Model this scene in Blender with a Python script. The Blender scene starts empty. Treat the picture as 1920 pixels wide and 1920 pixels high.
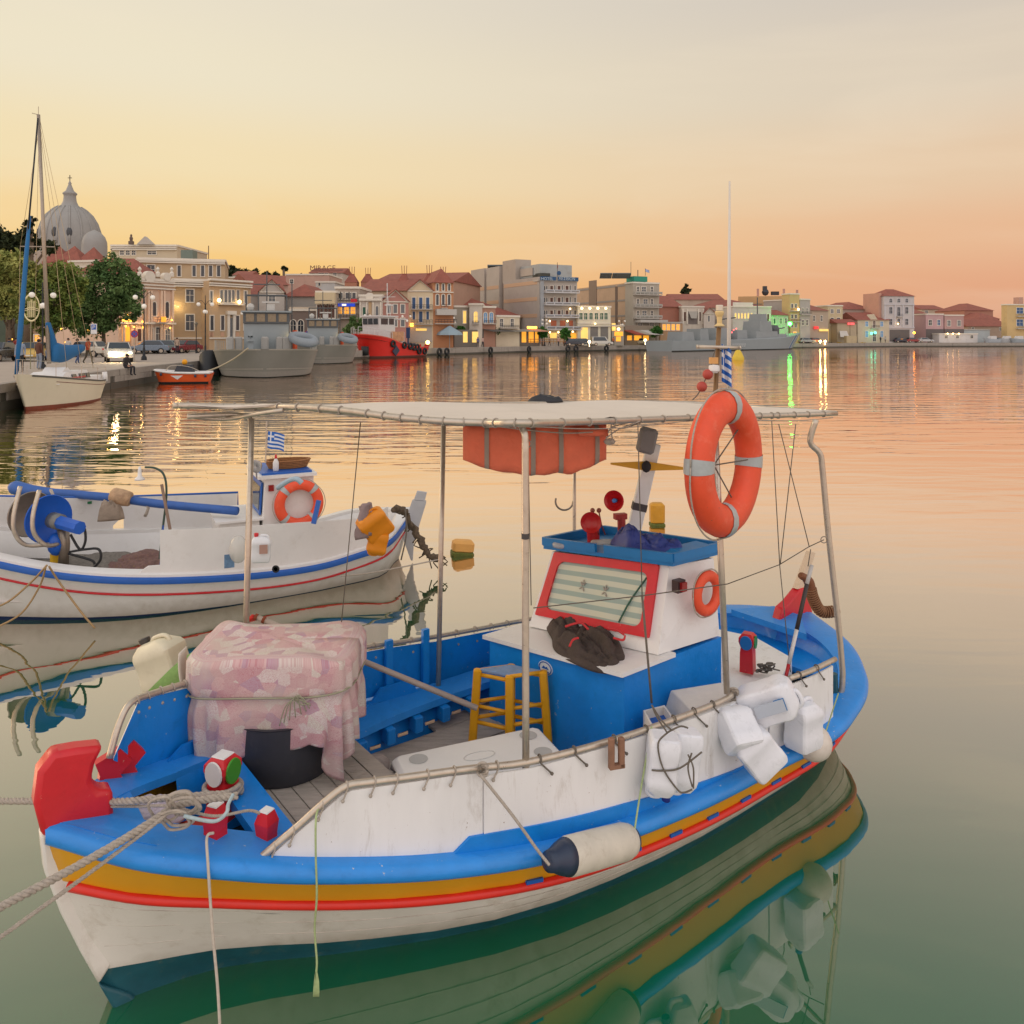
import bpy, math, random
import numpy as np
from mathutils import Vector, Matrix
R = math.radians
scene = bpy.context.scene
COL = scene.collection
rnd = random.Random(7)

# ---------------------------------------------------------------- camera
F, YH, EYE = 1500.0, 630.0, 2.95
cam_d = bpy.data.cameras.new("camera")
cam = bpy.data.objects.new("camera", cam_d); COL.objects.link(cam)
cam.location = (0, 0, EYE); cam.rotation_euler = (R(90), 0, 0)
cam_d.sensor_width = 36; cam_d.sensor_fit = 'HORIZONTAL'
cam_d.lens = 36 * F / 1920
cam_d.shift_y = -(960 - YH) / 1920
cam_d.clip_start = 0.05; cam_d.clip_end = 6000
scene.camera = cam

def lin(h):
    h = h.lstrip('#'); c = [int(h[i:i+2], 16) / 255 for i in (0, 2, 4)]
    return tuple(x / 12.92 if x <= .04045 else ((x + .055) / 1.055) ** 2.4 for x in c)

# ---------------------------------------------------------------- world: dusk sky
world = bpy.data.worlds.new("World"); scene.world = world; world.use_nodes = True
nt = world.node_tree; nt.nodes.clear()
N = nt.nodes.new; L = nt.links.new
out = N('ShaderNodeOutputWorld'); bg = N('ShaderNodeBackground'); L(bg.outputs[0], out.inputs[0])
tc = N('ShaderNodeTexCoord'); sep = N('ShaderNodeSeparateXYZ'); L(tc.outputs['Generated'], sep.inputs[0])
az = N('ShaderNodeMath'); az.operation = 'ABSOLUTE'; L(sep.outputs['Z'], az.inputs[0])
def wramp(stops):
    r = N('ShaderNodeValToRGB'); r.color_ramp.interpolation = 'EASE'
    els = r.color_ramp.elements
    els[0].position, els[0].color = stops[0][0], (*lin(stops[0][1]), 1)
    els[1].position, els[1].color = stops[-1][0], (*lin(stops[-1][1]), 1)
    for p, c in stops[1:-1]:
        e = els.new(p); e.color = (*lin(c), 1)
    L(az.outputs[0], r.inputs[0]); return r
rl = wramp([(0, 'f6bc69'), (.07, 'f8c878'), (.13, 'f6d59a'), (.2, 'f3dfb4'), (.3, 'eee3c8'), (.4, 'e9dfca'), (.62, 'cfc8bd'), (1, 'b4b3b4')])
rr = wramp([(0, 'd99a7c'), (.05, 'e3a885'), (.11, 'e8b994'), (.18, 'e6c8a8'), (.28, 'dccdb9'), (.4, 'cdc4bb'), (.62, 'aaa9a6'), (1, '9fa2a6')])
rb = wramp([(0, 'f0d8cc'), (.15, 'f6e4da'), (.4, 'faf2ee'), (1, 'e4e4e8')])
mx = N('ShaderNodeMapRange'); mx.inputs[1].default_value = -.46; mx.inputs[2].default_value = .62; mx.interpolation_type = 'SMOOTHSTEP'; L(sep.outputs['X'], mx.inputs[0])
m1 = N('ShaderNodeMix'); m1.data_type = 'RGBA'; L(mx.outputs[0], m1.inputs[0]); L(rl.outputs[0], m1.inputs[6]); L(rr.outputs[0], m1.inputs[7])
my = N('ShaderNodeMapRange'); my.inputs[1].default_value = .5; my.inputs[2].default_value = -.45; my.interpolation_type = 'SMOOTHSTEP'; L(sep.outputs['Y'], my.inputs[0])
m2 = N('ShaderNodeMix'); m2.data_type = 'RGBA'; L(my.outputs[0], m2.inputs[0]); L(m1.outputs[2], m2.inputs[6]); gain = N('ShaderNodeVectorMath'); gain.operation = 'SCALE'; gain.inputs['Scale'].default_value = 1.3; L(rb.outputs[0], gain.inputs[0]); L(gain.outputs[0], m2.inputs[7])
# thin cirrus veils
mp = N('ShaderNodeMapping'); mp.inputs['Scale'].default_value = (1.6, 1.6, 9); mp.inputs['Rotation'].default_value = (0, R(7), 0)
L(tc.outputs['Generated'], mp.inputs[0])
nz = N('ShaderNodeTexNoise'); nz.inputs['Scale'].default_value = 1.7; nz.inputs['Detail'].default_value = 6; nz.inputs['Distortion'].default_value = .6
L(mp.outputs[0], nz.inputs[0])
cm = N('ShaderNodeMapRange'); cm.inputs[1].default_value = .5; cm.inputs[2].default_value = .78; cm.inputs[4].default_value = .22; L(nz.outputs[0], cm.inputs[0])
m3 = N('ShaderNodeMix'); m3.data_type = 'RGBA'; m3.inputs[7].default_value = (*lin('f6e6cc'), 1); L(cm.outputs[0], m3.inputs[0]); L(m2.outputs[2], m3.inputs[6])
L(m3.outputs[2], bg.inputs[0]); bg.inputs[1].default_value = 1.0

# ---------------------------------------------------------------- the low sun's afterglow, from behind the town at left
sd = bpy.data.lights.new("sun", 'SUN'); sun = bpy.data.objects.new("sun", sd); COL.objects.link(sun)
sd.energy = .7; sd.angle = R(25); sd.color = (1, .74, .45)
sun.rotation_euler = Vector((.88, -.36, -.30)).to_track_quat('-Z', 'Y').to_euler()
vs = scene.view_settings; vs.view_transform = 'Standard'; vs.look = 'None'; vs.exposure = 0; vs.gamma = 1; vs.use_curve_mapping = False
scene.cycles.use_denoising = True
scene.cycles.max_bounces = 6; scene.cycles.diffuse_bounces = 3; scene.cycles.glossy_bounces = 4; scene.cycles.sample_clamp_indirect = 6
scene.cycles.transparent_max_bounces = 12

# ---------------------------------------------------------------- helpers
def PD(px, py, d): return Vector(((px - 960) / F * d, d, EYE - (py - YH) / F * d))
def PZ(px, py, z):
    d = F * (EYE - z) / (py - YH); return Vector(((px - 960) / F * d, d, z))

MATS = {}
def mat(name, col, rough=.6, metal=0., var=.1, scale=6., bump=0., dirt=0., dcol='6b5a45', em=None, emc=None, alpha=1., trans=0., stretch=(1, 1, 1), spec=.5, bscale=None, chips=None):
    if name in MATS: return MATS[name]
    m = bpy.data.materials.new(name); m.use_nodes = True
    n = m.node_tree; b = n.nodes['Principled BSDF']; c = lin(col)
    b.inputs['Roughness'].default_value = rough; b.inputs['Metallic'].default_value = metal
    b.inputs['Base Color'].default_value = (*c, 1); b.inputs['Specular IOR Level'].default_value = spec
    m.diffuse_color = (*c, 1)
    if em:
        b.inputs['Emission Color'].default_value = (*lin(emc or col), 1); b.inputs['Emission Strength'].default_value = em
    if alpha < 1: b.inputs['Alpha'].default_value = alpha
    if trans: b.inputs['Transmission Weight'].default_value = trans
    tcn = n.nodes.new('ShaderNodeTexCoord'); mpn = n.nodes.new('ShaderNodeMapping'); mpn.inputs['Scale'].default_value = stretch
    n.links.new(tcn.outputs['Object'], mpn.inputs[0])
    last = None
    if var:
        t = n.nodes.new('ShaderNodeTexNoise'); t.inputs['Scale'].default_value = scale; t.inputs['Detail'].default_value = 7; t.inputs['Roughness'].default_value = .62
        n.links.new(mpn.outputs[0], t.inputs[0])
        r = n.nodes.new('ShaderNodeMapRange'); r.inputs[1].default_value = .25; r.inputs[2].default_value = .75; r.inputs[3].default_value = 1 - var; r.inputs[4].default_value = 1 + var * .8
        n.links.new(t.outputs[0], r.inputs[0])
        h = n.nodes.new('ShaderNodeMix'); h.data_type = 'RGBA'; h.blend_type = 'MULTIPLY'; h.inputs[0].default_value = 1; h.inputs[6].default_value = (*c, 1)
        n.links.new(r.outputs[0], h.inputs[7]); last = h.outputs[2]
        rr_ = n.nodes.new('ShaderNodeMapRange'); rr_.inputs[3].default_value = max(rough - .12, .02); rr_.inputs[4].default_value = min(rough + .15, 1)
        n.links.new(t.outputs[0], rr_.inputs[0]); n.links.new(rr_.outputs[0], b.inputs['Roughness'])
    if dirt:
        t2 = n.nodes.new('ShaderNodeTexNoise'); t2.inputs['Scale'].default_value = scale * 1.7; t2.inputs['Detail'].default_value = 9; t2.inputs['Roughness'].default_value = .75; t2.inputs['Distortion'].default_value = .4
        n.links.new(mpn.outputs[0], t2.inputs[0])
        r2 = n.nodes.new('ShaderNodeMapRange'); r2.inputs[1].default_value = .54; r2.inputs[2].default_value = .72; r2.inputs[4].default_value = dirt
        n.links.new(t2.outputs[0], r2.inputs[0])
        h2 = n.nodes.new('ShaderNodeMix'); h2.data_type = 'RGBA'; h2.inputs[7].default_value = (*lin(dcol), 1)
        if last: n.links.new(last, h2.inputs[6])
        else: h2.inputs[6].default_value = (*c, 1)
        n.links.new(r2.outputs[0], h2.inputs[0]); last = h2.outputs[2]
    if chips:
        t4 = n.nodes.new('ShaderNodeTexNoise'); t4.inputs['Scale'].default_value = 26; t4.inputs['Detail'].default_value = 4; t4.inputs['Roughness'].default_value = .7; n.links.new(tcn.outputs['Object'], t4.inputs[0])
        r4 = n.nodes.new('ShaderNodeMapRange'); r4.inputs[1].default_value = .685; r4.inputs[2].default_value = .70; r4.inputs[4].default_value = .7; n.links.new(t4.outputs[0], r4.inputs[0])
        h4 = n.nodes.new('ShaderNodeMix'); h4.data_type = 'RGBA'; h4.inputs[7].default_value = (*lin(chips), 1); n.links.new(last, h4.inputs[6]); n.links.new(r4.outputs[0], h4.inputs[0]); last = h4.outputs[2]
    if last: n.links.new(last, b.inputs['Base Color'])
    if bump:
        t3 = n.nodes.new('ShaderNodeTexNoise'); t3.inputs['Scale'].default_value = bscale or scale * 4; t3.inputs['Detail'].default_value = 6
        n.links.new(mpn.outputs[0], t3.inputs[0])
        bp = n.nodes.new('ShaderNodeBump'); bp.inputs['Strength'].default_value = min(bump, 1); bp.inputs['Distance'].default_value = .02 * bump
        n.links.new(t3.outputs[0], bp.inputs['Height']); n.links.new(bp.outputs[0], b.inputs['Normal'])
    MATS[name] = m; return m

def cr(pts, k=6, closed=False):
    """smooth curve through points"""
    pts = [Vector(p) for p in pts]; n = len(pts); o = []
    if n < 3 or k < 2: return pts
    for i in range(n if closed else n - 1):
        p0 = pts[(i - 1) % n] if closed or i > 0 else pts[0]; p1 = pts[i % n]; p2 = pts[(i + 1) % n]
        p3 = pts[(i + 2) % n] if closed or i + 2 < n else pts[-1]
        for j in range(k):
            t = j / k
            o.append(.5 * ((2 * p1) + (p2 - p0) * t + (2 * p0 - 5 * p1 + 4 * p2 - p3) * t * t + (3 * p1 - p0 - 3 * p2 + p3) * t ** 3))
    if not closed: o.append(pts[-1])
    return o

class MB:
    def __init__(s, M=None): s.v = []; s.f = []; s.m = []; s.M = M or Matrix(); s.cur = 0
    def mi(s, i): s.cur = i; return s
    def add(s, vs, fs):
        o = len(s.v); s.v += [s.M @ Vector(v) for v in vs]
        for f in fs: s.f.append(tuple(o + i for i in f)); s.m.append(s.cur)
        return s
    def box(s, c, d, rz=0, M=None, bev=0):
        x, y, z = d[0] / 2, d[1] / 2, d[2] / 2
        T = Matrix.Translation(c) @ (M if M is not None else Matrix.Rotation(rz, 4, 'Z'))
        if bev:
            b = min(bev, x * .9, y * .9, z * .9); vs = []
            for zz, k in ((-z, 1), (-z + b, 0), (z - b, 0), (z, 1)):
                xx, yy = x - k * b, y - k * b; c_ = b
                vs += [(-xx + c_, -yy, zz), (xx - c_, -yy, zz), (xx, -yy + c_, zz), (xx, yy - c_, zz), (xx - c_, yy, zz), (-xx + c_, yy, zz), (-xx, yy - c_, zz), (-xx, -yy + c_, zz)]
            fs = [tuple(range(7, -1, -1)), tuple(range(24, 32))]
            for r_ in range(3):
                for i in range(8): j = (i + 1) % 8; fs.append((r_ * 8 + i, r_ * 8 + j, r_ * 8 + 8 + j, r_ * 8 + 8 + i))
            return s.add([T @ Vector(v) for v in vs], fs)
        vs = [T @ Vector(p) for p in ((-x, -y, -z), (x, -y, -z), (x, y, -z), (-x, y, -z), (-x, -y, z), (x, -y, z), (x, y, z), (-x, y, z))]
        return s.add(vs, [(3, 2, 1, 0), (4, 5, 6, 7), (0, 1, 5, 4), (1, 2, 6, 5), (2, 3, 7, 6), (3, 0, 4, 7)])
    def poly(s, pts): return s.add(pts, [tuple(range(len(pts)))])
    def prism(s, a, off):
        """polygon a extruded by the vector off"""
        n = len(a); off = Vector(off); a = [Vector(p) for p in a]
        return s.add(a + [p + off for p in a], [tuple(range(n - 1, -1, -1)), tuple(range(n, 2 * n))] + [(i, (i + 1) % n, n + (i + 1) % n, n + i) for i in range(n)])
    def slab(s, a, b):
        """solid between two same-size loops"""
        n = len(a)
        return s.add(list(a) + list(b), [tuple(range(n - 1, -1, -1)), tuple(range(n, 2 * n))] + [(i, (i + 1) % n, n + (i + 1) % n, n + i) for i in range(n)])
    def tube(s, pts, r, n=8, caps=True, k=0, closed=False, flat=1.):
        if k: pts = cr(pts, k, closed)
        pts = [Vector(p) for p in pts]; m = len(pts); vs = []; u = None
        for i, p in enumerate(pts):
            a = pts[i - 1] if i > 0 else (pts[-1] if closed else pts[0]); b = pts[i + 1] if i < m - 1 else (pts[0] if closed else pts[-1])
            t = (b - a); t = t.normalized() if t.length > 1e-9 else Vector((0, 0, 1))
            if u is None:
                u = t.cross(Vector((0, 0, 1)));
                if u.length < .05: u = t.cross(Vector((1, 0, 0)))
            u = (u - t * u.dot(t)).normalized(); w = t.cross(u)
            rr = r[min(i, len(r) - 1)] if isinstance(r, (list, tuple)) else r
            for j in range(n):
                an = 2 * math.pi * j / n; vs.append(p + u * (rr * math.cos(an)) + w * (rr * flat * math.sin(an)))
        fs = []
        for i in range(m if closed else m - 1):
            for j in range(n):
                a0 = i * n + j; a1 = i * n + (j + 1) % n; b0 = ((i + 1) % m) * n + j; b1 = ((i + 1) % m) * n + (j + 1) % n
                fs.append((a0, b0, b1, a1))
        if caps and not closed: fs += [tuple(range(n)), tuple(range(m * n - 1, m * n - n - 1, -1))]
        return s.add(vs, fs)
    def lathe(s, prof, M=None, n=16, a0=0, a1=2 * math.pi, sy=1.):
        """profile [(r,z)] about z"""
        M = M or Matrix(); full = abs(a1 - a0 - 2 * math.pi) < 1e-6; vs = []; nn = n if full else n + 1
        for r, z in prof:
            for j in range(nn):
                an = a0 + (a1 - a0) * j / n; vs.append(M @ Vector((r * math.cos(an), r * math.sin(an) * sy, z)))
        fs = []
        for i in range(len(prof) - 1):
            for j in range(n):
                k = (j + 1) % nn if full else j + 1
                fs.append((i * nn + j, i * nn + k, (i + 1) * nn + k, (i + 1) * nn + j))
        if full and prof[0][0] > 1e-6: fs.append(tuple(range(n - 1, -1, -1)))
        if full and prof[-1][0] > 1e-6: fs.append(tuple((len(prof) - 1) * nn + j for j in range(n)))
        return s.add(vs, fs)
    def sph(s, c, r, n=12, sc=(1, 1, 1), M=None):
        m = max(n // 2, 4); T = Matrix.Translation(c) @ (M or Matrix()) @ Matrix.Diagonal((sc[0], sc[1], sc[2], 1))
        return s.lathe([(max(r * math.sin(math.pi * i / m), 1e-5), -r * math.cos(math.pi * i / m)) for i in range(m + 1)], T, n)
    def torus(s, M, R_, r, n=32, k=10, sx=1., rz=None, a0=0, a1=2 * math.pi):
        full = abs(a1 - a0 - 2 * math.pi) < 1e-6; vs = []; nn = n if full else n + 1
        for i in range(nn):
            a = a0 + (a1 - a0) * i / n
            for j in range(k):
                b = 2 * math.pi * j / k; q = R_ + r * math.cos(b); vs.append(M @ Vector((q * math.cos(a) * sx, q * math.sin(a), (rz or r) * math.sin(b))))
        fs = []
        for i in range(n):
            for j in range(k):
                a_ = i * k + j; b_ = i * k + (j + 1) % k; c_ = ((i + 1) % nn) * k + (j + 1) % k; d_ = ((i + 1) % nn) * k + j
                fs.append((a_, d_, c_, b_))
        return s.add(vs, fs)
    def grid(s, rows):
        """rows of equal length of points"""
        n = len(rows[0]); vs = [p for r in rows for p in r]
        return s.add(vs, [(i * n + j, i * n + j + 1, (i + 1) * n + j + 1, (i + 1) * n + j) for i in range(len(rows) - 1) for j in range(n - 1)])
    def obj(s, name, mats, parent=None, smooth=False, auto=None):
        me = bpy.data.meshes.new(name); me.from_pydata([tuple(v) for v in s.v], [], s.f)
        for m in (mats if isinstance(mats, (list, tuple)) else [mats]): me.materials.append(m)
        if any(s.m): me.polygons.foreach_set('material_index', s.m)
        if smooth:
            me.polygons.foreach_set('use_smooth', [True] * len(s.f))
            if auto is not None: me.set_sharp_from_angle(angle=R(auto))
        me.validate(); me.update()
        o = bpy.data.objects.new(name, me); COL.objects.link(o)
        if parent is not None: put(o, parent)
        return o
def put(o, parent):
    o.parent = parent
    if parent.get('_inv') is not None: o.matrix_parent_inverse = INV[parent.name]
INV = {}
def tag(o, label, cat=None, group=None, kind=None):
    if label: o['label'] = label
    if cat: o['category'] = cat
    if group: o['group'] = group
    if kind: o['kind'] = kind
    return o
def thing(name, label, cat, loc=(0, 0, 0), rz=0, group=None):
    """Empty at the thing's base; children are authored in world coordinates"""
    o = bpy.data.objects.new(name, None); COL.objects.link(o); o.empty_display_size = .2
    o.location = loc; o.rotation_euler = (0, 0, rz)
    INV[o.name] = (Matrix.Translation(loc) @ Matrix.Rotation(rz, 4, 'Z')).inverted(); o['_inv'] = 1
    return tag(o, label, cat, group)
def local(name, label=None, cat=None, group=None):
    """Empty at origin; children in local coordinates, to be copied"""
    o = bpy.data.objects.new(name, None); COL.objects.link(o); o.empty_display_size = .2
    return tag(o, label, cat, group)
def ctree(o, parent=None):
    c = o.copy(); COL.objects.link(c)
    if parent is not None: c.parent = parent
    for ch in list(o.children): ctree(ch, c)
    return c
def dup(root, loc, rz=0, label=None, sc=None):
    c = ctree(root); c.location = loc; c.rotation_euler = (0, 0, rz)
    if label: c['label'] = label
    if sc: c.scale = sc if isinstance(sc, (tuple, list)) else (sc, sc, sc)
    return c
def frame(o, x, y=None, z=None):
    """matrix with origin o, x axis along x and z axis near z"""
    x = Vector(x).normalized(); z = Vector(z or (0, 0, 1)); y = z.cross(x).normalized(); z = x.cross(y)
    M = Matrix((x, y, z)).transposed().to_4x4(); M.translation = Vector(o); return M
def rope(name, pts, r, m, label=None, cat=None, parent=None, k=6, n=6, twist=0, group=None):
    """rope swept through points; twist>0 lays three strands"""
    b = MB()
    if twist:
        p = cr(pts, 30 if k == 6 else k * 6); u = None; st = [[], [], []]; d = 0
        for i, q in enumerate(p):
            t = ((p[i + 1] if i < len(p) - 1 else p[i]) - (p[i - 1] if i else p[i])).normalized()
            if u is None: u = t.cross(Vector((.1, .2, 1))).normalized()
            u = (u - t * u.dot(t)).normalized(); w = t.cross(u)
            if i: d += (q - p[i - 1]).length
            for s_ in range(3):
                a = d * twist + s_ * 2.0944; st[s_].append(q + (u * math.cos(a) + w * math.sin(a)) * r * .52)
        for s_ in range(3): b.tube(st[s_], r * .55, 6)
    else: b.tube(pts, r, n, k=k)
    o = b.obj(name, m, parent, smooth=True)
    return tag(o, label, cat, group) if label else o

def bev(o, w=.01, seg=2, sm=True):
    m = o.modifiers.new('bevel', 'BEVEL'); m.width = w; m.segments = seg; m.limit_method = 'ANGLE'; m.angle_limit = R(35); m.harden_normals = False
    if sm:
        o.data.polygons.foreach_set('use_smooth', [True] * len(o.data.polygons)); o.data.set_sharp_from_angle(angle=R(45))
    return o
def cloth_blob(name, c, ru, rv, h, ax, m, seed=1, parent=None, n=36, wr=.18, flat=0.):
    """crumpled heap of cloth: a low dome with folds, real volume"""
    from mathutils import noise
    M = frame(c, ax); b = MB(M); rows = []; n = 96; K_ = 30
    for i in range(K_ + 1):
        t = i / K_; row = []
        for j in range(n + 1):
            a = 2 * math.pi * j / n; ca, sa = math.cos(a), math.sin(a)
            o1 = noise.noise(Vector((ca * 1.1, sa * 1.1, seed * 3.7))); tt = min(t / .93, 1); rr = tt * (1 + .30 * o1)
            x, y = rr * ca, rr * sa; w = noise.noise_vector(Vector((x * 1.6, y * 1.6, seed)))
            q = Vector((x * 1.9 + w.x * .9, y * 1.9 + w.y * .9, seed * 1.9)); d1 = noise.voronoi(q)[0]; d2 = noise.voronoi(q * 2.3)[0]
            dome = (1 - tt ** 6); z = h * dome * (.58 + .35 * noise.noise(q * .5) + wr * 1.2 * (min(d1[1] - d1[0], .6) - .25) + wr * .5 * (min(d2[1] - d2[0], .5) - .2))
            row.append((ru * rr * ca, rv * rr * sa, max(z, .006) if t <= .93 else 0))
        rows.append(row)
    b.grid(rows); o = b.obj(name, m, parent, smooth=True); return o
# ---------------------------------------------------------------- shared materials
WHITE = mat('white_paint', 'e9e8e6', .45, var=.06, scale=3, dirt=.3, dcol='a89a86', bump=.15)
PANELW = mat('panel_white', 'eae9e8', .4, var=.07, scale=5, dirt=.6, dcol='a89c8e', bump=.25, stretch=(1, 1, .22), chips='8a6a50')
HULLW = mat('hull_white', 'e0dcd4', .4, var=.08, scale=3, dirt=.4, dcol='a5947c', bump=.2)
def scum(m, z0, z1, col, k):
    # tide line of grime dried on just above the water
    n = m.node_tree; b = n.nodes['Principled BSDF']; src = b.inputs['Base Color'].links[0].from_socket; g = n.nodes.new('ShaderNodeNewGeometry'); s = n.nodes.new('ShaderNodeSeparateXYZ'); n.links.new(g.outputs['Position'], s.inputs[0])
    t = n.nodes.new('ShaderNodeTexNoise'); t.inputs['Scale'].default_value = 9; t.inputs['Detail'].default_value = 8; n.links.new(g.outputs['Position'], t.inputs[0])
    a = n.nodes.new('ShaderNodeMath'); a.operation = 'MULTIPLY_ADD'; a.inputs[1].default_value = -.16; n.links.new(t.outputs[0], a.inputs[0]); n.links.new(s.outputs['Z'], a.inputs[2])
    r = n.nodes.new('ShaderNodeMapRange'); r.inputs[1].default_value = z0; r.inputs[2].default_value = z1; r.inputs[3].default_value = k; r.inputs[4].default_value = 0; n.links.new(a.outputs[0], r.inputs[0])
    h = n.nodes.new('ShaderNodeMix'); h.data_type = 'RGBA'; h.inputs[7].default_value = (*lin(col), 1); n.links.new(src, h.inputs[6]); n.links.new(r.outputs[0], h.inputs[0]); n.links.new(h.outputs[2], b.inputs['Base Color'])
scum(HULLW, .0, .14, '8a7c62', .55)
BLUE = mat('blue_paint', '0f84dc', .38, var=.14, scale=5, dirt=.45, dcol='0762a8', bump=.35, chips='a9b4bc')
BLUEL = mat('rim_blue_paint', '2a8ce0', .35, var=.12, scale=6, dirt=.45, dcol='1870bc', bump=.35, chips='c0c4c4')
DBLUE = mat('dark_blue_paint', '0b58b0', .4, var=.1, scale=6, bump=.2)
YEL = mat('ochre_paint', 'dfa21a', .4, var=.07, scale=4, bump=.15)
YEL2 = mat('stool_yellow', 'e0a018', .4, var=.1, scale=12, bump=.2)
RED = mat('red_paint', 'd0222c', .35, var=.1, scale=8, dirt=.3, dcol='9c1a20', bump=.25, chips='d8a890')
REDL = mat('red_strake_paint', 'dc2a1e', .32, var=.06, scale=8)
TEAL = mat('teal_antifoul', '1d5562', .4, var=.3, scale=5, dirt=.7, dcol='5c6a5a', bump=.3)
STEEL = mat('steel_pipe', 'c4b8a8', .3, metal=.6, var=.15, scale=20, dirt=.3, dcol='7c5e42')
STEELD = mat('dull_pipe', '8c8278', .38, metal=.6, var=.2, scale=18, dirt=.5, dcol='6e4a30')
ROPEC = mat('rope_grey', 'b8ada0', .9, var=.25, scale=60, bump=.6)
ROPED = mat('cord_dark', '6e665c', .9, var=.2, scale=60, bump=.4)
ROPEG = mat('cord_green', 'a9bb86', .9, var=.2, scale=60)
PLW = mat('jug_plastic', 'dfe0e2', .3, var=.05, scale=7, dirt=.2, dcol='b9b8b4', bump=.12, spec=.4)
GLASS = mat('dark_glass', '26303a', .08, var=.1, scale=2, spec=.8)
BLACK = mat('black_rubber', '1c1d20', .55, var=.2, scale=10, bump=.2)
WOODG = mat('weathered_plank', 'b4a89c', .8, var=.25, scale=5, dirt=.5, dcol='6a5f55', bump=.6, stretch=(1, 6, 6))
ORANGE = mat('buoy_orange', 'e8532f', .5, var=.12, scale=7, dirt=.5, dcol='ec8668', bump=.25, chips='8a5040')
TAPE = mat('reflective_tape', 'aab0b0', .35, var=.12, scale=25)
STONE = mat('quay_stone', '9a9188', .85, var=.22, scale=1.5, dirt=.5, dcol='6a645c', bump=.5)
STONED = mat('wet_stone', '4c4a42', .5, var=.3, scale=2, bump=.4)
PAVE = mat('paving', 'a99c90', .85, var=.14, scale=.6, dirt=.3, dcol='8a7f76', bump=.2)
ASPH = mat('asphalt_road', '565350', .85, var=.12, scale=.8)
ROOF = mat('roof_tile', '94584a', .85, var=.3, scale=1.4, dirt=.5, dcol='7a5044', bump=.5)
IRON = mat('lamp_iron', '2c2f33', .5, metal=.4, var=.1)
BULB = mat('globe_glass', 'e6e2da', .3, var=.03, em=.12, emc='fff2dc')
LITW = mat('lit_window', 'f6a83a', .5, var=.35, scale=1.4, em=.8, emc='ffae38')
LITW2 = mat('lit_window_pale', 'f6d27a', .5, var=.3, scale=1.2, em=.65, emc='ffcf6a')
LAMP = mat('lamp_glow', 'ffe2a0', .5, var=0, em=8, emc='ffd68a')
LAMPY = mat('lamp_amber', 'ffc050', .5, var=0, em=5, emc='ffb040')

# ---------------------------------------------------------------- water
def make_water():
    m = bpy.data.materials.new('harbour_water'); m.use_nodes = True; n = m.node_tree; n.nodes.clear(); K = n.links.new
    o = n.nodes.new('ShaderNodeOutputMaterial'); d = n.nodes.new('ShaderNodeBsdfDiffuse'); g = n.nodes.new('ShaderNodeBsdfGlossy'); mx = n.nodes.new('ShaderNodeMixShader')
    d.inputs[0].default_value = (.003, .125, .05, 1); g.inputs[0].default_value = (1, .85, .79, 1)
    geo = n.nodes.new('ShaderNodeNewGeometry'); sp = n.nodes.new('ShaderNodeSeparateXYZ'); K(geo.outputs['Position'], sp.inputs[0])
    bumps = []
    def noise(sx, sy, det, rot=0, dist=0.):
        mp = n.nodes.new('ShaderNodeMapping'); mp.inputs['Scale'].default_value = (sx, sy, 1); mp.inputs['Rotation'].default_value = (0, 0, R(rot)); K(geo.outputs['Position'], mp.inputs[0])
        t = n.nodes.new('ShaderNodeTexNoise'); t.inputs['Scale'].default_value = 1; t.inputs['Detail'].default_value = det; t.inputs['Distortion'].default_value = dist; K(mp.outputs[0], t.inputs[0]); return t
    a = noise(.38, 1.25, 2, 6, .3); b = noise(1.4, 4.6, 2, -6, .4); c = noise(.05, .12, 2, 20)
    # wind: the water near the moored boats is sheltered, ripples grow with the open harbour
    w = n.nodes.new('ShaderNodeMapRange'); w.inputs[1].default_value = 6; w.inputs[2].default_value = 30; w.inputs[3].default_value = .04; w.inputs[4].default_value = .36; K(sp.outputs['Y'], w.inputs[0])
    pr = n.nodes.new('ShaderNodeMapRange'); pr.inputs[1].default_value = .38; pr.inputs[2].default_value = .62; pr.inputs[3].default_value = .45; pr.inputs[4].default_value = 1.25; K(c.outputs[0], pr.inputs[0])
    w2 = n.nodes.new('ShaderNodeMapRange'); w2.inputs[1].default_value = 45; w2.inputs[2].default_value = 120; w2.inputs[3].default_value = 1; w2.inputs[4].default_value = .38; K(sp.outputs['Y'], w2.inputs[0]); w3 = n.nodes.new('ShaderNodeMath'); w3.operation = 'MULTIPLY'; K(w.outputs[0], w3.inputs[0]); K(w2.outputs[0], w3.inputs[1])
    wm = n.nodes.new('ShaderNodeMath'); wm.operation = 'MULTIPLY'; K(w3.outputs[0], wm.inputs[0]); K(pr.outputs[0], wm.inputs[1])
    b1 = n.nodes.new('ShaderNodeBump'); b1.inputs['Distance'].default_value = .17; K(a.outputs[0], b1.inputs['Height']); K(wm.outputs[0], b1.inputs['Strength'])
    b2 = n.nodes.new('ShaderNodeBump'); b2.inputs['Distance'].default_value = .028; K(b.outputs[0], b2.inputs['Height']); K(wm.outputs[0], b2.inputs['Strength']); K(b1.outputs[0], b2.inputs['Normal'])
    K(b2.outputs[0], g.inputs['Normal']); g.inputs['Roughness'].default_value = .0
    fr = n.nodes.new('ShaderNodeLayerWeight'); fr.inputs[0].default_value = .5
    fm = n.nodes.new('ShaderNodeMapRange'); fm.inputs[1].default_value = .33; fm.inputs[2].default_value = .80; fm.inputs[3].default_value = .30; fm.inputs[4].default_value = .97; K(fr.outputs['Facing'], fm.inputs[0])
    pw = n.nodes.new('ShaderNodeMath'); pw.operation = 'POWER'; pw.inputs[1].default_value = 1.55; K(fm.outputs[0], pw.inputs[0]); K(pw.outputs[0], mx.inputs[0]); K(d.outputs[0], mx.inputs[1]); K(g.outputs[0], mx.inputs[2]); K(mx.outputs[0], o.inputs[0])
    return m
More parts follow.
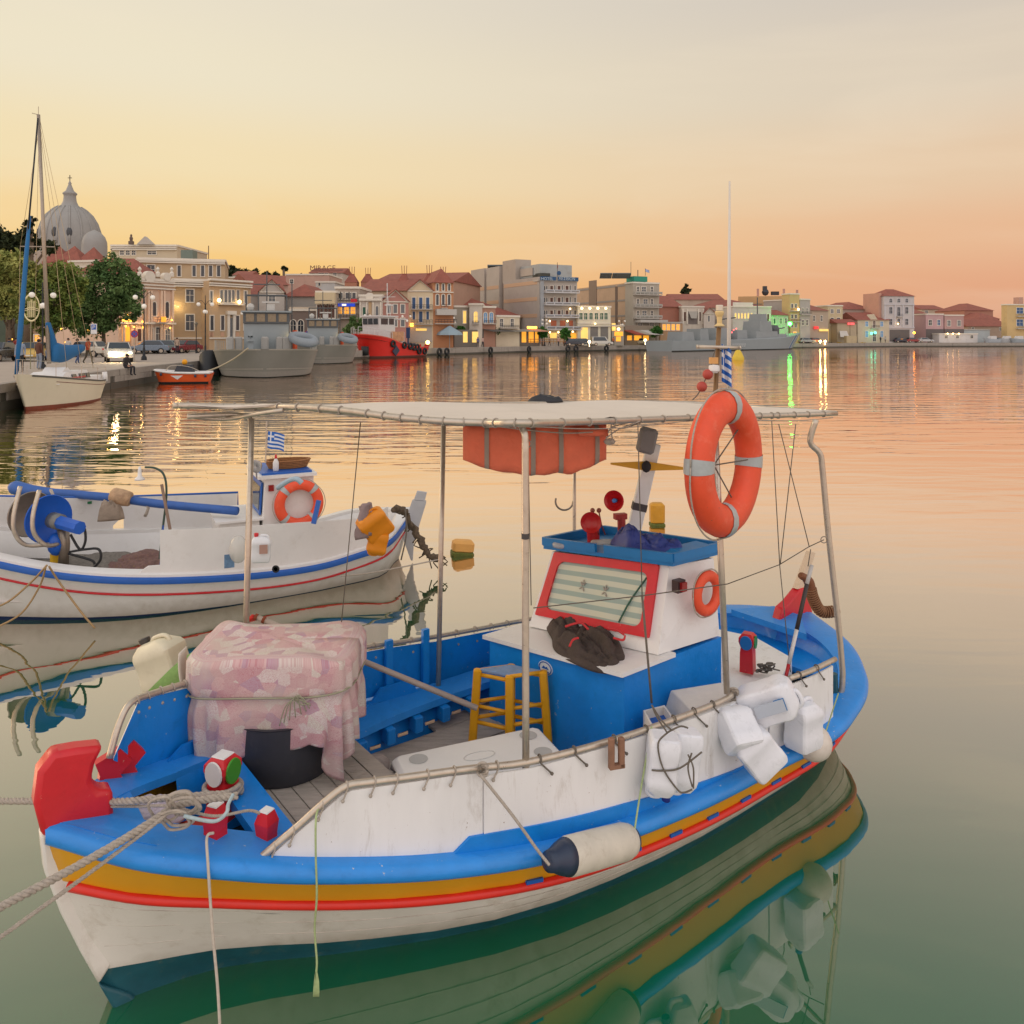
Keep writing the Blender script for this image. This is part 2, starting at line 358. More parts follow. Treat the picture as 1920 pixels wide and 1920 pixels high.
wb = MB(); wb.poly([(-900, -60, 0), (900, -60, 0), (900, 1500, 0), (-900, 1500, 0)])
tag(wb.obj('water', make_water()), None, None, kind='structure')

# ---------------------------------------------------------------- quay and town ground
QZ = 1.05
QE = [(-18.0, 18.0), (-20.1, 31.4), (-22.2, 44.2), (-23.0, 51), (-24.1, 63.2), (-25, 76), (-21, 100), (-13.4, 121), (3.6, 147.5), (26, 164), (66, 197), (108, 222), (175, 228)]
poly = [(x, y, QZ) for x, y in QE] + [(1500, 300, QZ), (1500, 2600, QZ), (-1500, 2600, QZ), (-1500, 18, QZ)]
gb = MB(); gb.poly(poly)
tag(gb.obj('ground', PAVE), None, None, kind='structure')
# quay wall: coping stones and ashlar blocks on the near left stretch, plain concrete beyond
qw = bpy.data.objects.new('quay_wall', None); COL.objects.link(qw)
tag(qw, 'long grey stone and concrete quay wall running round the harbour basin', 'quay wall')
for i in range(len(QE) - 1):
    a, b_ = Vector((*QE[i], 0)), Vector((*QE[i + 1], 0)); d = (b_ - a); ln = d.length; d.normalize(); nrm = Vector((d.y, -d.x, 0))
    if i < 5:
        nb = max(int(ln / 1.25), 1)
        for c in range(3):
            z0, z1 = ((-.3, .36), (.37, .70), (.71, 1.054))[c]
            for j in range(nb):
                off = rnd.uniform(0, .035); t0 = (j + (.5 if c == 1 else 0)) / nb; t1 = min((j + (1.5 if c == 1 else 1)) / nb, 1)
                if t0 >= 1: continue
                p0 = a + d * (ln * t0 + .012); p1 = a + d * (ln * t1 - .012); q = MB()
                q.prism([p0 + nrm * off + Vector((0, 0, z0)), p1 + nrm * off + Vector((0, 0, z0)), p1 + nrm * off + Vector((0, 0, z1)), p0 + nrm * off + Vector((0, 0, z1))], -nrm * .5)
                q.obj('stone_block', STONED if c == 0 else STONE, qw)
        q = MB(); q.prism([a - nrm * .06 + Vector((0, 0, -.5)), b_ - nrm * .06 + Vector((0, 0, -.5)), b_ - nrm * .06 + Vector((0, 0, 1.0)), a - nrm * .06 + Vector((0, 0, 1.0))], -nrm * .6); q.obj('wall_core', STONED, qw)
    else:
        nb = max(int(ln / 7), 1)
        for j in range(nb):
            p0 = a + d * (ln * j / nb + .03); p1 = a + d * (ln * (j + 1) / nb - .03); q = MB()
            q.mi(0).prism([p0 + nrm * .1 + Vector((0, 0, .25)), p1 + nrm * .1 + Vector((0, 0, .25)), p1 + nrm * .1 + Vector((0, 0, 1.07)), p0 + nrm * .1 + Vector((0, 0, 1.07))], -nrm * .6)
            q.mi(1).prism([p0 + nrm * .04 + Vector((0, 0, -.6)), p1 + nrm * .04 + Vector((0, 0, -.6)), p1 + nrm * .04 + Vector((0, 0, .248)), p0 + nrm * .04 + Vector((0, 0, .248))], -nrm * .6)
            q.obj('concrete_section', [STONE, STONED], qw)
# road behind the promenade
road = MB()
RO = [(-34, 30), (-37, 50), (-40, 66), (-40, 85), (-33, 112), (-22, 136), (2, 158), (26, 174), (68, 206), (110, 232), (175, 238)]
rows = []
for i, (x, y) in enumerate(RO):
    a = Vector(RO[max(i - 1, 0)]); b_ = Vector(RO[min(i + 1, len(RO) - 1)]); t = (b_ - a).normalized(); nn = Vector((-t.y, t.x))
    rows.append([(x - nn.x * 0, y - nn.y * 0, QZ + .004), (x + nn.x * 7, y + nn.y * 7, QZ + .004)])
road.grid(rows); tag(road.obj('road', ASPH), None, None, kind='structure')
# wooded hill far behind the roofs
def hill(name, pts, D, m, dep=120):
    h = MB(); rows = []; top = [PD(x, y, D) for x, y in cr([(x, y, 0) for x, y in pts], 5) for x, y in [(x, y)]] if 0 else [PD(q.x, q.y, D) for q in cr([(x, y, 0) for x, y in pts], 5)]
    for zf, dd in ((0, -50), (.55, -25), (1, 0), (.9, 60), (0, 160)):
        rows.append([(p.x * (1 + dd / D), p.y + dd, QZ - .5 + (max(p.z - QZ, .2)) * zf + (rnd.uniform(-.8, .8) if zf == 1 else 0)) for p in top])
    h.grid(rows); return tag(h.obj(name, m, smooth=True), None, None, kind='structure')
HILLM = mat('hill_green', '3a4434', .9, var=.4, scale=.12, bump=.5)
hill('hill', [(330, 545), (400, 520), (430, 510), (470, 516), (510, 524), (560, 530), (620, 545), (700, 565), (800, 580), (900, 590), (1000, 600), (1100, 612)], 420, HILLM)
hill('hill', [(1150, 610), (1250, 596), (1330, 600), (1500, 600), (1600, 602), (1750, 604), (1900, 602), (2050, 604)], 480, HILLM)
hill('hill', [(-500, 570), (-200, 530), (0, 500), (60, 496), (140, 530), (300, 570), (420, 600)], 260, HILLM)
# ================================================================ fishing boat in the foreground
class Hull:
    def __init__(s, bow, th, Ln, b, z, w, stem):
        s.x0, s.y0 = bow; s.c, s.s_ = math.cos(R(th)), math.sin(R(th)); s.L = Ln; s.b = np.array(b); s.z = np.array(z); s.w = np.array(w); s.stem = stem
    KB = np.array([0, .04, .1, .2, .35, .5, .65, .8, .9, .96, 1.0]); KZ = np.array([0, .25, .5, .75, 1])
    def W(s, u, v, z): return Vector((s.x0 + u * s.c + v * s.s_, s.y0 + u * s.s_ - v * s.c, z))
    @staticmethod
    def _i(kx, ky, x):
        m = np.gradient(ky, kx); i = int(min(max(np.searchsorted(kx, x) - 1, 0), len(kx) - 2)); h = kx[i + 1] - kx[i]; t = (x - kx[i]) / h
        return float((2*t**3-3*t**2+1)*ky[i] + (t**3-2*t**2+t)*h*m[i] + (-2*t**3+3*t**2)*ky[i+1] + (t**3-t**2)*h*m[i+1])
    def B(s, x): return max(s._i(s.KB, s.b, x), 0)
    def G(s, x): return s._i(s.KZ, s.z, x)
    def WL(s, x): return max(s._i(s.KB, s.w, x), 0.005)
    def du(s, x, z):
        g = s.G(x)
        a = float(np.interp(z, [p[0] for p in s.stem], [p[1] for p in s.stem])) * max(0, 1 - x / .3) ** 2
        b = -.2 * max(0, 1 - z / g) * (max(0, x - .85) / .15) ** 2
        return a + b
    def pt(s, x, side, z):
        g = s.G(x); b = s.B(x); w = min(s.WL(x), b)
        if z >= 0: v = w + (b - w) * (min(z / g, 1.3)) ** (.85 + .5 * max(0, 1 - x / .3))
        else: v = w * math.sqrt(max(0, 1 - (z / .42) ** 2))
        return s.W(x * s.L + s.du(x, z), side * v, z)
    def rim(s, x, side, inset, dz=0):
        g = s.G(x); b = max(s.B(x) - inset, .0); u = x * s.L + s.du(x, g)
        if x > .9: u -= inset * ((x - .9) / .1) ** 1.5      # the rounded stern closes inwards too
        if x < .06: u += 0
        return s.W(u, side * b, g + dz)
    def px_v(s, px, py, v):
        k = (px - 960) / F; Y = (v + s.x0 * s.s_ - s.y0 * s.c) / (k * s.s_ - s.c); X = k * Y
        return (X - s.x0) * s.c + (Y - s.y0) * s.s_, v, EYE - (py - YH) / F * Y
    def side(s, px, py, side, inset):
        v = side * .9
        for _ in range(12):
            u, v_, z = s.px_v(px, py, v); v = side * max(s.B(min(max(u / s.L, 0), 1)) - inset, .05)
        return s.px_v(px, py, v)
XS = [0, .01, .02, .04, .07, .1, .14, .18, .22, .27, .32, .38, .44, .5, .56, .62, .68, .74, .8, .84, .88, .91, .935, .955, .972, .985, .994, 1.0]
H1 = Hull((-1.936, 3.422), 37.18, 5.56, [.03, .308, .533, .761, .974, 1.032, 1.026, 1.02, .806, .447, 0.0], [.822, .521, .375, .36, .552],
          [.02, .04, .1, .36, .70, .83, .84, .74, .5, .2, .02], [(-.4, .5), (0, .22), (.2, .12), (.52, .02), (.82, -.06), (1, -.06)])
W1 = H1.W
boat1 = thing('fishing_boat', 'blue, white and ochre wooden fishing boat in front, with a canopy and red stem head', 'fishing boat', W1(2.8, 0, 0), R(37.18))

def hull_mesh(H, bands, mats, boat, name='hull'):
    hb = MB()
    for side in (1, -1):
        for i in range(len(XS) - 1):
            cols = []
            for x in (XS[i], XS[i + 1]):
                zs = bands(x); cols.append([(H.pt(x, side, z)) for z, _ in zs])
            zs = bands(XS[i])
            for k in range(len(zs) - 1):
                hb.mi(zs[k][1]); q = [cols[0][k], cols[1][k], cols[1][k + 1], cols[0][k + 1]]
                hb.add(q if side > 0 else q[::-1], [(3, 2, 1, 0)])
    zs = bands(XS[0])
    for k in range(len(zs) - 1):
        hb.mi(zs[k][1]); hb.add([H.pt(0, 1, zs[k][0]), H.pt(0, -1, zs[k][0]), H.pt(0, -1, zs[k + 1][0]), H.pt(0, 1, zs[k + 1][0])], [(0, 1, 2, 3)])
    me = hb.obj(name, mats, boat, smooth=True)
    import bmesh
    bm = bmesh.new(); bm.from_mesh(me.data); bmesh.ops.remove_doubles(bm, verts=bm.verts, dist=.0005); bmesh.ops.recalc_face_normals(bm, faces=bm.faces); bm.to_mesh(me.data); bm.free()
    return me
def bands1(x):
    g = H1.G(x); k = .128 + .05 * max(0, 1 - x / .3)
    zt = .085 + .10 * max(0, 1 - x / .3) ** 1.5
    if x > .7: zt = .085 - .05 * (x - .7) / .3
    a = g - k; r = [(g + .01, 1), (g - k * .5, 1), (a, 0)]
    for i in range(1, 4): r.append((a + (zt - a) * i / 4, 0))
    r += [(zt, 2), (zt * .5, 2), (0, 2), (-.12, 2), (-.28, 2), (-.40, 2)]
    return r
hull_mesh(H1, bands1, [HULLW, YEL, TEAL], boat1)

def sweep(H, prof, x0, x1, side, n=60, ins=None):
    """rows of points along the rim; prof(x) gives [(inset, dz)]"""
    rows = []
    for i in range(n + 1):
        x = x0 + (x1 - x0) * i / n
        rows.append([H.rim(x, side, a, dz) for a, dz in prof(x)])
    return rows
def capw(x): return float(np.interp(x, [0, .05, .1, .16, .24, .5, .8, .88, .95, 1], [.3, .26, .26, .22, .15, .12, .13, .2, .3, .42]))
gw = MB()
for side in (1, -1):
    def prof(x):
        c = capw(x); b = H1.B(x)
        c = min(c, b + .001)
        return [(.0, -.004), (-.022, .002), (-.034, .018), (-.036, .04), (-.026, .062), (-.006, .076), (.03, .082), (c * .6, .088), (c, .09), (c, .05)]
    rows = sweep(H1, prof, 0.0, 1.0, side, 110)
    gw.grid(rows if side < 0 else [r[::-1] for r in rows])
gw.obj('gunwale', BLUEL, boat1, smooth=True, auto=50)
st = MB()
for side in (1, -1):
    pts = []
    for i in range(90):
        x = .006 + .99 * i / 89; g = H1.G(x); z = g - (.128 + .05 * max(0, 1 - x / .3)) - .012
        p = H1.pt(x, side, z); q = H1.pt(x, side * 1, z); c = H1.W(x * H1.L, 0, z); o = (p - c); o.z = 0
        pts.append(p + (o.normalized() * .012 if o.length > .02 else o))
    st.tube(pts, .021, 8)
st.obj('rubbing_strake', REDL, boat1, smooth=True)
# blue drain notches just above the strake
for i in range(11):
    x = .33 + .055 * i; z = H1.G(x) - .115; p = H1.pt(x, 1, z); q = H1.pt(x + .016, 1, H1.G(x + .016) - .115)
    d = q - p; nr = Vector((d.y, -d.x, 0)).normalized(); m = MB(); m.box((0, 0, 0), (d.length, .014, .018), M=frame((p + q) / 2 + nr * .006, d)); m.obj('scupper', DBLUE, boat1)
SEAM = mat('seam_grey', 'c0b9ae', .6, var=.1)  # seam lines a little darker than the white planking
for f_ in (.28, .55, .8):
    for side in (1, -1):
        pts = []
        for i in range(60):
            x = .015 + .93 * i / 59; g = H1.G(x); a = g - (.14 + .05 * max(0, 1 - x / .3)); zt = .085 + .10 * max(0, 1 - x / .3) ** 1.5; p = H1.pt(x, side, max(zt + (a - zt) * f_, .03)); pts.append(p)
        m = MB(); m.tube(pts, .0017, 4); m.obj('plank_seam', SEAM, boat1, smooth=True)
# lining inside, down to the floor
li = MB(); FZ = .33
for side in (1, -1):
    rows = []
    for i in range(70):
        x = .10 + .88 * i / 69; c = capw(x); ff = min(FZ, H1.G(x) - .02)
        a = H1.rim(x, side, c, .06); b = H1.rim(x, side, c + .10, 0); d = H1.rim(x, side, c + .16, 0); b.z = (a.z + ff) / 2; d.z = ff - .1
        rows.append([a, b, d])
    li.grid(rows if side < 0 else [r[::-1] for r in rows])
li.obj('inner_lining', BLUE, boat1, smooth=True)
# floor planks, each its own board running along the boat
for k in range(11):
    v0 = -.78 + k * .142; b = MB(); u0 = .95 - .0 * abs(v0)
    lim = [x for x in np.linspace(.12, .94, 80) if H1.B(x) - capw(x) - .1 > max(abs(v0), abs(v0 + .136))]
    if not lim: continue
    ua, ub = max(lim[0] * 5.56, 1.45) + rnd.uniform(0, .03), min(lim[-1] * 5.56, 4.2)
    dz = rnd.uniform(-.004, .004)
    b.box((0, 0, 0), (ub - ua, .134, .02), M=frame(W1((ua + ub) / 2, v0 + .068, FZ - .01 + dz), W1(1, 0, 0) - W1(0, 0, 0)))
    b.obj('floor_plank', WOODG, boat1)
# stem head and stem
prof = [H1.W(u, -.055, z) for u, z in [(-.07, .855), (-.10, 1.0), (-.085, 1.13), (-.03, 1.195), (.06, 1.185), (.165, 1.165), (.13, 1.10), (.115, 1.03), (.145, .975), (.2, .965), (.205, .80), (.1, .80)]]
s_ = MB(); s_.prism(prof, W1(0, .11, 0) - W1(0, 0, 0)); bev(s_.obj('stem_head', RED, boat1), .022)
bm_ = [(-.075, .86), (-.06, .7), (-.0, .5), (.075, .3), (.145, .13), (.2, .0), (.36, -.2), (.42, -.18), (.27, .03), (.2, .2), (.13, .38), (.08, .58), (.05, .8), (.05, .86)]
nose = MB(); nose.mi(0).prism([H1.W(u, -.045, z) for u, z in bm_ if z > .12], W1(0, .09, 0) - W1(0, 0, 0)); nose.mi(1).prism([H1.W(u, -.045, z) for u, z in bm_ if z < .14], W1(0, .09, 0) - W1(0, 0, 0))
bev(nose.obj('stem', [HULLW, TEAL], boat1), .012)
# fore deck triangle and its cross beam
fd = MB(); ring = [H1.rim(x, 1, .05, .086) for x in (.0, .02, .04, .06)] ; ring2 = [H1.rim(x, -1, .05, .086) for x in (.06, .04, .02, .0)]
fd.prism(ring + ring2, (0, 0, -.03)); fd.obj('fore_deck', BLUEL, boat1)
xb = MB(); xb.box((0, 0, 0), (.16, 1.02, .05), M=frame(W1(.80, 0, .70), W1(1, 0, 0) - W1(0, 0, 0))); xb.obj('cross_beam', BLUE, boat1)
hold = MB(); hold.poly([H1.rim(x, 1, .2, -.25) for x in (.07, .1, .14, .18)] + [H1.rim(x, -1, .2, -.25) for x in (.18, .14, .1, .07)]); hold.obj('bow_locker_floor', mat('dark_hold', '232a33', .8), boat1)

def bollard(px, py, z, h, w, M_=RED, top=True, dots=None, name='bollard', rot=20):
    p = PZ(px, py, z); T = Matrix.Translation(p) @ Matrix.Rotation(R(rot), 4, 'Z')
    b = MB(T); a = w / 2
    prof = [(a * 1.25, 0), (a * 1.2, h * .5), (a * 1.08, h * .64), (a * 1.42, h * .8), (a * 1.38, h * .9)] if dots else [(a * 1.2, 0), (a * 1.12, h * .4), (a * 1.32, h * .72)]
    b.lathe(prof + [(a * .85, h)], n=4, a0=R(45), a1=R(405)); o = b.obj(name, M_, boat1)
    if top:
        t = MB(T); t.lathe([(a * .86, h + .001), (a * .8, h + .006)], n=4, a0=R(45), a1=R(405)); t.obj('painted_top', WHITE, o)
    for (ang, col, sc) in dots or []:
        t = MB(T @ Matrix.Rotation(R(ang), 4, 'Z') @ Matrix.Translation((a * .98, 0, h * .79)) @ Matrix.Rotation(R(90), 4, 'Y')); t.lathe([(w * .48 * sc, 0), (w * .46 * sc, .008)], n=20, sy=.85); t.obj('painted_spot', mat('spot_' + col, col, .4, var=.03), o)
    return o
bollard(404, 1582, .74, .17, .085, rot=-20); bollard(500, 1592, .68, .17, .08, rot=-25)
bollard(418, 1532, .62, .30, .125, dots=[(-90, 'd8d4d0', 1), (0, '3c8c1e', 1)], rot=-22, name='samson_post')
bollard(1402, 1258, .58, .27, .105, top=False, dots=[(-90, '1f6fb4', 1), (0, '2c8a3c', .9)], rot=-30, name='stern_post')
# two red wooden knees at the far side of the bow
for q, (px, py) in enumerate(((205, 1478), (232, 1462))):
    p = PZ(px, py, .80); M = frame(p, (.8, .6, 0)); k = MB(M); k.prism([(-.05, 0, 0), (.07, 0, 0), (.05, 0, .05), (.1, 0, .1), (.05, 0, .17), (-.06, 0, .13), (-.04, 0, .07)], (0, .05, 0)); k.obj('mooring_knee', RED, boat1)

# ---------------------------------------------------------------- bulwark panels and rails
def strip(tops, bots, side, inset, th, mats, name, parent, n=None, extra=None):
    """panel between two pixel lines on the boat's side, solid, outer face mats[0], inner mats[1]"""
    T = [H1.side(x, y, side, inset) for x, y in tops]; Bt = [H1.side(x, y, side, inset) for x, y in bots]
    tu = [t[0] for t in T]; bu = [t[0] for t in Bt]; n = n or 24; u0 = min(tu[0], bu[0]); u1 = max(tu[-1], bu[-1]); rows_o, rows_i = [], []
    for i in range(n + 1):
        u = u0 + (u1 - u0) * i / n; zt = float(np.interp(u, tu, [t[2] for t in T])); zb = float(np.interp(u, bu, [t[2] for t in Bt])); zb = min(zb, zt - .004)
        x = min(max(u / H1.L, 0), 1); v = H1.B(x) - inset
        rows_o.append([W1(u, side * v, zb), W1(u, side * v, zt)]); rows_i.append([W1(u, side * (v - th), zb), W1(u, side * (v - th), zt)])
    b = MB(); b.mi(0).grid(rows_o if side > 0 else [r[::-1] for r in rows_o]); b.mi(1).grid(rows_i if side < 0 else [r[::-1] for r in rows_i])
    b.mi(0).grid([[rows_o[i][1], rows_i[i][1]] for i in range(n + 1)]); b.grid([[rows_o[i][0], rows_i[i][0]] for i in range(n + 1)])
    b.poly([rows_o[0][0], rows_o[0][1], rows_i[0][1], rows_i[0][0]]); b.poly([rows_o[-1][0], rows_o[-1][1], rows_i[-1][1], rows_i[-1][0]])
    return b.obj(name, mats, parent)
nt1 = [(492, 1618), (560, 1560), (650, 1484), (690, 1478), (840, 1456), (905, 1449)]
strip(nt1, [(492, 1622), (600, 1632), (700, 1634), (830, 1625), (868, 1576), (905, 1566)], 1, .05, .012, [PANELW, BLUE], 'bulwark_panel', boat1)
nt2 = [(908, 1458), (940, 1449), (985, 1443), (1100, 1412), (1220, 1376), (1345, 1330), (1372, 1318), (1440, 1300)]
strip(nt2, [(908, 1566), (1040, 1541), (1170, 1508), (1290, 1476), (1370, 1448), (1440, 1421)], 1, .045, .012, [PANELW, BLUE], 'bulwark_panel', boat1)
strip([(1443, 1300), (1480, 1286), (1561, 1249)], [(1443, 1420), (1490, 1400), (1562, 1345)], 1, .05, .012, [PANELW, BLUE], 'bulwark_panel', boat1)
strip([(832, 1622), (870, 1573), (905, 1566), (1040, 1541), (1170, 1508), (1290, 1476), (1370, 1448), (1490, 1398), (1575, 1340)],
      [(832, 1630), (905, 1622), (1040, 1598), (1170, 1562), (1290, 1516), (1370, 1480), (1490, 1415), (1575, 1358)], 1, .035, .03, [BLUE, BLUE], 'coaming_board', boat1)
strip([(212, 1420), (232, 1345), (262, 1310), (385, 1282), (560, 1248), (680, 1222), (815, 1202), (1000, 1168)],
      [(212, 1424), (232, 1440), (262, 1440), (385, 1392), (560, 1345), (680, 1310), (815, 1280), (1000, 1240)], -1, .06, .012, [PANELW, BLUE], 'bulwark_panel', boat1)
strip([(300, 1440), (350, 1385), (560, 1352), (680, 1317), (815, 1287), (1000, 1246)],
      [(300, 1450), (350, 1440), (560, 1400), (680, 1372), (815, 1342), (1000, 1300)], -1, .10, .02, [BLUE, BLUE], 'inner_board', boat1)
strip([(1000, 1168), (1200, 1165), (1362, 1168)], [(1000, 1235), (1200, 1230), (1362, 1190)], -1, .06, .012, [PANELW, BLUE], 'bulwark_panel', boat1)
def railpts(px, side, inset):
    return [W1(*H1.side(x, y, side, inset)) for x, y in px]
NR1 = [(478, 1618), (520, 1582), (560, 1548), (610, 1503), (650, 1474), (690, 1467), (760, 1458), (840, 1447), (905, 1439), (985, 1430), (1100, 1402), (1220, 1365), (1345, 1318), (1372, 1303)]
NR2 = [(1480, 1272), (1520, 1258), (1566, 1236)]
FR = [(205, 1422), (222, 1362), (245, 1318), (290, 1299), (385, 1273), (560, 1240), (680, 1214), (815, 1194), (1000, 1160)]
r_ = MB(); r_.tube(railpts(NR1, 1, .06), .017, 10, k=4); r_.obj('rail', STEEL, boat1, smooth=True)
r_ = MB(); r_.tube(railpts(NR2, 1, .06), .017, 10, k=4); r_.obj('rail', STEEL, boat1, smooth=True)
r_ = MB(); r_.tube(railpts(FR, -1, .07), .016, 10, k=4); r_.obj('rail', STEEL, boat1, smooth=True)
def lash(px, py, side, inset, dx=14, dy=22, m=ROPEC):
    """a turn of cord round the rail and through a hole in the panel"""
    p = W1(*H1.side(px, py, side, inset)); q = W1(*H1.side(px + dx, py + dy, side, .035 if side > 0 else .075)); o = W1(0, side, 0) - W1(0, 0, 0)
    ax = (W1(*H1.side(px + 6, py, side, inset)) - p); ax.z = 0; ax.normalize(); b = MB()
    loop = [p + (o * math.cos(t) + Vector((0, 0, 1)) * math.sin(t)) * .021 + ax * (.012 * t / 3) for t in np.linspace(-.5, 3.9, 9)]
    b.tube([q + o * .004] + loop, .0042, 5, k=2); b.sph(q + o * .004, .009, 6); return b.obj('lashing', m, boat1, smooth=True)
def along(px, x): return float(np.interp(x, [a for a, _ in px], [b for _, b in px]))
for x in (512, 548, 602, 648, 700, 742, 800, 850, 930): lash(x, along(NR1, x), 1, .06, -6, 26)
for x in (1010, 1075, 1150, 1210, 1262, 1300, 1335): lash(x, along(NR1, x), 1, .06, 24, 26, ROPED)
for x in (1497, 1530): lash(x, along(NR2, x), 1, .06, 14, 20, ROPED)
for x in (255, 275, 300, 322, 345, 368, 700, 725, 770, 855, 890, 920, 950, 985): lash(x, along(FR, x), -1, .07, 5, 22)
# inside far edge: stringer shelf and scupper blocks
sh = MB(); rows = []
for i in range(40):
    u = .75 + (3.9 - .75) * i / 39; x = u / 5.56; v = H1.B(x)
    rows.append([W1(u, -(v - .14), .53), W1(u, -(v - .32), .505), W1(u, -(v - .33), .465)])
sh.grid(rows); sh.obj('stringer', BLUEL, boat1)
for i in range(9):
    u = 1.05 + .22 * i; v = H1.B(u / 5.56); m = MB(); m.box((0, 0, 0), (.06, .09, .10), M=frame(W1(u, -(v - .33), .41), (H1.c, H1.s_, 0)), bev=.006); m.obj('scupper_block', BLUE, boat1)
    if 0 < i < 8:
        m = MB(); m.box((0, 0, 0), (.075, .01, .022), M=frame(W1(u + .1, -(v - .335), .385), (H1.c, H1.s_, 0)), bev=.004); m.obj('scupper', mat('scupper_light', 'e8c6a4', .3, var=.05), boat1)  # pale block for an open scupper, the daylight behind it painted in
for u in (2.06, 2.36): 
    v = H1.B(u / 5.56); m = MB(); m.box((0, 0, 0), (.05, .03, .5), M=frame(W1(u, -(v - .11), .66), (H1.c, H1.s_, 0))); m.obj('frame_rib', BLUE, boat1)
m = MB(); v = H1.B(.37); m.prism([W1(1.85, -(v - .13), .47), W1(2.3, -(v - .13), .47), W1(2.2, -(v - .13), .62), W1(1.98, -(v - .13), .62)], W1(0, .02, 0) - W1(0, 0, 0)); m.obj('knee_board', BLUE, boat1)
# aft deck, white, and the blue stern locker
ad = MB(); pl = [W1(3.72, .62, .56), W1(4.3, .60, .56), W1(4.72, .42, .56), W1(4.85, 0, .56), W1(4.7, -.45, .56), W1(4.3, -.62, .56), W1(3.72, -.62, .56)]
ad.prism(pl, (0, 0, -.2)); ad.obj('aft_deck', PANELW, boat1)
sb = MB(); pl = [H1.rim(x, 1, capw(x) * .9, .02) for x in (.86, .9, .93, .96)] + [H1.rim(x, -1, capw(x) * .9, .02) for x in (.96, .93, .9, .86)]
sb.prism([Vector((p.x, p.y, .47)) for p in pl], (0, 0, -.04)); sb.obj('stern_floor', BLUE, boat1)
sb = MB(); sb.prism([W1(5.05, .33, .585), W1(5.3, .12, .62), W1(5.32, -.15, .62), W1(5.05, -.38, .585)], (0, 0, .05)); sb.obj('stern_seat', BLUEL, boat1)

# raised fore platform of grey boards, running across behind the cross beam
for k in range(7):
    u = .90 + k * .098; x = (u + .05) / 5.56; v = H1.B(x) - capw(x) - .07; b = MB(); b.box((0, 0, 0), (.092, 2 * v, .022), M=frame(W1(u + .05, 0, .56 + rnd.uniform(-.003, .003)), (H1.c, H1.s_, 0))); b.obj('platform_plank', WOODG, boat1)
b = MB(); b.box((0, 0, 0), (.02, 1.5, .2), M=frame(W1(1.59, 0, .44), (H1.c, H1.s_, 0))); b.obj('platform_riser', BLUE, boat1)
# ---------------------------------------------------------------- engine box and wheelhouse
UA = (W1(1, 0, 0) - W1(0, 0, 0)); VA = (W1(0, 1, 0) - W1(0, 0, 0)); ZA = Vector((0, 0, 1))
fn, ff_ = (2.83, .56), (2.67, -.57)
cb = MB(); bot = [W1(*fn, .3), W1(3.72, .56, .3), W1(3.62, -.57, .3), W1(*ff_, .3)]; top = [W1(*fn, .965), W1(3.72, .56, .985), W1(3.62, -.57, .90), W1(*ff_, .875)]
cb.slab(bot, top); cabin = cb.obj('cabin', BLUE, boat1)
ct = MB(); ct.slab([W1(2.79, .585, .966), W1(3.25, .585, .976), W1(3.22, -.60, .882), W1(2.63, -.60, .872)], [W1(2.79, .585, .992), W1(3.25, .585, 1.002), W1(3.22, -.60, .908), W1(2.63, -.60, .898)]); ct.obj('cabin_top', WHITE, cabin)
A0, A1 = W1(3.14, .54, 1.0), W1(3.31, .48, 1.50)      # near windscreen post, bottom and top
B0, B1 = W1(2.95, -.49, .92), W1(3.13, -.45, 1.42)
C0, C1 = W1(3.70, .562, 1.0), W1(3.68, .53, 1.50)
D0, D1 = W1(3.60, -.55, .92), W1(3.58, -.5, 1.43)
hs = MB(); hs.slab([A0, C0, D0, B0], [A1, C1, D1, B1]); hs.obj('wheelhouse', WHITE, cabin)
def wp(s, t, o=0):
    """point on the windscreen: s from far to near, t from bottom to top"""
    p = (B0.lerp(A0, s)).lerp(B1.lerp(A1, s), t); n = (A0 - B0).cross(B1 - B0).normalized()
    if n.y > 0: n = -n
    return p + n * o
def rring(s0, s1, t0, t1, cr_, n=5):
    o = []; hs_, ht = cr_, cr_ * 2
    for (cs, ct_, a0) in ((s1 - hs_, t1 - ht, 0), (s0 + hs_, t1 - ht, 90), (s0 + hs_, t0 + ht, 180), (s1 - hs_, t0 + ht, 270)):
        for j in range(n + 1): a = R(a0 + 90 * j / n); o.append((cs + hs_ * math.cos(a), ct_ + ht * math.sin(a)))
    return o
ou = rring(.035, .93, .16, 1.0, .012); inn = rring(.105, .865, .26, .89, .05)
wf = MB(); n_ = len(ou)
f0 = [wp(s, t, .022) for s, t in ou]; f1 = [wp(s, t, .026) for s, t in inn]; f2 = [wp(s, t, .0) for s, t in ou]; f3 = [wp(s, t, .004) for s, t in inn]
wf.add(f0 + f1 + f2 + f3, [(i, (i + 1) % n_, n_ + (i + 1) % n_, n_ + i) for i in range(n_)] + [(2 * n_ + i, 2 * n_ + (i + 1) % n_, (i + 1) % n_, i) for i in range(n_)] + [(n_ + i, n_ + (i + 1) % n_, 3 * n_ + (i + 1) % n_, 3 * n_ + i) for i in range(n_)])
wf.obj('windscreen_frame', RED, cabin)
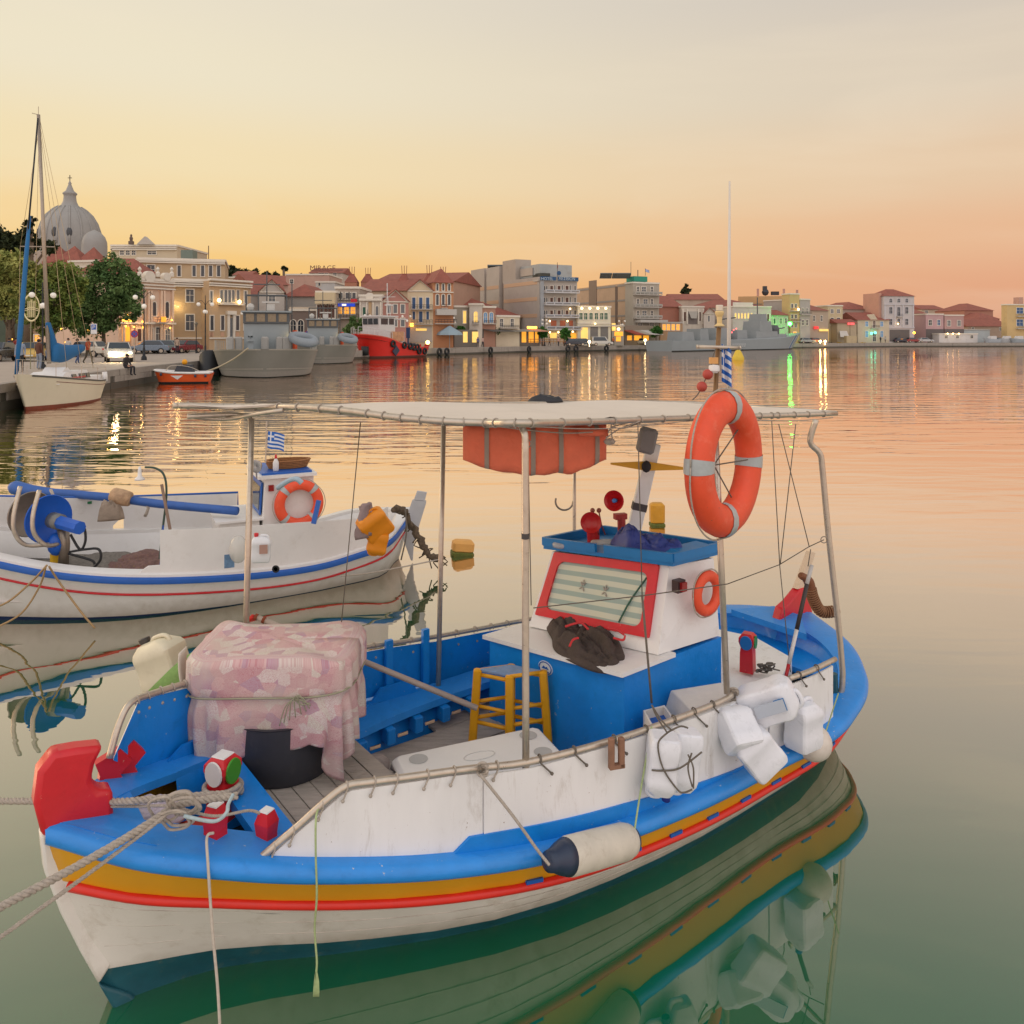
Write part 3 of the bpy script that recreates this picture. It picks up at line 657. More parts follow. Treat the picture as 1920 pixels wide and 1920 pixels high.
# striped curtain close behind the pane
def curtain_mat():
    m = bpy.data.materials.new('striped_curtain'); m.use_nodes = True; n = m.node_tree; b = n.nodes['Principled BSDF']; K = n.links.new
    g = n.nodes.new('ShaderNodeTexCoord'); mp = n.nodes.new('ShaderNodeMapping'); K(g.outputs['UV'], mp.inputs[0])
    w = n.nodes.new('ShaderNodeTexWave'); w.bands_direction = 'Y'; w.inputs['Scale'].default_value = 1.6; w.inputs['Distortion'].default_value = 1.0; w.inputs['Detail Scale'].default_value = .6; K(mp.outputs[0], w.inputs[0])
    r = n.nodes.new('ShaderNodeValToRGB'); r.color_ramp.elements[0].position = .44; r.color_ramp.elements[1].position = .52
    r.color_ramp.elements[0].color = (*lin('98aca2'), 1); r.color_ramp.elements[1].color = (*lin('c9cdb8'), 1); K(w.outputs[0], r.inputs[0]); K(r.outputs[0], b.inputs[0])
    b.inputs['Roughness'].default_value = .7; b.inputs['Coat Weight'].default_value = .55; b.inputs['Coat Roughness'].default_value = .03
    return m
cu = MB(); rows = []
for i in range(25): rows.append([wp(.09 + .79 * i / 24, .25 + .65 * j / 8, .008 + .0035 * math.sin(i * .9 + j * .2)) for j in range(9)])
cu.grid(rows); co = cu.obj('windscreen', curtain_mat(), cabin, smooth=True)
uv = co.data.uv_layers.new(name='UVMap')
for l in co.data.loops:
    i, j = divmod(l.vertex_index, 9); uv.data[l.index].uv = (i / 24, j / 8)
for (s, t) in ((.36, .62), (.55, .6)):
    m = MB(); [m.tube([wp(s + dx, t + dy, .016), wp(s + dx * .2, t + dy * .2, .016)], .004, 5) for dx, dy in ((.02, .05), (-.02, .05), (.02, -.06), (-.02, -.04), (0, .08))]; m.obj('curtain_ornament', mat('ornament', 'a9a094', .4), cabin)
m = MB(); m.tube([wp(.70, .27, .014), wp(.76, .55, .016), wp(.86, .86, .014)], .006, 5, k=4); m.obj('inner_handrail', mat('dark_green', '2c5a48', .5), cabin)
# blue roof with upstanding tray edges
rf = MB(); e = .055
def rp(u, v, z): return W1(u, v, z + .075 * v)
rf.slab([rp(3.28, .535, 1.475), rp(3.74, .535, 1.475), rp(3.68, -.51, 1.475), rp(3.09, -.50, 1.475)], [rp(3.28, .535, 1.50), rp(3.74, .535, 1.50), rp(3.68, -.51, 1.50), rp(3.09, -.50, 1.50)])
RB = mat('roof_blue', '1e78b8', .4, var=.1, scale=8, bump=.2); roof = rf.obj('roof', RB, cabin)
def edge(a, b, h=.055, w=.025, name='roof_edge'):
    m = MB(); a = rp(*a); b = rp(*b); d = (b - a); M = frame((a + b) / 2 + Vector((0, 0, h / 2)), d); m.box((0, 0, 0), (d.length, w, h), M=M); return m.obj(name, RB, roof)
edge((3.28, .54, 1.501), (3.19, .02, 1.501)); edge((3.175, -.05, 1.501), (3.09, -.50, 1.501)); edge((3.28, .535, 1.501), (3.74, .535, 1.501)); edge((3.74, .53, 1.501), (3.68, -.50, 1.501)); edge((3.09, -.505, 1.501), (3.68, -.515, 1.501))
m = MB(); m.prism([rp(3.3, .40, 1.502), rp(3.74, .40, 1.502), rp(3.66, .40, 1.56), rp(3.38, .40, 1.56)], VA * .12); m.obj('roof_ridge', RB, roof)
# oval maker badge with plain blue ring
bp_ = W1(2.70, -.36, .845); M = Matrix.Translation(W1(2.695, -.38, .80)) @ frame((0, 0, 0), (W1(*fn, 0) - W1(*ff_, 0))).to_3x3().to_4x4() @ Matrix.Rotation(R(90), 4, 'X')
# (front face runs from ff_ to fn)
fd_ = (W1(*fn, 0) - W1(*ff_, 0)).normalized(); nr = Vector((fd_.y, -fd_.x, 0));
if nr.y > 0: nr = -nr
cen = W1(*ff_, .825) + fd_ * .52; Mb = Matrix((fd_, ZA, nr)).transposed().to_4x4(); Mb.translation = cen + nr * .002
m = MB(Mb); m.lathe([(.062, 0), (.058, .003)], n=24, sy=.72); bd = m.obj('badge', mat('badge_white', 'd0d8e0', .4, dirt=.5, dcol='8a98a8'), cabin)
m = MB(Mb); m.torus(Matrix.Translation((0, 0, .004)) @ Matrix.Scale(.72, 4, (0, 1, 0)), .052, .004, 24, 5); m.prism([(-.03, -.005, .003), (.03, -.005, .003), (.012, .012, .003), (0, .004, .003), (-.012, .014, .003)], (0, 0, .002)); m.box((0, -.022, .004), (.06, .01, .002)); m.obj('badge_print', DBLUE, bd)
# red side lamp on the wheelhouse wall
m = MB(); m.box(tuple(W1(3.30, .565, 1.40)), (.07, .05, .075), rz=R(37)); o = m.obj('side_lamp', mat('lamp_dark', '3a2a2c', .4), cabin); m = MB(); m.box(tuple(W1(3.305, .60, 1.40)), (.045, .02, .055), rz=R(37)); m.obj('red_lens', mat('lens_red', '8c1c1c', .2), o)

# ---------------------------------------------------------------- canopy
def post(a, b, mid=None, name='canopy_post', r=.018, m=STEEL):
    q = MB(); q.tube([a] + (mid or []) + [b], r, 10, k=4 if mid else 0); return q.obj(name, m, boat1, smooth=True)
T985 = PD(985, 800, 4.02)
nb_ = W1(*H1.side(985, 1430, 1, .06)); Y0 = nb_.y
post(PD(986, 1440, Y0 + .01), PD(985, 830, Y0), [PD(985, 900, Y0)], name='canopy_post'); 
q = MB(); q.tube([PD(985, 833, Y0), PD(984, 815, Y0 + .01), PD(978, 800, Y0 + .06)], .017, 10, k=4); q.obj('post_bend', STEEL, boat1, smooth=True)
q = MB(); q.tube([PD(985, 1000, Y0), PD(985, 1010, Y0)], .0195, 10); q.obj('tape_band', mat('tape_dark', '4a4444', .6), boat1)
p2 = W1(*H1.side(1363, 1300, 1, .06)); post(p2, PD(1340, 785, p2.y + .02), name='canopy_post')
p3 = W1(4.6, .84, .43); post(p3, PD(1530, 787, p3.y - .15), [PD(1580, 1262, p3.y - .02), PD(1553, 1000, p3.y - .08), PD(1542, 880, p3.y - .11), PD(1537, 850, p3.y - .12), PD(1519, 828, p3.y - .13)], name='canopy_post', r=.02)
q = MB(); q.tube([W1(4.6, .84, .42), W1(4.58, .84, .62)], .024, 10); q.obj('post_sleeve', TEAL, boat1)
post(W1(1.10, -.92, .70), W1(1.14, -.90, 2.45), name='canopy_post'); post(W1(2.42, -.84, .33), W1(2.48, -.86, 2.35), name='canopy_post'); post(W1(3.74, -.90, .5), W1(3.72, -.88, 2.36), name='canopy_post', r=.014)
q = MB(); q.tube([W1(1.14, -.90, 2.44), W1(1.12, -.93, 2.46), W1(1.05, -1.0, 2.475), W1(.80, -1.02, 2.475)], .016, 8, k=4); q.obj('post_bend', STEEL, boat1, smooth=True)
nearE = [PD(985, 793, Y0), PD(1100, 791, 4.36), PD(1300, 783, 5.08), PD(1450, 779, 5.6), PD(1568, 775, 6.02)]
frontE = [W1(.72, -1.02, 2.545), PD(440, 762, 4.85), PD(550, 763, 4.55), PD(640, 769, 4.33), PD(740, 782, 4.12), PD(835, 790, 4.0), PD(905, 792.5, 3.99)]
farE = [W1(.74, -.98, 2.545), W1(1.4, -.98, 2.505), W1(2.6, -.98, 2.455), W1(3.8, -.98, 2.405), PD(1285, 755, 7.4)]
fr_ = MB(); fr_.tube(frontE + nearE, .0185, 10, k=4); fr_.tube(farE + [PD(1568, 774, 6.05)], .016, 8, k=3); fr_.obj('canopy_frame', STEEL, boat1, smooth=True)
q = MB(); q.tube([W1(.82, -1.02, 2.475), PD(420, 786, 4.85), PD(470, 778, 4.7), PD(530, 769, 4.57)], .013, 8, k=3); q.obj('canopy_brace', STEEL, boat1, smooth=True)
CLOTH = mat('canopy_cloth', 'd9cdbf', .8, var=.05, scale=2, dirt=.2, dcol='b9a994', bump=.1)
en = cr(frontE[1:] + nearE, 4); ef = cr([frontE[0], farE[0]] + farE[1:], 6)
def resamp(p, n):
    d = [0];
    for i in range(1, len(p)): d.append(d[-1] + (p[i] - p[i - 1]).length)
    o = []
    for i in range(n):
        t = d[-1] * i / (n - 1); j = max(min(int(np.searchsorted(d, t)), len(p) - 1), 1); f_ = (t - d[j - 1]) / max(d[j] - d[j - 1], 1e-9); o.append(p[j - 1].lerp(p[j], f_))
    return o
NA, NB = resamp(en, 41), resamp(ef, 41); cl = MB(); rows_t = []; rows_b = []
for i in range(41):
    r1 = [];
    for j in range(13):
        t = j / 12; p = NA[i].lerp(NB[i], t); sag = -.018 * math.sin(math.pi * t) * (1 + .6 * math.sin(i * .9)); cr_n = .012 * abs(math.sin(i * math.pi / 2.2)) * (1 - t) ** 6
        r1.append(p + Vector((0, 0, .012 + sag - cr_n + .012 * math.sin(i * .35 + 3 * t))))
    rows_t.append(r1); rows_b.append([p - Vector((0, 0, .006)) for p in r1])
cl.grid(rows_t); cl.grid([r[::-1] for r in rows_b]); cl.obj('canopy_cloth', CLOTH, boat1, smooth=True)
# lacing rings round the frame pipe
lp = resamp(cr(frontE + nearE, 6), 400)
for x in [352, 395, 440, 480, 522, 560, 600, 640, 690, 720, 755, 790, 832, 868, 908, 931, 965, 995, 1053, 1103, 1152, 1198, 1243, 1290, 1424, 1446, 1458, 1490, 1515, 1545]:
    p = min(lp, key=lambda q: abs(960 + F * q.x / q.y - x)); i = lp.index(p); d = (lp[min(i + 1, 399)] - lp[max(i - 1, 0)]).normalized(); u = d.cross(ZA).normalized()
    M = Matrix((u, ZA, d)).transposed().to_4x4(); M.translation = p; m = MB(); m.torus(M, .022, .0038, 12, 5); m.obj('lacing', ROPEC, boat1, smooth=True)
ln = [lp[i] - ZA * (.03 + .012 * math.sin(i)) for i in range(150, 400, 6)]; m = MB(); m.tube(ln, .003, 5); m.obj('canopy_cord', ROPEC, boat1, smooth=True)

# ---------------------------------------------------------------- masts, antenna, aerial lamp
am = MB(); ap = PD(1367, 1000, 6.0); am.tube([PD(1366.5, 760, 5.28), PD(1367, 570, 5.28), PD(1368, 340, 5.28)], [.014, .0125, .006], 8); ant = am.obj('antenna', mat('antenna_white', 'd8cfc4', .35, var=.05), boat1, smooth=True)
m = MB(); m.tube([PD(1366.5, 770, 5.28), PD(1366.5, 792, 5.28)], .02, 8); m.obj('antenna_foot', STEEL, ant)
lm = MB(); lm.tube([PD(1342, 796, p2.y + .02), PD(1341, 745, 5.12), PD(1348, 614, 5.14)], .015, 8); pole = lm.obj('light_pole', mat('brown_pole', '8a6a48', .5, metal=.3, dirt=.5, dcol='5a3a26'), boat1, smooth=True)
m = MB(Matrix.Translation(PD(1349, 612, 5.14))); m.lathe([(.03, 0), (.034, .004), (.016, .02), (.018, .06), (.026, .075), (.03, .09), (.024, .1)], n=14); m.obj('lamp_base', mat('lamp_cream', 'd9bd84', .4), pole)
m = MB(Matrix.Translation(PD(1349, 582, 5.14))); m.lathe([(.022, 0), (.024, .03), (.02, .035)], n=14); m.obj('lamp_glass', mat('lens_clear', 'd8cdbb', .15, spec=.8), pole)
m = MB(); m.tube([PD(1308, 650, 5.12), PD(1388, 652, 5.1)], .012, 8); m.tube([PD(1306, 650, 5.12), PD(1309, 650, 5.12)], .014, 8); m.tube([PD(1386, 652, 5.1), PD(1389, 652, 5.1)], .014, 8); m.obj('crossbar', STEEL, pole, smooth=True)
m = MB(); m.box(tuple(PD(1338, 676, 5.1)), (.05, .04, .04)); m.obj('float_cube', mat('float_tan', 'd6a060', .6), pole)
m = MB(Matrix.Translation(PD(1339, 692, 5.1))); m.lathe([(.02, -.025), (.035, -.01), (.034, .022), (.02, .028)], n=12); m.obj('white_float', WHITE, pole)
for px, py in ((1327, 702), (1316, 725)):
    m = MB(); m.sph(PD(px, py, 5.1), .034, 14); m.obj('red_float', mat('float_red', 'b5483c', .6), pole, smooth=True)
m = MB(); m.tube([PD(1342, 655, 5.11), PD(1337, 668, 5.1), PD(1332, 690, 5.1), PD(1316, 725, 5.1), PD(1308, 740, 5.1), PD(1298, 750, 5.1)], .004, 5, k=3); m.obj('float_cord', ROPED, pole)
def flag_mat(name, n=9):
    m = bpy.data.materials.new(name); m.use_nodes = True; k = m.node_tree; b = k.nodes['Principled BSDF']; K = k.links.new
    tcx = k.nodes.new('ShaderNodeTexCoord'); sp = k.nodes.new('ShaderNodeSeparateXYZ'); K(tcx.outputs['UV'], sp.inputs[0])
    def M_(op, a, bb):
        q = k.nodes.new('ShaderNodeMath'); q.operation = op
        for i, v in enumerate((a, bb)):
            if v is None: continue
            if isinstance(v, (int, float)): q.inputs[i].default_value = v
            else: K(v, q.inputs[i])
        return q.outputs[0]
    st = M_('GREATER_THAN', M_('FRACT', M_('ADD', M_('MULTIPLY', sp.outputs[1], 4.5), .0), None), .4999)   # nine stripes, blue first
    cx = M_('LESS_THAN', sp.outputs[0], .37); cy = M_('GREATER_THAN', sp.outputs[1], .444); can = M_('MULTIPLY', cx, cy)
    a1 = M_('LESS_THAN', M_('ABSOLUTE', M_('SUBTRACT', sp.outputs[0], .185), None), .037); a2 = M_('LESS_THAN', M_('ABSOLUTE', M_('SUBTRACT', sp.outputs[1], .722), None), .055)
    cross = M_('MULTIPLY', M_('MAXIMUM', a1, a2), can); w = M_('MAXIMUM', M_('MULTIPLY', st, M_('SUBTRACT', 1, can)), cross)
    mx_ = k.nodes.new('ShaderNodeMix'); mx_.data_type = 'RGBA'; mx_.inputs[6].default_value = (*lin('2a66b8'), 1); mx_.inputs[7].default_value = (*lin('dcdce0'), 1); K(w, mx_.inputs[0]); K(mx_.outputs[2], b.inputs[0]); b.inputs['Roughness'].default_value = .8
    return m
FLAG = flag_mat('striped_flag')
def flag(name, corner, du, dv, ripple, label=None, cat=None, parent=None, nu=20, nv=10, k=2.2):
    """cloth from a hoist corner: du along the fly, dv up the hoist"""
    b = MB(); du, dv = Vector(du), Vector(dv); n = du.cross(dv).normalized(); rows = []
    for i in range(nu + 1):
        s = i / nu; rows.append([Vector(corner) + du * s + dv * (j / nv) + n * ripple * math.sin(k * math.pi * s + 1.4 * j / nv) * min(s * 3, 1) - ZA * (ripple * .5 * s * s) for j in range(nv + 1)])
    b.grid(rows); o = b.obj(name, FLAG, parent, smooth=True); uv = o.data.uv_layers.new(name='UVMap')
    for l in o.data.loops: i, j = divmod(l.vertex_index, nv + 1); uv.data[l.index].uv = (i / nu, j / nv)
    return tag(o, label, cat) if label else o
flag('flag', PD(1353, 715, 5.12), (.062, -.01, -.03), (-.0, 0, .24), .02, 'folded blue and white striped flag hanging beside the front boat\'s lamp pole', 'flag', k=3)
# raked wooden mast on the wheelhouse roof
mM = MB(); a, b_ = PD(1182, 1022, 6.02), PD(1226, 832, 6.02); d = (b_ - a); M = frame((a + b_) / 2, d, z=(0, -1, 0)); mM.box((0, 0, 0), (d.length, .10, .06), M=M, bev=.004); mast = mM.obj('mast', WHITE, boat1)
m = MB(); q = a.lerp(b_, .38); m.box((0, 0, 0), (.055, .108, .068), M=frame(q, d, z=(0, -1, 0))); m.obj('mast_band', mat('tape_dark', '4a4444', .6), mast)
m = MB(); q = PD(1213, 826, 5.93); m.box((0, 0, 0), (.19, .13, .09), M=frame(q, d, z=(0, -1, 0)), bev=.02); m.obj('mast_box', mat('box_grey', '8d8784', .6), mast)
wv = MB(); c = PD(1211, 874, 5.9); wv.slab([PD(1145, 871, 5.9), PD(1145, 868, 5.9), c + Vector((0, 0, .035)), PD(1281, 876, 5.9), PD(1281, 881, 5.9), c - Vector((0, 0, .035))], [p + Vector((0, .014, 0)) for p in [PD(1145, 871, 5.9), PD(1145, 868, 5.9), c + Vector((0, 0, .035)), PD(1281, 876, 5.9), PD(1281, 881, 5.9), c - Vector((0, 0, .035))]]); wv.obj('wooden_cross_arm', YEL, mast)
m = MB(); m.sph(c - Vector((0, .02, 0)), .045, 10, (.8, .5, 1)); m.obj('knot', mat('knot_dark', '2e2a2c', .8, bump=.6), mast, smooth=True)
# hook on the far rear post
m = MB(); m.torus(Matrix.Translation(PD(1058, 940, 6.85)) @ Matrix.Rotation(R(90), 4, 'X'), .075, .008, 20, 6, a0=R(160), a1=R(360)); m.obj('hook', STEELD, boat1, smooth=True)
# horn and loudhailer on the roof
def horn(c, dirv, r, ln_, col, nm, knob):
    dv = Vector(dirv).normalized(); M = Matrix.Translation(c) @ dv.to_track_quat('Z', 'Y').to_matrix().to_4x4(); h = MB(M)
    h.lathe([(r * .3, -ln_), (r * .34, -ln_ * .6), (r * .42, -ln_ * .45), (r * .8, -ln_ * .1), (r, 0), (r * .99, .004), (r * .9, -.01), (r * .55, -ln_ * .3), (.001, -ln_ * .45)], n=24); o = h.obj(nm, mat(col + '_horn', col, .3, var=.05), cabin, smooth=True, auto=60)
    if knob: k = MB(M); k.lathe([(r * .2, -.05), (r * .22, -.005), (.001, .005)], n=14); k.obj('horn_cap', mat('cap_blue', '4a8cd8', .4), o, smooth=True)
    return o
h1 = horn(PD(1151, 939, 5.75), (-.45, -.95, .12), .075, .12, 'c81e20', 'loudhailer', True)
h2 = horn(PD(1108, 980, 5.65), (-.2, -.98, .1), .075, .07, 'c02422', 'horn', False)
m = MB(); m.tube([PD(1108, 980, 5.73), PD(1112, 997, 5.73), PD(1113, 1025, 5.73)], [.055, .05, .045], 12, k=3); m.obj('horn_pipe', mat('c02422_horn', 'c02422'), h2, smooth=True)
m = MB(); m.box(tuple(PD(1163, 968, 5.8)), (.09, .05, .04), rz=.3); m.tube([PD(1165, 968, 5.8), PD(1166, 1005, 5.8)], .03, 8); m.obj('bracket', mat('bracket_red', 'a8322c', .5), h1)
for px in (1111, 1123):
    m = MB(); m.sph(PD(px, 957, 5.7), .018, 10); m.tube([PD(px, 960, 5.7), PD(px + 5, 985, 5.7), PD(px + 12, 1003, 5.7)], .005, 5); m.obj('lever_knob', mat('knob_brown', '8c4a38', .4), cabin, smooth=True)
# ================================================================ things standing in, lying on and hanging from the front boat
# --- net reel wrapped in a tied patchwork cloth, on a black tub
tubc = Vector((-1.27, 4.46, .572))
tb = MB(Matrix.Translation(tubc) @ Matrix.Rotation(R(18), 4, 'Z')); tb.lathe([(.265, 0), (.285, .03), (.30, .15), (.31, .32), (.32, .33), (.30, .33), (.28, .1)], n=36)
TUBM = mat('tub_plastic', '3a3a40', .6, var=.2, scale=9, dirt=.4, dcol='55524e')
tag(tb.obj('black_tub', TUBM, smooth=True, auto=40), 'dark plastic tub on the front boat deck under the pink cloth', 'tub')
def patch_mat():
    m = bpy.data.materials.new('patchwork_cloth'); m.use_nodes = True; n = m.node_tree; b = n.nodes['Principled BSDF']; K = n.links.new
    g = n.nodes.new('ShaderNodeTexCoord'); mp = n.nodes.new('ShaderNodeMapping'); mp.inputs['Scale'].default_value = (19, 19, 1); mp.inputs['Rotation'].default_value = (0, 0, R(12)); K(g.outputs['UV'], mp.inputs[0])
    v = n.nodes.new('ShaderNodeTexVoronoi'); v.inputs['Randomness'].default_value = .8; v.inputs['Scale'].default_value = .75; K(mp.outputs[0], v.inputs[0])
    r = n.nodes.new('ShaderNodeValToRGB'); r.color_ramp.interpolation = 'CONSTANT'; sp = n.nodes.new('ShaderNodeSeparateColor'); K(v.outputs['Color'], sp.inputs[0]); K(sp.outputs[0], r.inputs[0])
    e = r.color_ramp.elements; e[0].color = (*lin('d5b2b0'), 1); e[1].position = .3; e[1].color = (*lin('dccfc9'), 1)
    for p, c in ((.5, 'cba2a4'), (.68, 'd9d2c6'), (.84, 'bfa0ac')): q = e.new(p); q.color = (*lin(c), 1)
    w = n.nodes.new('ShaderNodeTexVoronoi'); w.feature = 'SMOOTH_F1'; w.inputs['Scale'].default_value = 5; K(mp.outputs[0], w.inputs[0])
    wr = n.nodes.new('ShaderNodeMath'); wr.operation = 'SINE'; ml = n.nodes.new('ShaderNodeMath'); ml.operation = 'MULTIPLY'; ml.inputs[1].default_value = 26; K(w.outputs[0], ml.inputs[0]); K(ml.outputs[0], wr.inputs[0])
    mr = n.nodes.new('ShaderNodeMapRange'); mr.inputs[1].default_value = .1; mr.inputs[2].default_value = .9; mr.inputs[4].default_value = .5; K(wr.outputs[0], mr.inputs[0])
    mx = n.nodes.new('ShaderNodeMix'); mx.data_type = 'RGBA'; mx.inputs[7].default_value = (*lin('b86a74'), 1); K(mr.outputs[0], mx.inputs[0]); K(r.outputs[0], mx.inputs[6])
    t = n.nodes.new('ShaderNodeTexNoise'); t.inputs['Scale'].default_value = 3.2; t.inputs['Detail'].default_value = 6; K(g.outputs['UV'], t.inputs[0])
    tr = n.nodes.new('ShaderNodeMapRange'); tr.inputs[1].default_value = .44; tr.inputs[2].default_value = .68; tr.inputs[4].default_value = .85; K(t.outputs[0], tr.inputs[0])
    m2 = n.nodes.new('ShaderNodeMix'); m2.data_type = 'RGBA'; m2.inputs[7].default_value = (*lin('cdbcb0'), 1); K(tr.outputs[0], m2.inputs[0]); K(mx.outputs[2], m2.inputs[6]); K(m2.outputs[2], b.inputs[0]); b.inputs['Roughness'].default_value = .9
    bn = n.nodes.new('ShaderNodeTexNoise'); bn.inputs['Scale'].default_value = 220; K(g.outputs['UV'], bn.inputs[0]); bp = n.nodes.new('ShaderNodeBump'); bp.inputs['Strength'].default_value = .3; bp.inputs['Distance'].default_value = .004; K(bn.outputs[0], bp.inputs['Height']); K(bp.outputs[0], b.inputs['Normal'])
    return m
cc = Vector((-1.29, 4.46, .085)); cloth = MB(); rows = []; NJ = 120
def hemz(a):
    d = math.degrees(a) % 360   # direction round the reel, 270 = towards the camera
    return float(np.interp(d, [0, 60, 180, 200, 218, 236, 250, 262, 272, 285, 297, 308, 320, 340, 360], [.62, .64, .66, .60, .49, .48, .52, .57, .64, .67, .64, .48, .47, .62, .60]))
for i in range(44):
    row = []; zz_ = lambda q: 1.14 - q
    for j in range(NJ + 1):
        a = 2 * math.pi * j / NJ; ca, sa = math.cos(a), math.sin(a); e = 2 / 4.6
        sx = math.copysign(abs(ca) ** e, ca); sy = math.copysign(abs(sa) ** e, sa); hz = hemz(a) + .065
        if i < 9:
            t = i / 8; r = .0 + t * .985; z = 1.172 + .010 * math.sin(5 * a + 2) * t * t + .012 * math.sin(3 * a) * t
            if t > .9: z -= .006
        else:
            t = (i - 9) / 34; z = 1.14 + (hz - 1.14) * t
            band = 1.0 - z
            fo = a * 8 + 1.2 + 1.3 * math.sin(a * 2); fold = (1 - 2 * abs(math.sin(fo))) * .8 + .35 * math.sin(a * 19 + 4 * t) + (.45 * math.sin(a * 23 - 5 * t) if zz_(z) < .2 else 0)
            zz = 1.14 - z
            waist = -.035 * math.exp(-((zz - .19) / .05) ** 2)
            r = 1.0 + waist + fold * (.016 + .15 * max(0, zz - .19) / .5) - .26 * max(0, zz - .22) * (.85 if sa > -.2 else .55) + (.02 if zz < .15 else 0)
            z += .01 * math.sin(7 * a + 9 * t)
        row.append(cc + Vector((.44 * r * sx, .30 * r * sy, z)))
    rows.append(row)
# the lifted corner at the left
cloth.grid(rows); co = cloth.obj('patchwork_cloth', patch_mat(), smooth=True)
uvl = co.data.uv_layers.new(name='UVMap'); arc = [0]
for j in range(NJ): arc.append(arc[-1] + (rows[10][j + 1] - rows[10][j]).length)
for l in co.data.loops:
    i, j = divmod(l.vertex_index, NJ + 1); p = rows[i][j]; uvl.data[l.index].uv = (arc[j], (i - 9) / 34 * .6 if i >= 9 else .0) if i >= 8 else (p.x + 7, p.y)
sm = co.modifiers.new('thickness', 'SOLIDIFY'); sm.thickness = .006
tag(co, 'pink patchwork cloth tied over the net reel on the front boat', 'cloth')
cn = MB(); p0 = cc + Vector((-.43, -.12, 1.12)); cn.grid([[p0 + Vector((-.06 - .03 * math.sin(t * 3), -.02 + .05 * s, .05 * math.cos(t * 2.4) - .22 * t)) + Vector((.07 * t, 0, 0)) for s in np.linspace(-1, 1, 5)] for t in np.linspace(0, 1, 12)])
cn.obj('cloth_ear', co.data.materials[0], None, smooth=True); ear = bpy.data.objects['cloth_ear']; ear.parent = co; sm = ear.modifiers.new('thickness', 'SOLIDIFY'); sm.thickness = .006
TIEC = mat('tie_cord', '9c9a80', .9, var=.2)
tie = [cc + Vector((.450 * math.copysign(abs(math.cos(a)) ** .44, math.cos(a)), .312 * math.copysign(abs(math.sin(a)) ** .44, math.sin(a)), .985 + .02 * math.cos(a))) for a in np.linspace(0, 2 * math.pi, 40)]
tr_ = rope('tie_cord', tie, .0045, TIEC, parent=None); tr_.parent = co
kn = cc + Vector((.16, -.325, .99))
for q in range(9):
    a = -.3 + q * .35; rope('cord_end', [kn, kn + Vector((math.cos(a) * .05, -.01, math.sin(a * 2) * .03 - .01)), kn + Vector((math.cos(a) * .09, -.0, -.02 - .015 * q))], .003, TIEC).parent = co
# --- big white jug and hank of green line on the far rail
def jug(name, label, M, w=.17, d=.12, h=.26, cap='2440a0', mtl=PLW, group=None, handle=True, capon=True, capr=.022, tint=None):
    """plastic jerry can: bevelled body, sloping shoulder, hollow handle, screw cap"""
    t = local(name, label, 'jerry can', group); t.matrix_world = M; t.matrix_basis = M
    b = MB(); n = 28
    n = 16; c_ = min(w, d) * .17
    def ring(sx, sy, z, ox=0):
        o = []; hx, hy = sx / 2, sy / 2; c2 = min(c_, hx * .7, hy * .7)
        for qx, qy, a0 in ((1, 1, 0), (-1, 1, 90), (-1, -1, 180), (1, -1, 270)):
            for k in range(4): a = R(a0 + 30 * k); o.append((ox + qx * (hx - c2) + c2 * math.cos(a), qy * (hy - c2) + c2 * math.sin(a), z))
        return o
    lv = [(w * .80, d * .78, 0), (w * .93, d * .92, .008), (w, d, .03), (w, d, h * .30), (w * .975, d * .97, h * .33), (w * .975, d * .97, h * .62), (w, d, h * .66), (w, d, h * .74), (w * .94, d * .9, h * .82), (w * .66, d * .62, h * .93), (w * .42, d * .42, h * .955)]
    vs = []; fs = []
    for k, (a, c, z) in enumerate(lv): vs += ring(a, c, z, ox=0 if k < 8 else (-.02 * w if k < 9 else -.06 * w) * (1 if handle else 0))
    for k in range(len(lv) - 1):
        for i in range(n): fs.append((k * n + i, k * n + (i + 1) % n, (k + 1) * n + (i + 1) % n, (k + 1) * n + i))
    fs.append(tuple(range(n - 1, -1, -1))); fs.append(tuple((len(lv) - 1) * n + i for i in range(n))); b.add(vs, fs)
    b.obj('body', mtl, None, smooth=True, auto=26).parent = t
    if handle:
        g = MB(); g.tube([(w * .36, 0, h * .80), (w * .34, 0, h * .92), (w * .22, 0, h * .985), (-w * .02, 0, h * .985), (-w * .1, 0, h * .93)], .013, 8, k=3); g.obj('handle', mtl, None, smooth=True).parent = t
    if capon:
        c = MB(Matrix.Translation((-w * .28, 0, h * .9))); c.lathe([(capr * .8, 0), (capr * .8, .02), (capr, .021), (capr, .045), (capr * .9, .048)], n=16); c.obj('cap', mat('cap_' + cap, cap, .4, var=.04), None, smooth=True, auto=40).parent = t
    return t
def mtx(p, rx=0, ry=0, rz=0): return Matrix.Translation(p) @ Matrix.Rotation(R(rz), 4, 'Z') @ Matrix.Rotation(R(ry), 4, 'Y') @ Matrix.Rotation(R(rx), 4, 'X')
jug('jerry_can', 'cream plastic jug with dark cap on the far rail beside the patchwork cloth', mtx(PD(322, 1292, 4.75), 0, -22, -15), .27, .19, .32, '3a3632', mat('jug_cream', 'd8cfb4', .35, var=.08, scale=8, dirt=.3, dcol='b4a888'), capr=.033)
hk = MB(); base = PD(392, 1212, 4.68); tip = PD(300, 1296, 4.6)
for q in range(22):
    a = q / 21 - .5; hk.tube([base + Vector((a * .03, 0, 0)), base.lerp(tip, .45) + Vector((a * .10 + .02, -.03 * math.cos(a * 3), .03 + a * -.02)), tip + Vector((a * .17, -.02, a * .04))], .0045, 5, k=3)
tag(hk.obj('green_line', mat('green_line', '86a860', .8, var=.2, scale=40), smooth=True), 'hank of pale green fishing line beside the cream jug', 'fishing line')
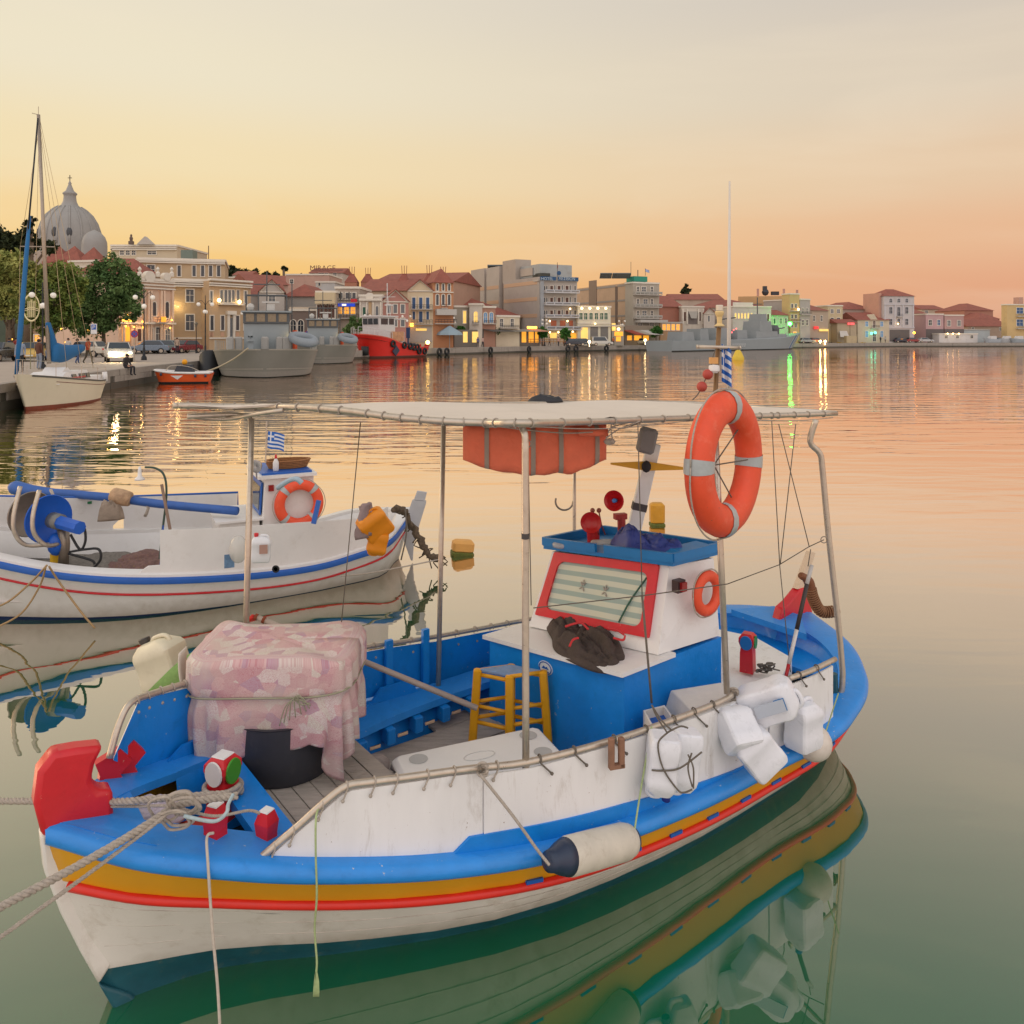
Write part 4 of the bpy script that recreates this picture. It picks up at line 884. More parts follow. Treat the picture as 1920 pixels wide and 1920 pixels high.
# --- boat hook leaning across to the far rail
bh = thing('boat_hook', 'long wooden boat hook with rope binding lying across the front boat from the far rail', 'boat hook', PZ(895, 1325, .55))
bh_a, bh_b = PD(478, 1156, 4.95), PD(895, 1328, 4.80)
m = MB(); m.tube([bh_a, bh_b], .017, 10); m.obj('pole', mat('pole_wood', 'a89a90', .5, var=.15, scale=12), bh, smooth=True)
for t in (.0, .035): m = MB(); m.tube([bh_a.lerp(bh_b, t), bh_a.lerp(bh_b, t + .012)], .021, 8); m.obj('binding', mat('binding_brown', '8a4428', .8), bh)
m = MB(); m.tube([bh_a + Vector((-.0, 0, 0)), PD(470, 1160, 4.95), PD(455, 1172, 4.96), PD(448, 1180, 4.96)], [.012, .02, .014, .006], 8, k=2); m.obj('red_rag', mat('rag_red', 'c82c24', .8), bh, smooth=True)
# --- cool box
def coolbox():
    ua = W1(1.62, .06, 0); M = frame(W1(2.0, .27, FZ + .035), UA + VA * .25); t = thing('cool_box', 'long white-lidded cool box with blue sides and cup hollows behind the near bulwark', 'cool box', tuple(M.translation), R(37)); B = MB(M)
    B.box((0, 0, .10), (.86, .36, .20), bev=.03); bev(B.obj('body', mat('cooler_blue', '6a8caa', .5, var=.06), t, smooth=True, auto=40), .004)
    Ld = MB(M); Ld.box((0, 0, .235), (.90, .40, .065), bev=.024); lid = bev(Ld.obj('lid', mat('cooler_white', 'e6e2dc', .45, var=.04, dirt=.15, dcol='c4bcae'), t, smooth=True, auto=40), .006)
    for x, y in ((-.32, .10), (-.32, -.10), (.34, .10), (.34, -.10)):
        c = MB(M @ Matrix.Translation((x, y, .2685))); c.lathe([(.052, .001), (.044, .0015), (.036, -.004), (.001, -.004)], n=20); c.obj('cup_hollow', mat('hollow_grey', 'b4b2ae', .5), lid)
    c = MB(M @ Matrix.Translation((0, 0, .2688))); c.torus(Matrix.Scale(.45, 4, (0, 1, 0)), .09, .003, 24, 5); c.obj('moulded_ring', mat('cooler_white2', 'cfcac2', .5), lid)
    h = MB(M); h.tube([(-.43, -.1, .14), (-.46, -.09, .11), (-.46, .09, .11), (-.43, .1, .14)], .009, 6, k=3); h.obj('handle', mat('cooler_white2', 'cfcac2'), t, smooth=True)
coolbox()
# --- yellow stool
def stool():
    zf = .38; P = [PZ(903, 1384, zf), PZ(972, 1400, zf), PZ(1044, 1388, zf)]; P = [p - UA * .07 for p in P]; c = (P[0] + P[2]) / 2; P.append(c * 2 - P[1]); P[3].z = zf
    t = thing('stool', 'yellow wooden stool with a worn blue seat in front of the blue engine box', 'stool', tuple(c)); h = .46
    tops = [c + (p - c) * .86 + Vector((0, 0, h)) for p in P]
    for a, b_ in zip(P, tops):
        d = b_ - a; M = frame((a + b_) / 2, P[1] - P[0]); M = Matrix.Translation((a + b_) / 2) @ d.to_track_quat('Z', 'Y').to_matrix().to_4x4(); m = MB(M); m.box((0, 0, 0), (.052, .052, d.length), bev=.008); m.obj('leg', YEL2, t, smooth=True, auto=40)
    for i in range(4):
        j = (i + 1) % 4
        for f_, r_ in ((.28, .013), (.50, .012), (.93, .013)):
            f2 = f_ + (.05 if i % 2 else 0); m = MB(); m.tube([P[i].lerp(tops[i], f2), P[j].lerp(tops[j], f2)], r_, 8); m.obj('rung', YEL2, t, smooth=True)
    s_ = MB(); cen = sum(tops, Vector()) / 4; q = [cen + (p - cen) * .98 + Vector((0, 0, -.018)) for p in tops]; s_.prism(q, (0, 0, .022)); bev(s_.obj('seat', mat('stool_blue', '7893b8', .6, var=.25, scale=18, dirt=.6, dcol='b09c8c', bump=.3), t), .006)
stool()
# --- rag rugs on the floor
RUG = mat('rag_rug', 'b8a9a0', .9, var=.3, scale=9, dirt=.6, dcol='a0605a', bump=.8, stretch=(1, 7, 1))
def rugm(name, c, ru, rv, label, s, h=.05):
    o = cloth_blob(name, c, ru, rv, h, UA + VA * .3, RUG, s, wr=.25); tag(o, label, 'rug')
rugm('rag_rug', W1(2.25, -.22, FZ + .003), .45, .2, 'striped rag rug lying on the deck between cool box and stool', 3)
rugm('rag_rug', W1(2.60, .32, FZ + .003), .24, .12, 'crumpled rag rug against the foot of the blue engine box', 5, .08)
M = frame(PZ(690, 1478, FZ), UA)
m = MB(M); m.box((.02, .05, .07), (.26, .12, .14), bev=.03); tag(m.obj('folded_blanket', RUG, smooth=True, auto=50), 'folded striped blanket at the bow end of the cool box', 'blanket')
# --- dark jacket on the engine box top
JK = mat('jacket_cloth', '4a3f3a', .85, var=.35, scale=9, bump=.6, bscale=60)
jk = cloth_blob('jacket', W1(2.96, .10, .95), .41, .20, .15, VA - UA * .35, JK, 4, wr=.5); tag(jk, 'crumpled dark jacket with red piping under the windscreen', 'jacket')
for pts in ([(1060, 1175), (1075, 1170), (1090, 1168), (1103, 1180)], [(1140, 1178), (1155, 1180), (1170, 1190)], [(1068, 1212), (1074, 1200), (1085, 1196)], [(1150, 1196), (1168, 1200), (1172, 1192)]):
    rope('piping', [PD(x, y, 4.70 + (1215 - y) * .004 + .05) for x, y in pts], .007, mat('piping_red', 'c83436', .7)).parent = jk
# --- blue tarp, bottle and plastic tub on the roof
TP = mat('tarp_blue', '2c3c84', .5, var=.2, scale=6, bump=.4)
tag(cloth_blob('tarpaulin', rp(3.42, .18, 1.505), .30, .17, .21, VA, TP, 8, wr=.4), 'crumpled navy tarpaulin on the blue wheelhouse roof', 'tarpaulin')
CL = mat('clear_plastic', 'd8d4cc', .12, var=.1, alpha=.55, spec=.8)
b = MB(mtx(PD(1132, 1019, 5.62), 80, 0, 60)); b.lathe([(.028, -.09), (.03, -.08), (.03, -.04), (.027, -.03), (.03, -.02), (.03, .05), (.012, .085), (.012, .1)], n=16); tag(b.obj('bottle', CL, smooth=True), 'clear plastic bottle lying between the horn and the tarpaulin', 'bottle')
b = MB(Matrix.Translation(rp(3.13, -.36, 1.503))); b.lathe([(.055, 0), (.06, .02), (.05, .03), (.001, .032)], n=14); tag(b.obj('plastic_tray', CL, smooth=True), 'clear plastic tray on the far front corner of the wheelhouse roof', 'tray')
# --- lifebuoys
def lifebuoy(name, label, M, R_, r, sx=1., group=None, taps=(0, 90, 180, 270), cord=True):
    t = thing(name, label, 'lifebuoy', tuple(M.translation), 0, group)
    b = MB(M); b.torus(Matrix.Scale(sx, 4, (1, 0, 0)), R_, r, 48, 14, rz=r * .8); b.obj('ring', ORANGE, t, smooth=True)
    for a in taps:
        q = MB(M @ Matrix.Scale(sx, 4, (1, 0, 0))); q.torus(Matrix(), R_, r * 1.035, 5, 14, rz=r * .84, a0=R(a - 6), a1=R(a + 6)); q.obj('reflective_band', TAPE, t, smooth=True)
    if cord:
        for k in range(4):
            a0 = R(taps[k % 4] if taps else k * 90); pts = [(math.cos(a0 + R(90) * s) * (R_ + r * (1.06 + .25 * math.sin(math.pi * s))) * sx, math.sin(a0 + R(90) * s) * (R_ + r * (1.06 + .25 * math.sin(math.pi * s))), .0) for s in np.linspace(0, 1, 9)]
            q = MB(M); q.tube(pts, .005, 5, k=2); q.obj('grab_line', ROPEC, t, smooth=True)
    return t
_u, _v, _z = H1.px_v(1360, 869, 1.05); lbc = W1(_u, _v, _z); nrm = Vector((math.cos(R(-40)), math.sin(R(-40)), 0)); xh = Vector((-nrm.y, nrm.x, 0))
Mlb = Matrix((xh, ZA, nrm)).transposed().to_4x4(); Mlb.translation = lbc
Mlb = Mlb @ Matrix.Rotation(R(-4), 4, 'Z')
lifebuoy('lifebuoy', 'large orange lifebuoy with four silver bands hanging on the front boat canopy', Mlb, .315, .093)
for a, b_ in (((1340, 870), (1384, 805)), ((1340, 872), (1402, 862)), ((1340, 875), (1384, 955))):
    rope('lifebuoy_cord', [PD(*a, lbc.y), PD(*b_, lbc.y + .1)], .004, ROPED, k=1).parent = None
for o in [o for o in bpy.data.objects if o.name.startswith('lifebuoy_cord')]:
    o.parent = bpy.data.objects['lifebuoy']; o.matrix_parent_inverse = INV['lifebuoy']; o.name = 'cord'
ms = W1(3.50, .575, 1.33); nn = VA.normalized(); Ms = Matrix((UA.normalized(), ZA, nn)).transposed().to_4x4(); Ms.translation = ms + nn * .05
lifebuoy('lifebuoy', 'small weathered orange lifebuoy on the wheelhouse side wall', Ms, .108, .036, .92, taps=())
# --- life raft bag slung under the canopy
def raft():
    t = thing('raft_bag', 'orange life raft bag with grey straps slung under the canopy', 'raft bag', tuple(PD(1010, 840, 4.9)))
    D = 4.95; OB = mat('bag_orange', 'f07a5a', .75, var=.12, scale=5, dirt=.35, dcol='dc5c42', bump=1, bscale=8)
    Tl = [(868, 797), (930, 792), (1000, 791), (1070, 792), (1137, 797)]; Bl = [(871, 862), (930, 880), (1005, 887), (1075, 882), (1136, 862)]
    b = MB(); rows = []
    for i in range(33):
        x = 868 + (1137 - 868) * i / 32; yt = np.interp(x, [p[0] for p in Tl], [p[1] for p in Tl]); yb = np.interp(x, [p[0] for p in Bl], [p[1] for p in Bl]); row = []
        e = math.sin(math.pi * min(max((i / 32), .0), 1)) ** .35 if 0 < i < 32 else .0
        for j in range(25):
            a = 2 * math.pi * j / 24; ca, sa = math.cos(a), math.sin(a); zc = (yt + yb) / 2; hh = (yb - yt) / 2
            s_ = math.copysign(abs(sa) ** .5, sa); c_ = math.copysign(abs(ca) ** .5, ca)
            wr_ = 1 + (.035 * math.sin(i * 1.3 + 4 * sa) + .03 * math.sin(i * .6 - 5 * sa + 1)) * (1 if i > 14 else .45)
            row.append(PD(x, zc - hh * s_ * wr_, D) + Vector((0, -c_ * .21 * e * wr_, 0)))
        rows.append(row)
    b.grid(rows); b.poly([r for r in rows[0][:24]]); b.poly([r for r in rows[-1][:24]][::-1]); o = b.obj('bag', OB, t, smooth=True)
    ST = mat('strap_grey', 'a39488', .8, var=.1)
    for i in (5, 15, 21, 29):
        q = MB(); q.grid([[rows[i][j] + Vector((0, -.006 * math.copysign(1, math.cos(2 * math.pi * j / 24)), 0)), rows[i + 1][j] + Vector((0, -.006 * math.copysign(1, math.cos(2 * math.pi * j / 24)), 0))] for j in list(range(18, 25)) + list(range(1, 7))]); q.obj('strap', ST, t, smooth=True)
    m = MB(); m.tube([PD(1085, 812, 4.7), PD(1140, 811, 4.7)], .022, 8, k=0); m.obj('rolled_handle', OB, t, smooth=True)
    m = MB(); m.sph(PD(1143, 828, 4.7), .03, 8, (1.2, .7, .7)); m.obj('rope_knot', ROPEC, t, smooth=True)
    for pts in ([(915, 797), (985, 806), (1060, 812), (1112, 810)], [(1140, 812), (1150, 800), (1190, 790)], [(1136, 822), (1160, 805), (1200, 790)], [(1150, 830), (1146, 810), (1146, 792)]):
        rope('sling_cord', [PD(x, y, 4.66) for x, y in pts], .004, ROPEC, parent=t)
raft()
rope('canopy_line', [PD(1146, 800, 4.7), PD(1170, 803, 4.9), PD(1200, 792, 5.0)], .004, ROPEC, 'pale lacing line under the canopy between raft bag and mast', 'rope')
m = cloth_blob('black_bag', PD(1025, 753, 6.4), .14, .1, .075, (1, 0, 0), mat('bag_black', '25262c', .5, var=.2), 9); tag(m, 'small black bag on top of the canopy', 'bag')
# --- white foam fish box and its lid beside the wheelhouse
FOAM = mat('foam_white', 'dcd4ca', .8, var=.06, scale=20, bump=.3, dirt=.2, dcol='b8ac9c')
m = MB(); q = [PZ(1257, 1294, .80), PZ(1312, 1345, .80), PZ(1400, 1312, .80), PZ(1352, 1279, .80)]; qc = sum(q, Vector()) / 4; m.slab([qc + (p - qc) * 1.25 - ZA * .2 for p in q], q); fbx = bev(m.obj('foam_box', FOAM), .008); tag(fbx, 'white foam fish box between the blue cabin side and the near rail', 'foam box')
# --- jerry cans hung outside as fenders
def gv(px, py, y): return PD(px, py, y)
NP = mat('jug_new', 'e6e8ee', .32, var=.07, scale=8, dirt=.55, dcol='bcc0c4', bump=.2)
yv = W1(*H1.side(1260, 1450, 1, -.07)).y
jug('jerry_can', 'left can of the two white ones lashed together with dark cord on the near side', mtx(PD(1247, 1378, yv - .02), 0, 187, 0), .16, .15, .32, '1c2a80', NP)
jug('jerry_can', 'right can of the two white ones lashed together with dark cord on the near side', mtx(PD(1290, 1370, yv + .08), 0, 189, 10), .15, .13, .33, '1c2a80', NP, capon=False)
binding_ = thing('lashing_cord', 'dark cord knotted round the pair of white cans below the near rail', 'cord', tuple(PD(1252, 1375, yv - .1)))
for pts in ([(1250, 1375), (1234, 1395), (1243, 1440), (1270, 1480), (1282, 1486), (1298, 1480)], [(1222, 1444), (1243, 1445), (1275, 1440), (1316, 1410)], [(1252, 1373), (1275, 1362), (1290, 1365)], [(1290, 1415), (1300, 1440), (1300, 1478)], [(1297, 1412), (1290, 1440), (1298, 1475)], [(1252, 1375), (1232, 1345), (1222, 1322)], [(1222, 1322), (1240, 1350), (1258, 1368)]):
    rope('cord', [PD(x, y, yv - .10) for x, y in pts], .0045, ROPED, parent=binding_)
yv = W1(*H1.side(1410, 1380, 1, -.07)).y
jug('jerry_can', 'white can lying on its side over the rail with a blue and grey label', mtx(PD(1395, 1330, yv + .16), 14, 62, -8), .22, .17, .34, '1c2a80', NP, capon=False)
m = MB(mtx(PD(1444, 1330, yv - .02), 0, -20, -8)); m.box((0, 0, 0), (.17, .004, .07)); o = m.obj('can_label', mat('label_grey', 'b4bcc8', .5)); tag(o, None, None); o.parent = None
m2 = MB(mtx(PD(1463, 1323, yv - .024), 0, -20, -8)); m2.box((0, 0, 0), (.06, .004, .072)); o2 = m2.obj('can_label_blue', mat('label_blue', '2272b0', .5))
cans = [o for o in bpy.data.objects if o.name.startswith('jerry_can')]
for o_ in (o, o2):
    o_.name = 'label'; o_.parent = cans[-1]; o_.matrix_parent_inverse = cans[-1].matrix_basis.inverted()
jug('jerry_can', 'white can hanging bottom outwards, nearest of the stern cluster', mtx(PD(1400, 1405, yv - .10), -48, 0, 20), .20, .17, .24, '1c2a80', NP, capon=False)
jug('jerry_can', 'tilted white can hanging lowest under the stern cluster', mtx(PD(1445, 1440, yv - .02), 0, -38, 12), .22, .15, .27, 'b43a50', NP, capon=False)
jug('jerry_can', 'upright white can with a blue screw cap at the stern', mtx(PD(1506, 1402, W1(*H1.side(1506, 1390, 1, -.06)).y), 0, 2, 35), .205, .16, .295, '1c3f9c', NP)
b = thing('float', 'round dirty white float squeezed behind the blue capped can', 'float', tuple(PD(1528, 1392, 4.95))); m = MB(); m.sph(PD(1524, 1392, 4.95), .115, 20, (1, 1, .95)); m.obj('ball', mat('float_dirty', 'd8cfc4', .4, var=.1, dirt=.4, dcol='9a8a70'), b, smooth=True)
rope('float_line', [PD(1572, 1300, 4.95), PD(1562, 1330, 4.95), PD(1549, 1370, 4.95), PD(1546, 1382, 4.95)], .004, ROPEG, 'thin green line holding the round float at the stern', 'rope')
m = MB(); q = [PZ(1206, 1332, .76), PZ(1222, 1362, .76), PZ(1262, 1345, .76), PZ(1246, 1322, .76)]; qc = sum(q, Vector()) / 4
for k in range(4): a, b_ = q[k], q[(k + 1) % 4]; m.slab([a, b_, b_.lerp(qc, .14), a.lerp(qc, .14)], [p - ZA * .16 for p in (a, b_, b_.lerp(qc, .14), a.lerp(qc, .14))])
fb2 = m.obj('bait_box', FOAM); m = MB(); m.poly([p - ZA * .05 for p in q]); m.obj('blue_inside', DBLUE).parent = fb2; tag(fb2, 'small open white box with a dark blue inside left of the foam fish box', 'box')
# --- cylindrical fender
fa, fb_ = PD(1034, 1614, 3.66), PD(1188, 1573, 4.05); d = fb_ - fa; Mf = Matrix.Translation(fa) @ d.to_track_quat('Z', 'Y').to_matrix().to_4x4(); ln_ = d.length; t = thing('fender', 'long white cylindrical fender with navy ends hanging on the near side', 'fender', tuple(fa))
m = MB(Mf); m.lathe([(.078, ln_ * .16), (.085, ln_ * .2), (.086, ln_ * .5), (.085, ln_ * .86), (.075, ln_ * .93), (.06, ln_ * .96)], n=28); m.obj('body', mat('fender_white', 'd2cbbc', .5, var=.12, scale=9, dirt=.6, dcol='a89a84'), t, smooth=True, auto=60)
m = MB(Mf); m.lathe([(.02, -.03), (.045, -.02), (.05, .01), (.07, ln_ * .1), (.081, ln_ * .165)], n=28); m.obj('end_cap', mat('fender_navy', '28364e', .4, var=.1), t, smooth=True)
m = MB(Mf); m.lathe([(.074, ln_ * .93), (.062, ln_ * .975), (.03, ln_ * 1.0), (.02, ln_ * 1.01)], n=28); m.obj('end_cap', mat('fender_navy'  , '28364e'), t, smooth=True)
rope('fender_rope', [PD(900, 1452, 3.62), PD(962, 1530, 3.62), PD(1005, 1590, 3.62), PD(1030, 1622, 3.60)], .007, ROPEC, 'grey rope from the near rail down to the navy end of the fender', 'rope')
rope('fender_rope', [PD(1222, 1362, 4.2), PD(1205, 1460, 4.1), PD(1193, 1535, 4.03), PD(1188, 1570, 4.0)], .005, ROPEG, 'thin green rope from the near rail down to the far end of the fender', 'rope')
# --- mooring ropes at the bow
sp_ = PZ(418, 1532, .62)
def bp2(px, py, d): return PD(px, py, d)
rope('mooring_rope', [bp2(445, 1492, 3.46), bp2(380, 1500, 3.42), bp2(330, 1512, 3.38), bp2(285, 1540, 3.30), bp2(225, 1578, 3.18), bp2(130, 1632, 3.02), bp2(40, 1680, 2.88), bp2(-120, 1765, 2.65)], .0155, ROPEC, 'thick laid grey mooring rope running down over the bow to the lower left', 'rope', twist=95)
rope('mooring_rope', [bp2(330, 1510, 3.36), bp2(290, 1545, 3.29), bp2(180, 1628, 3.1), bp2(60, 1715, 2.9), bp2(-80, 1815, 2.7)], .0085, ROPEC, 'thinner grey mooring rope below the thick one at the bow', 'rope', twist=170)
rope('mooring_rope', [bp2(430, 1488, 3.62), bp2(340, 1494, 3.55), bp2(270, 1500, 3.5), bp2(215, 1503, 3.5), bp2(60, 1502, 3.6), bp2(-60, 1502, 3.7)], .0150, ROPEC, 'thick mooring rope passing level behind the red stem head', 'rope', twist=95)
rope('mooring_rope', [bp2(200, 1512, 3.5), bp2(260, 1512, 3.5), bp2(320, 1512, 3.45), bp2(400, 1530, 3.4), bp2(470, 1520, 3.5), bp2(500, 1535, 3.55)], .0065, ROPEC, 'thin pale rope end trailing across the bow deck', 'rope', twist=200)
rope('rope_hitch', [sp_ + Vector((math.cos(a) * .085, math.sin(a) * .085, .115 + .012 * a / 3)) for a in np.linspace(0, 12.5, 50)], .013, ROPEC, 'turns of thick rope hitched round the red samson post', 'rope', k=2)
rope('rope_tail', [bp2(437, 1490, 3.4), bp2(428, 1508, 3.35), bp2(424, 1525, 3.33), bp2(400, 1540, 3.3), bp2(345, 1530, 3.3)], .008, mat('rope_pale_blue', 'a9bcc0', .9, var=.2, scale=60), 'pale blue rope tail knotted below the samson post', 'rope')
tangle = thing('rope_tangle', 'loose tangled knot of mooring rope on the bow deck between stem head and samson post', 'rope', tuple(PD(325, 1520, 3.34)))
for k in range(5):
    rr = rnd.random; c = Vector((rnd.uniform(300, 350), rnd.uniform(1500, 1540), 0))
    rope('rope_coil', [bp2(c.x + 26 * math.cos(a) + 4 * math.sin(3 * a), c.y + 13 * math.sin(a) * (1 + .2 * k), 3.34 + .03 * math.sin(a)) for a in np.linspace(0, 7, 16)], .009 if k % 2 else .006, ROPEC, parent=tangle)
rope('side_rope', [bp2(400, 1562, 3.36), bp2(388, 1570, 3.32), bp2(390, 1620, 3.27), bp2(398, 1740, 3.28), bp2(408, 1850, 3.29), bp2(414, 1960, 3.3)], .006, mat('rope_white', 'c9bfb2', .9, var=.2, scale=50), 'thin white rope hanging from the near bow bollard into the water', 'rope')
rope('side_rope', [bp2(604, 1504, 3.60), bp2(593, 1530, 3.40), bp2(592, 1600, 3.38), bp2(594, 1680, 3.38), bp2(590, 1740, 3.42), bp2(594, 1800, 3.42), bp2(593, 1822, 3.42)], .0045, ROPEG, 'frayed yellow-green cord dangling in front of the ochre band', 'rope')
fy = MB()
for k in range(6): fy.tube([bp2(593, 1820, 3.42), bp2(590 + k * 1.4, 1840, 3.42), bp2(588 + k * 1.9, 1868, 3.42)], .0035, 5, k=2)
o = fy.obj('frayed_end', ROPEG, None, smooth=True); so = [x for x in bpy.data.objects if x.name.startswith('side_rope')][-1]; o.parent = so
tag(cloth_blob('laundry_cloth', PZ(285, 1532, .70), .15, .12, .12, (1, .2, 0), mat('cloth_lilac', 'c9bcc4', .9, var=.15, scale=10, bump=.4), 12, wr=.35), 'lilac grey cloth bundled in the bow opening', 'cloth')
m = MB(); m.box(tuple(PZ(350, 1560, .66)), (.16, .1, .05), rz=.6); tag(m.obj('red_crate', mat('crate_red', 'a8301e', .6)), 'small rust red crate showing in the bow opening', 'crate')
# --- wooden tool hanging on the near rail
m = MB(); c = PD(1156, 1408, 4.0); M = frame(c, (1, .3, 0)); m = MB(M)
m.box((-.028, 0, 0), (.028, .03, .14), bev=.005); m.box((.026, 0, -.01), (.03, .03, .15), bev=.005); m.box((0, 0, -.075), (.08, .03, .02)); tag(m.obj('wooden_shackle', mat('wood_brown', '8c6650', .7, var=.25, scale=14, bump=.4)), 'brown wooden cleat hanging on the near rail', 'cleat')
# --- stern gear: striped staff, tiller, rope-bound gaff, red rudder head
sf = thing('marker_staff', 'thin staff banded white, black and red leaning by the stern rail', 'staff', tuple(PD(1474, 1276, 5.1)))
def seg(a, b_, r, m, par, nm='band'):
    q = MB(); q.tube([a, b_], r, 8); return q.obj(nm, m, par, smooth=True)
sp = [(1522, 1060), (1513, 1095), (1494, 1180), (1479, 1245), (1471, 1280)]; cols = ['b8b4b0', '3a3230', 'cfcbc8', 'b41c24']; rad = [.014, .014, .013, .012]
for i in range(4): seg(PD(*sp[i], 5.35 - .06 * i), PD(*sp[i + 1], 5.35 - .06 * (i + 1)), rad[i], mat('staff_' + cols[i], cols[i], .5), sf)
tl = thing('stern_rudder', 'red rudder head with a pale tiller standing at the stern post', 'rudder', tuple(H1.W(5.4, 0, .6)))
q = [H1.W(u, -.04, z) for u, z in ((5.12, .62), (5.17, .73), (5.27, .76), (5.42, .84), (5.52, .84), (5.6, .60))]; m = MB(); m.prism(q, VA * .08); bev(m.obj('rudder_cheek', RED, tl), .012)
q = [H1.W(u, -.025, z) for u, z in ((5.40, .84), (5.50, .84), (5.66, 1.10), (5.60, 1.12))]; m = MB(); m.prism(q, VA * .05); m.obj('tiller', mat('tiller_wood', 'dcc4a8', .5, var=.1), tl)
gf = thing('gaff', 'rope-bound brown curved gaff hanging beside the stern post', 'gaff', tuple(PD(1540, 1140, 6.0)))
gp = cr([PD(1500, 1078, 5.7), PD(1516, 1090, 5.72), PD(1524, 1120, 5.74), PD(1540, 1146, 5.76), PD(1572, 1145, 5.78)], 8)
m = MB(); m.tube(gp, [.02, .024, .026, .026, .026, .028, .032, .034] + [.036] * 12 + [.032] * 8 + [.026] * 6, 12); m.obj('shaft', mat('gaff_brown', '7c4c30', .6, var=.2, scale=12), gf, smooth=True)
for k in range(18):
    i = 12 + k; p = gp[min(i, len(gp) - 2)]; dd = (gp[min(i + 1, len(gp) - 1)] - p).normalized(); u = dd.cross(Vector((0, 1, 0))).normalized(); M = Matrix((u, dd.cross(u), dd)).transposed().to_4x4(); M.translation = p; m = MB(M); m.torus(Matrix(), .038, .006, 12, 5); m.obj('binding', mat('gaff_binding', '8a6244', .8), gf, smooth=True)
# --- cord web at the stern
for a, b_ in (((1447, 790), (1462, 1060)), ((1492, 795), (1463, 1058)), ((1460, 795), (1517, 1024)), ((1364, 1095), (1461, 1059)), ((1461, 1059), (1517, 1025)), ((1517, 1025), (1545, 1012)), ((1462, 1060), (1482, 1260)), ((1520, 1030), (1515, 1062)), ((1000, 1140), (1204, 1117)), ((1204, 1117), (1364, 1095)), ((1196, 796), (1204, 1117)), ((1204, 1117), (1222, 1318)), ((990, 836), (996, 1135)), ((676, 792), (640, 1170))):
    dd = 5.4 if a[0] > 1300 else (4.5 if a[0] > 960 else 4.7)
    rope('canopy_cord', [PD(*a, dd), PD(*b_, dd)], .0032 if b_ != (1222, 1318) else .007, ROPED, parent=boat1, k=1)
for px, py in ((1335, 838), (988, 832), (1545, 1012)):
    q = MB(); q.torus(Matrix.Translation(PD(px, py, 5.0 if px > 1100 else 3.95)) @ Matrix.Rotation(R(90), 4, 'X'), .02, .003, 16, 5); q.obj('rail_ring', STEELD, boat1, smooth=True)
for (px, py, d) in ((1375, 1305, 4.72), (905, 1445, 3.72)):
    for k in range(4):
        rope('rail_knot', [PD(px + 9 * math.cos(a + k), py + 7 * math.sin(a + k) + 4 * k - 8, d - .03 + .03 * math.sin(a)) for a in np.linspace(0, 6.6, 12)], .006, ROPEC, parent=boat1)
cg = [PD(1440 + rnd.uniform(-22, 22), 1252 + rnd.uniform(-9, 9), 5.6 + rnd.uniform(-.05, .05)) for _ in range(26)]
tag(rope('cord_heap', cg, .005, ROPED), 'small heap of grey cord beside the stern post on the white deck', 'cord')
# ================================================================ second boat, white with a blue rim
H2 = Hull((-6.36, 8.22), 26.4, 5.62, [.03, .3, .55, .78, 1.05, 1.15, 1.08, .98, .84, .35, 0.0], [.98, .55, .37, .31, .58],
          [.02, .08, .2, .46, .84, .98, .95, .82, .6, .2, .02], [(-.4, .4), (0, .15), (.5, 0), (1, -.05)])
W2 = H2.W; UA2 = W2(1, 0, 0) - W2(0, 0, 0); VA2 = W2(0, 1, 0) - W2(0, 0, 0)
BLUE2 = mat('boat2_blue', '1f5cb0', .4, var=.1, scale=6, bump=.2); NAVY = mat('boat2_navy', '13264e', .5, var=.2)
WH2 = mat('boat2_white', 'e0ddda', .45, var=.06, scale=3, dirt=.3, dcol='b5a99a', bump=.15)
scum(WH2, -.05, .12, '8a7c62', .5)
boat2 = thing('fishing_boat', 'white fishing boat with blue rim and thin red line moored behind the front boat', 'fishing boat', tuple(W2(2.8, 0, 0)), R(26.4))
def bands2(x):
    g = H2.G(x); n_ = .05 * max(0, 1 - x / .6) + .006; r = [(g + .01, 0), (g * .6, 0), (g * .3, 0), (n_ + .001, 0), (n_, 1), (0, 1), (-.15, 1), (-.38, 1)]
    return r
hull_mesh(H2, bands2, [WH2, NAVY], boat2)
def rim2(prof, name, m, x0=0.0, x1=1.0):
    g = MB()
    for side in (1, -1):
        rows = []
        for i in range(81):
            x = x0 + (x1 - x0) * i / 80; rows.append([H2.rim(x, side, a, d) for a, d in prof(x)])
        g.grid(rows if side < 0 else [r[::-1] for r in rows])
    return g.obj(name, m, boat2, smooth=True, auto=50)
rim2(lambda x: [(.0, -.03), (-.03, -.02), (-.036, .0), (-.03, .03), (.0, .045)], 'rubbing_strake', BLUE2)
rim2(lambda x: [(.0, .04), (.0, .07), (.03, .085), (min(.16, H2.B(x)), .09), (min(.17, H2.B(x)), .02)], 'gunwale', WH2)
s2 = MB()
for side in (1, -1): s2.tube([H2.pt(.01 + .98 * i / 70, side, H2.G(.01 + .98 * i / 70) - .15) + VA2 * side * .008 for i in range(71)], .012, 6)
s2.obj('red_line', mat('line_red', 'c81e28', .4), boat2, smooth=True)
rim2(lambda x: [(min(.17, H2.B(x)), .05), (min(.3, H2.B(x)), -.1), (min(.32, H2.B(x)), -.2)], 'inner_lining', WH2, .02, .98)
fl = MB(); fl.poly([H2.rim(x, 1, .2, 0) for x in np.linspace(.06, .94, 14)] + [H2.rim(x, -1, .2, 0) for x in np.linspace(.94, .06, 14)]);
for k in range(len(fl.v)): fl.v[k].z = .22
fl.obj('floor', mat('boat2_floor', 'c8c4be', .7, var=.1, dirt=.4), boat2)
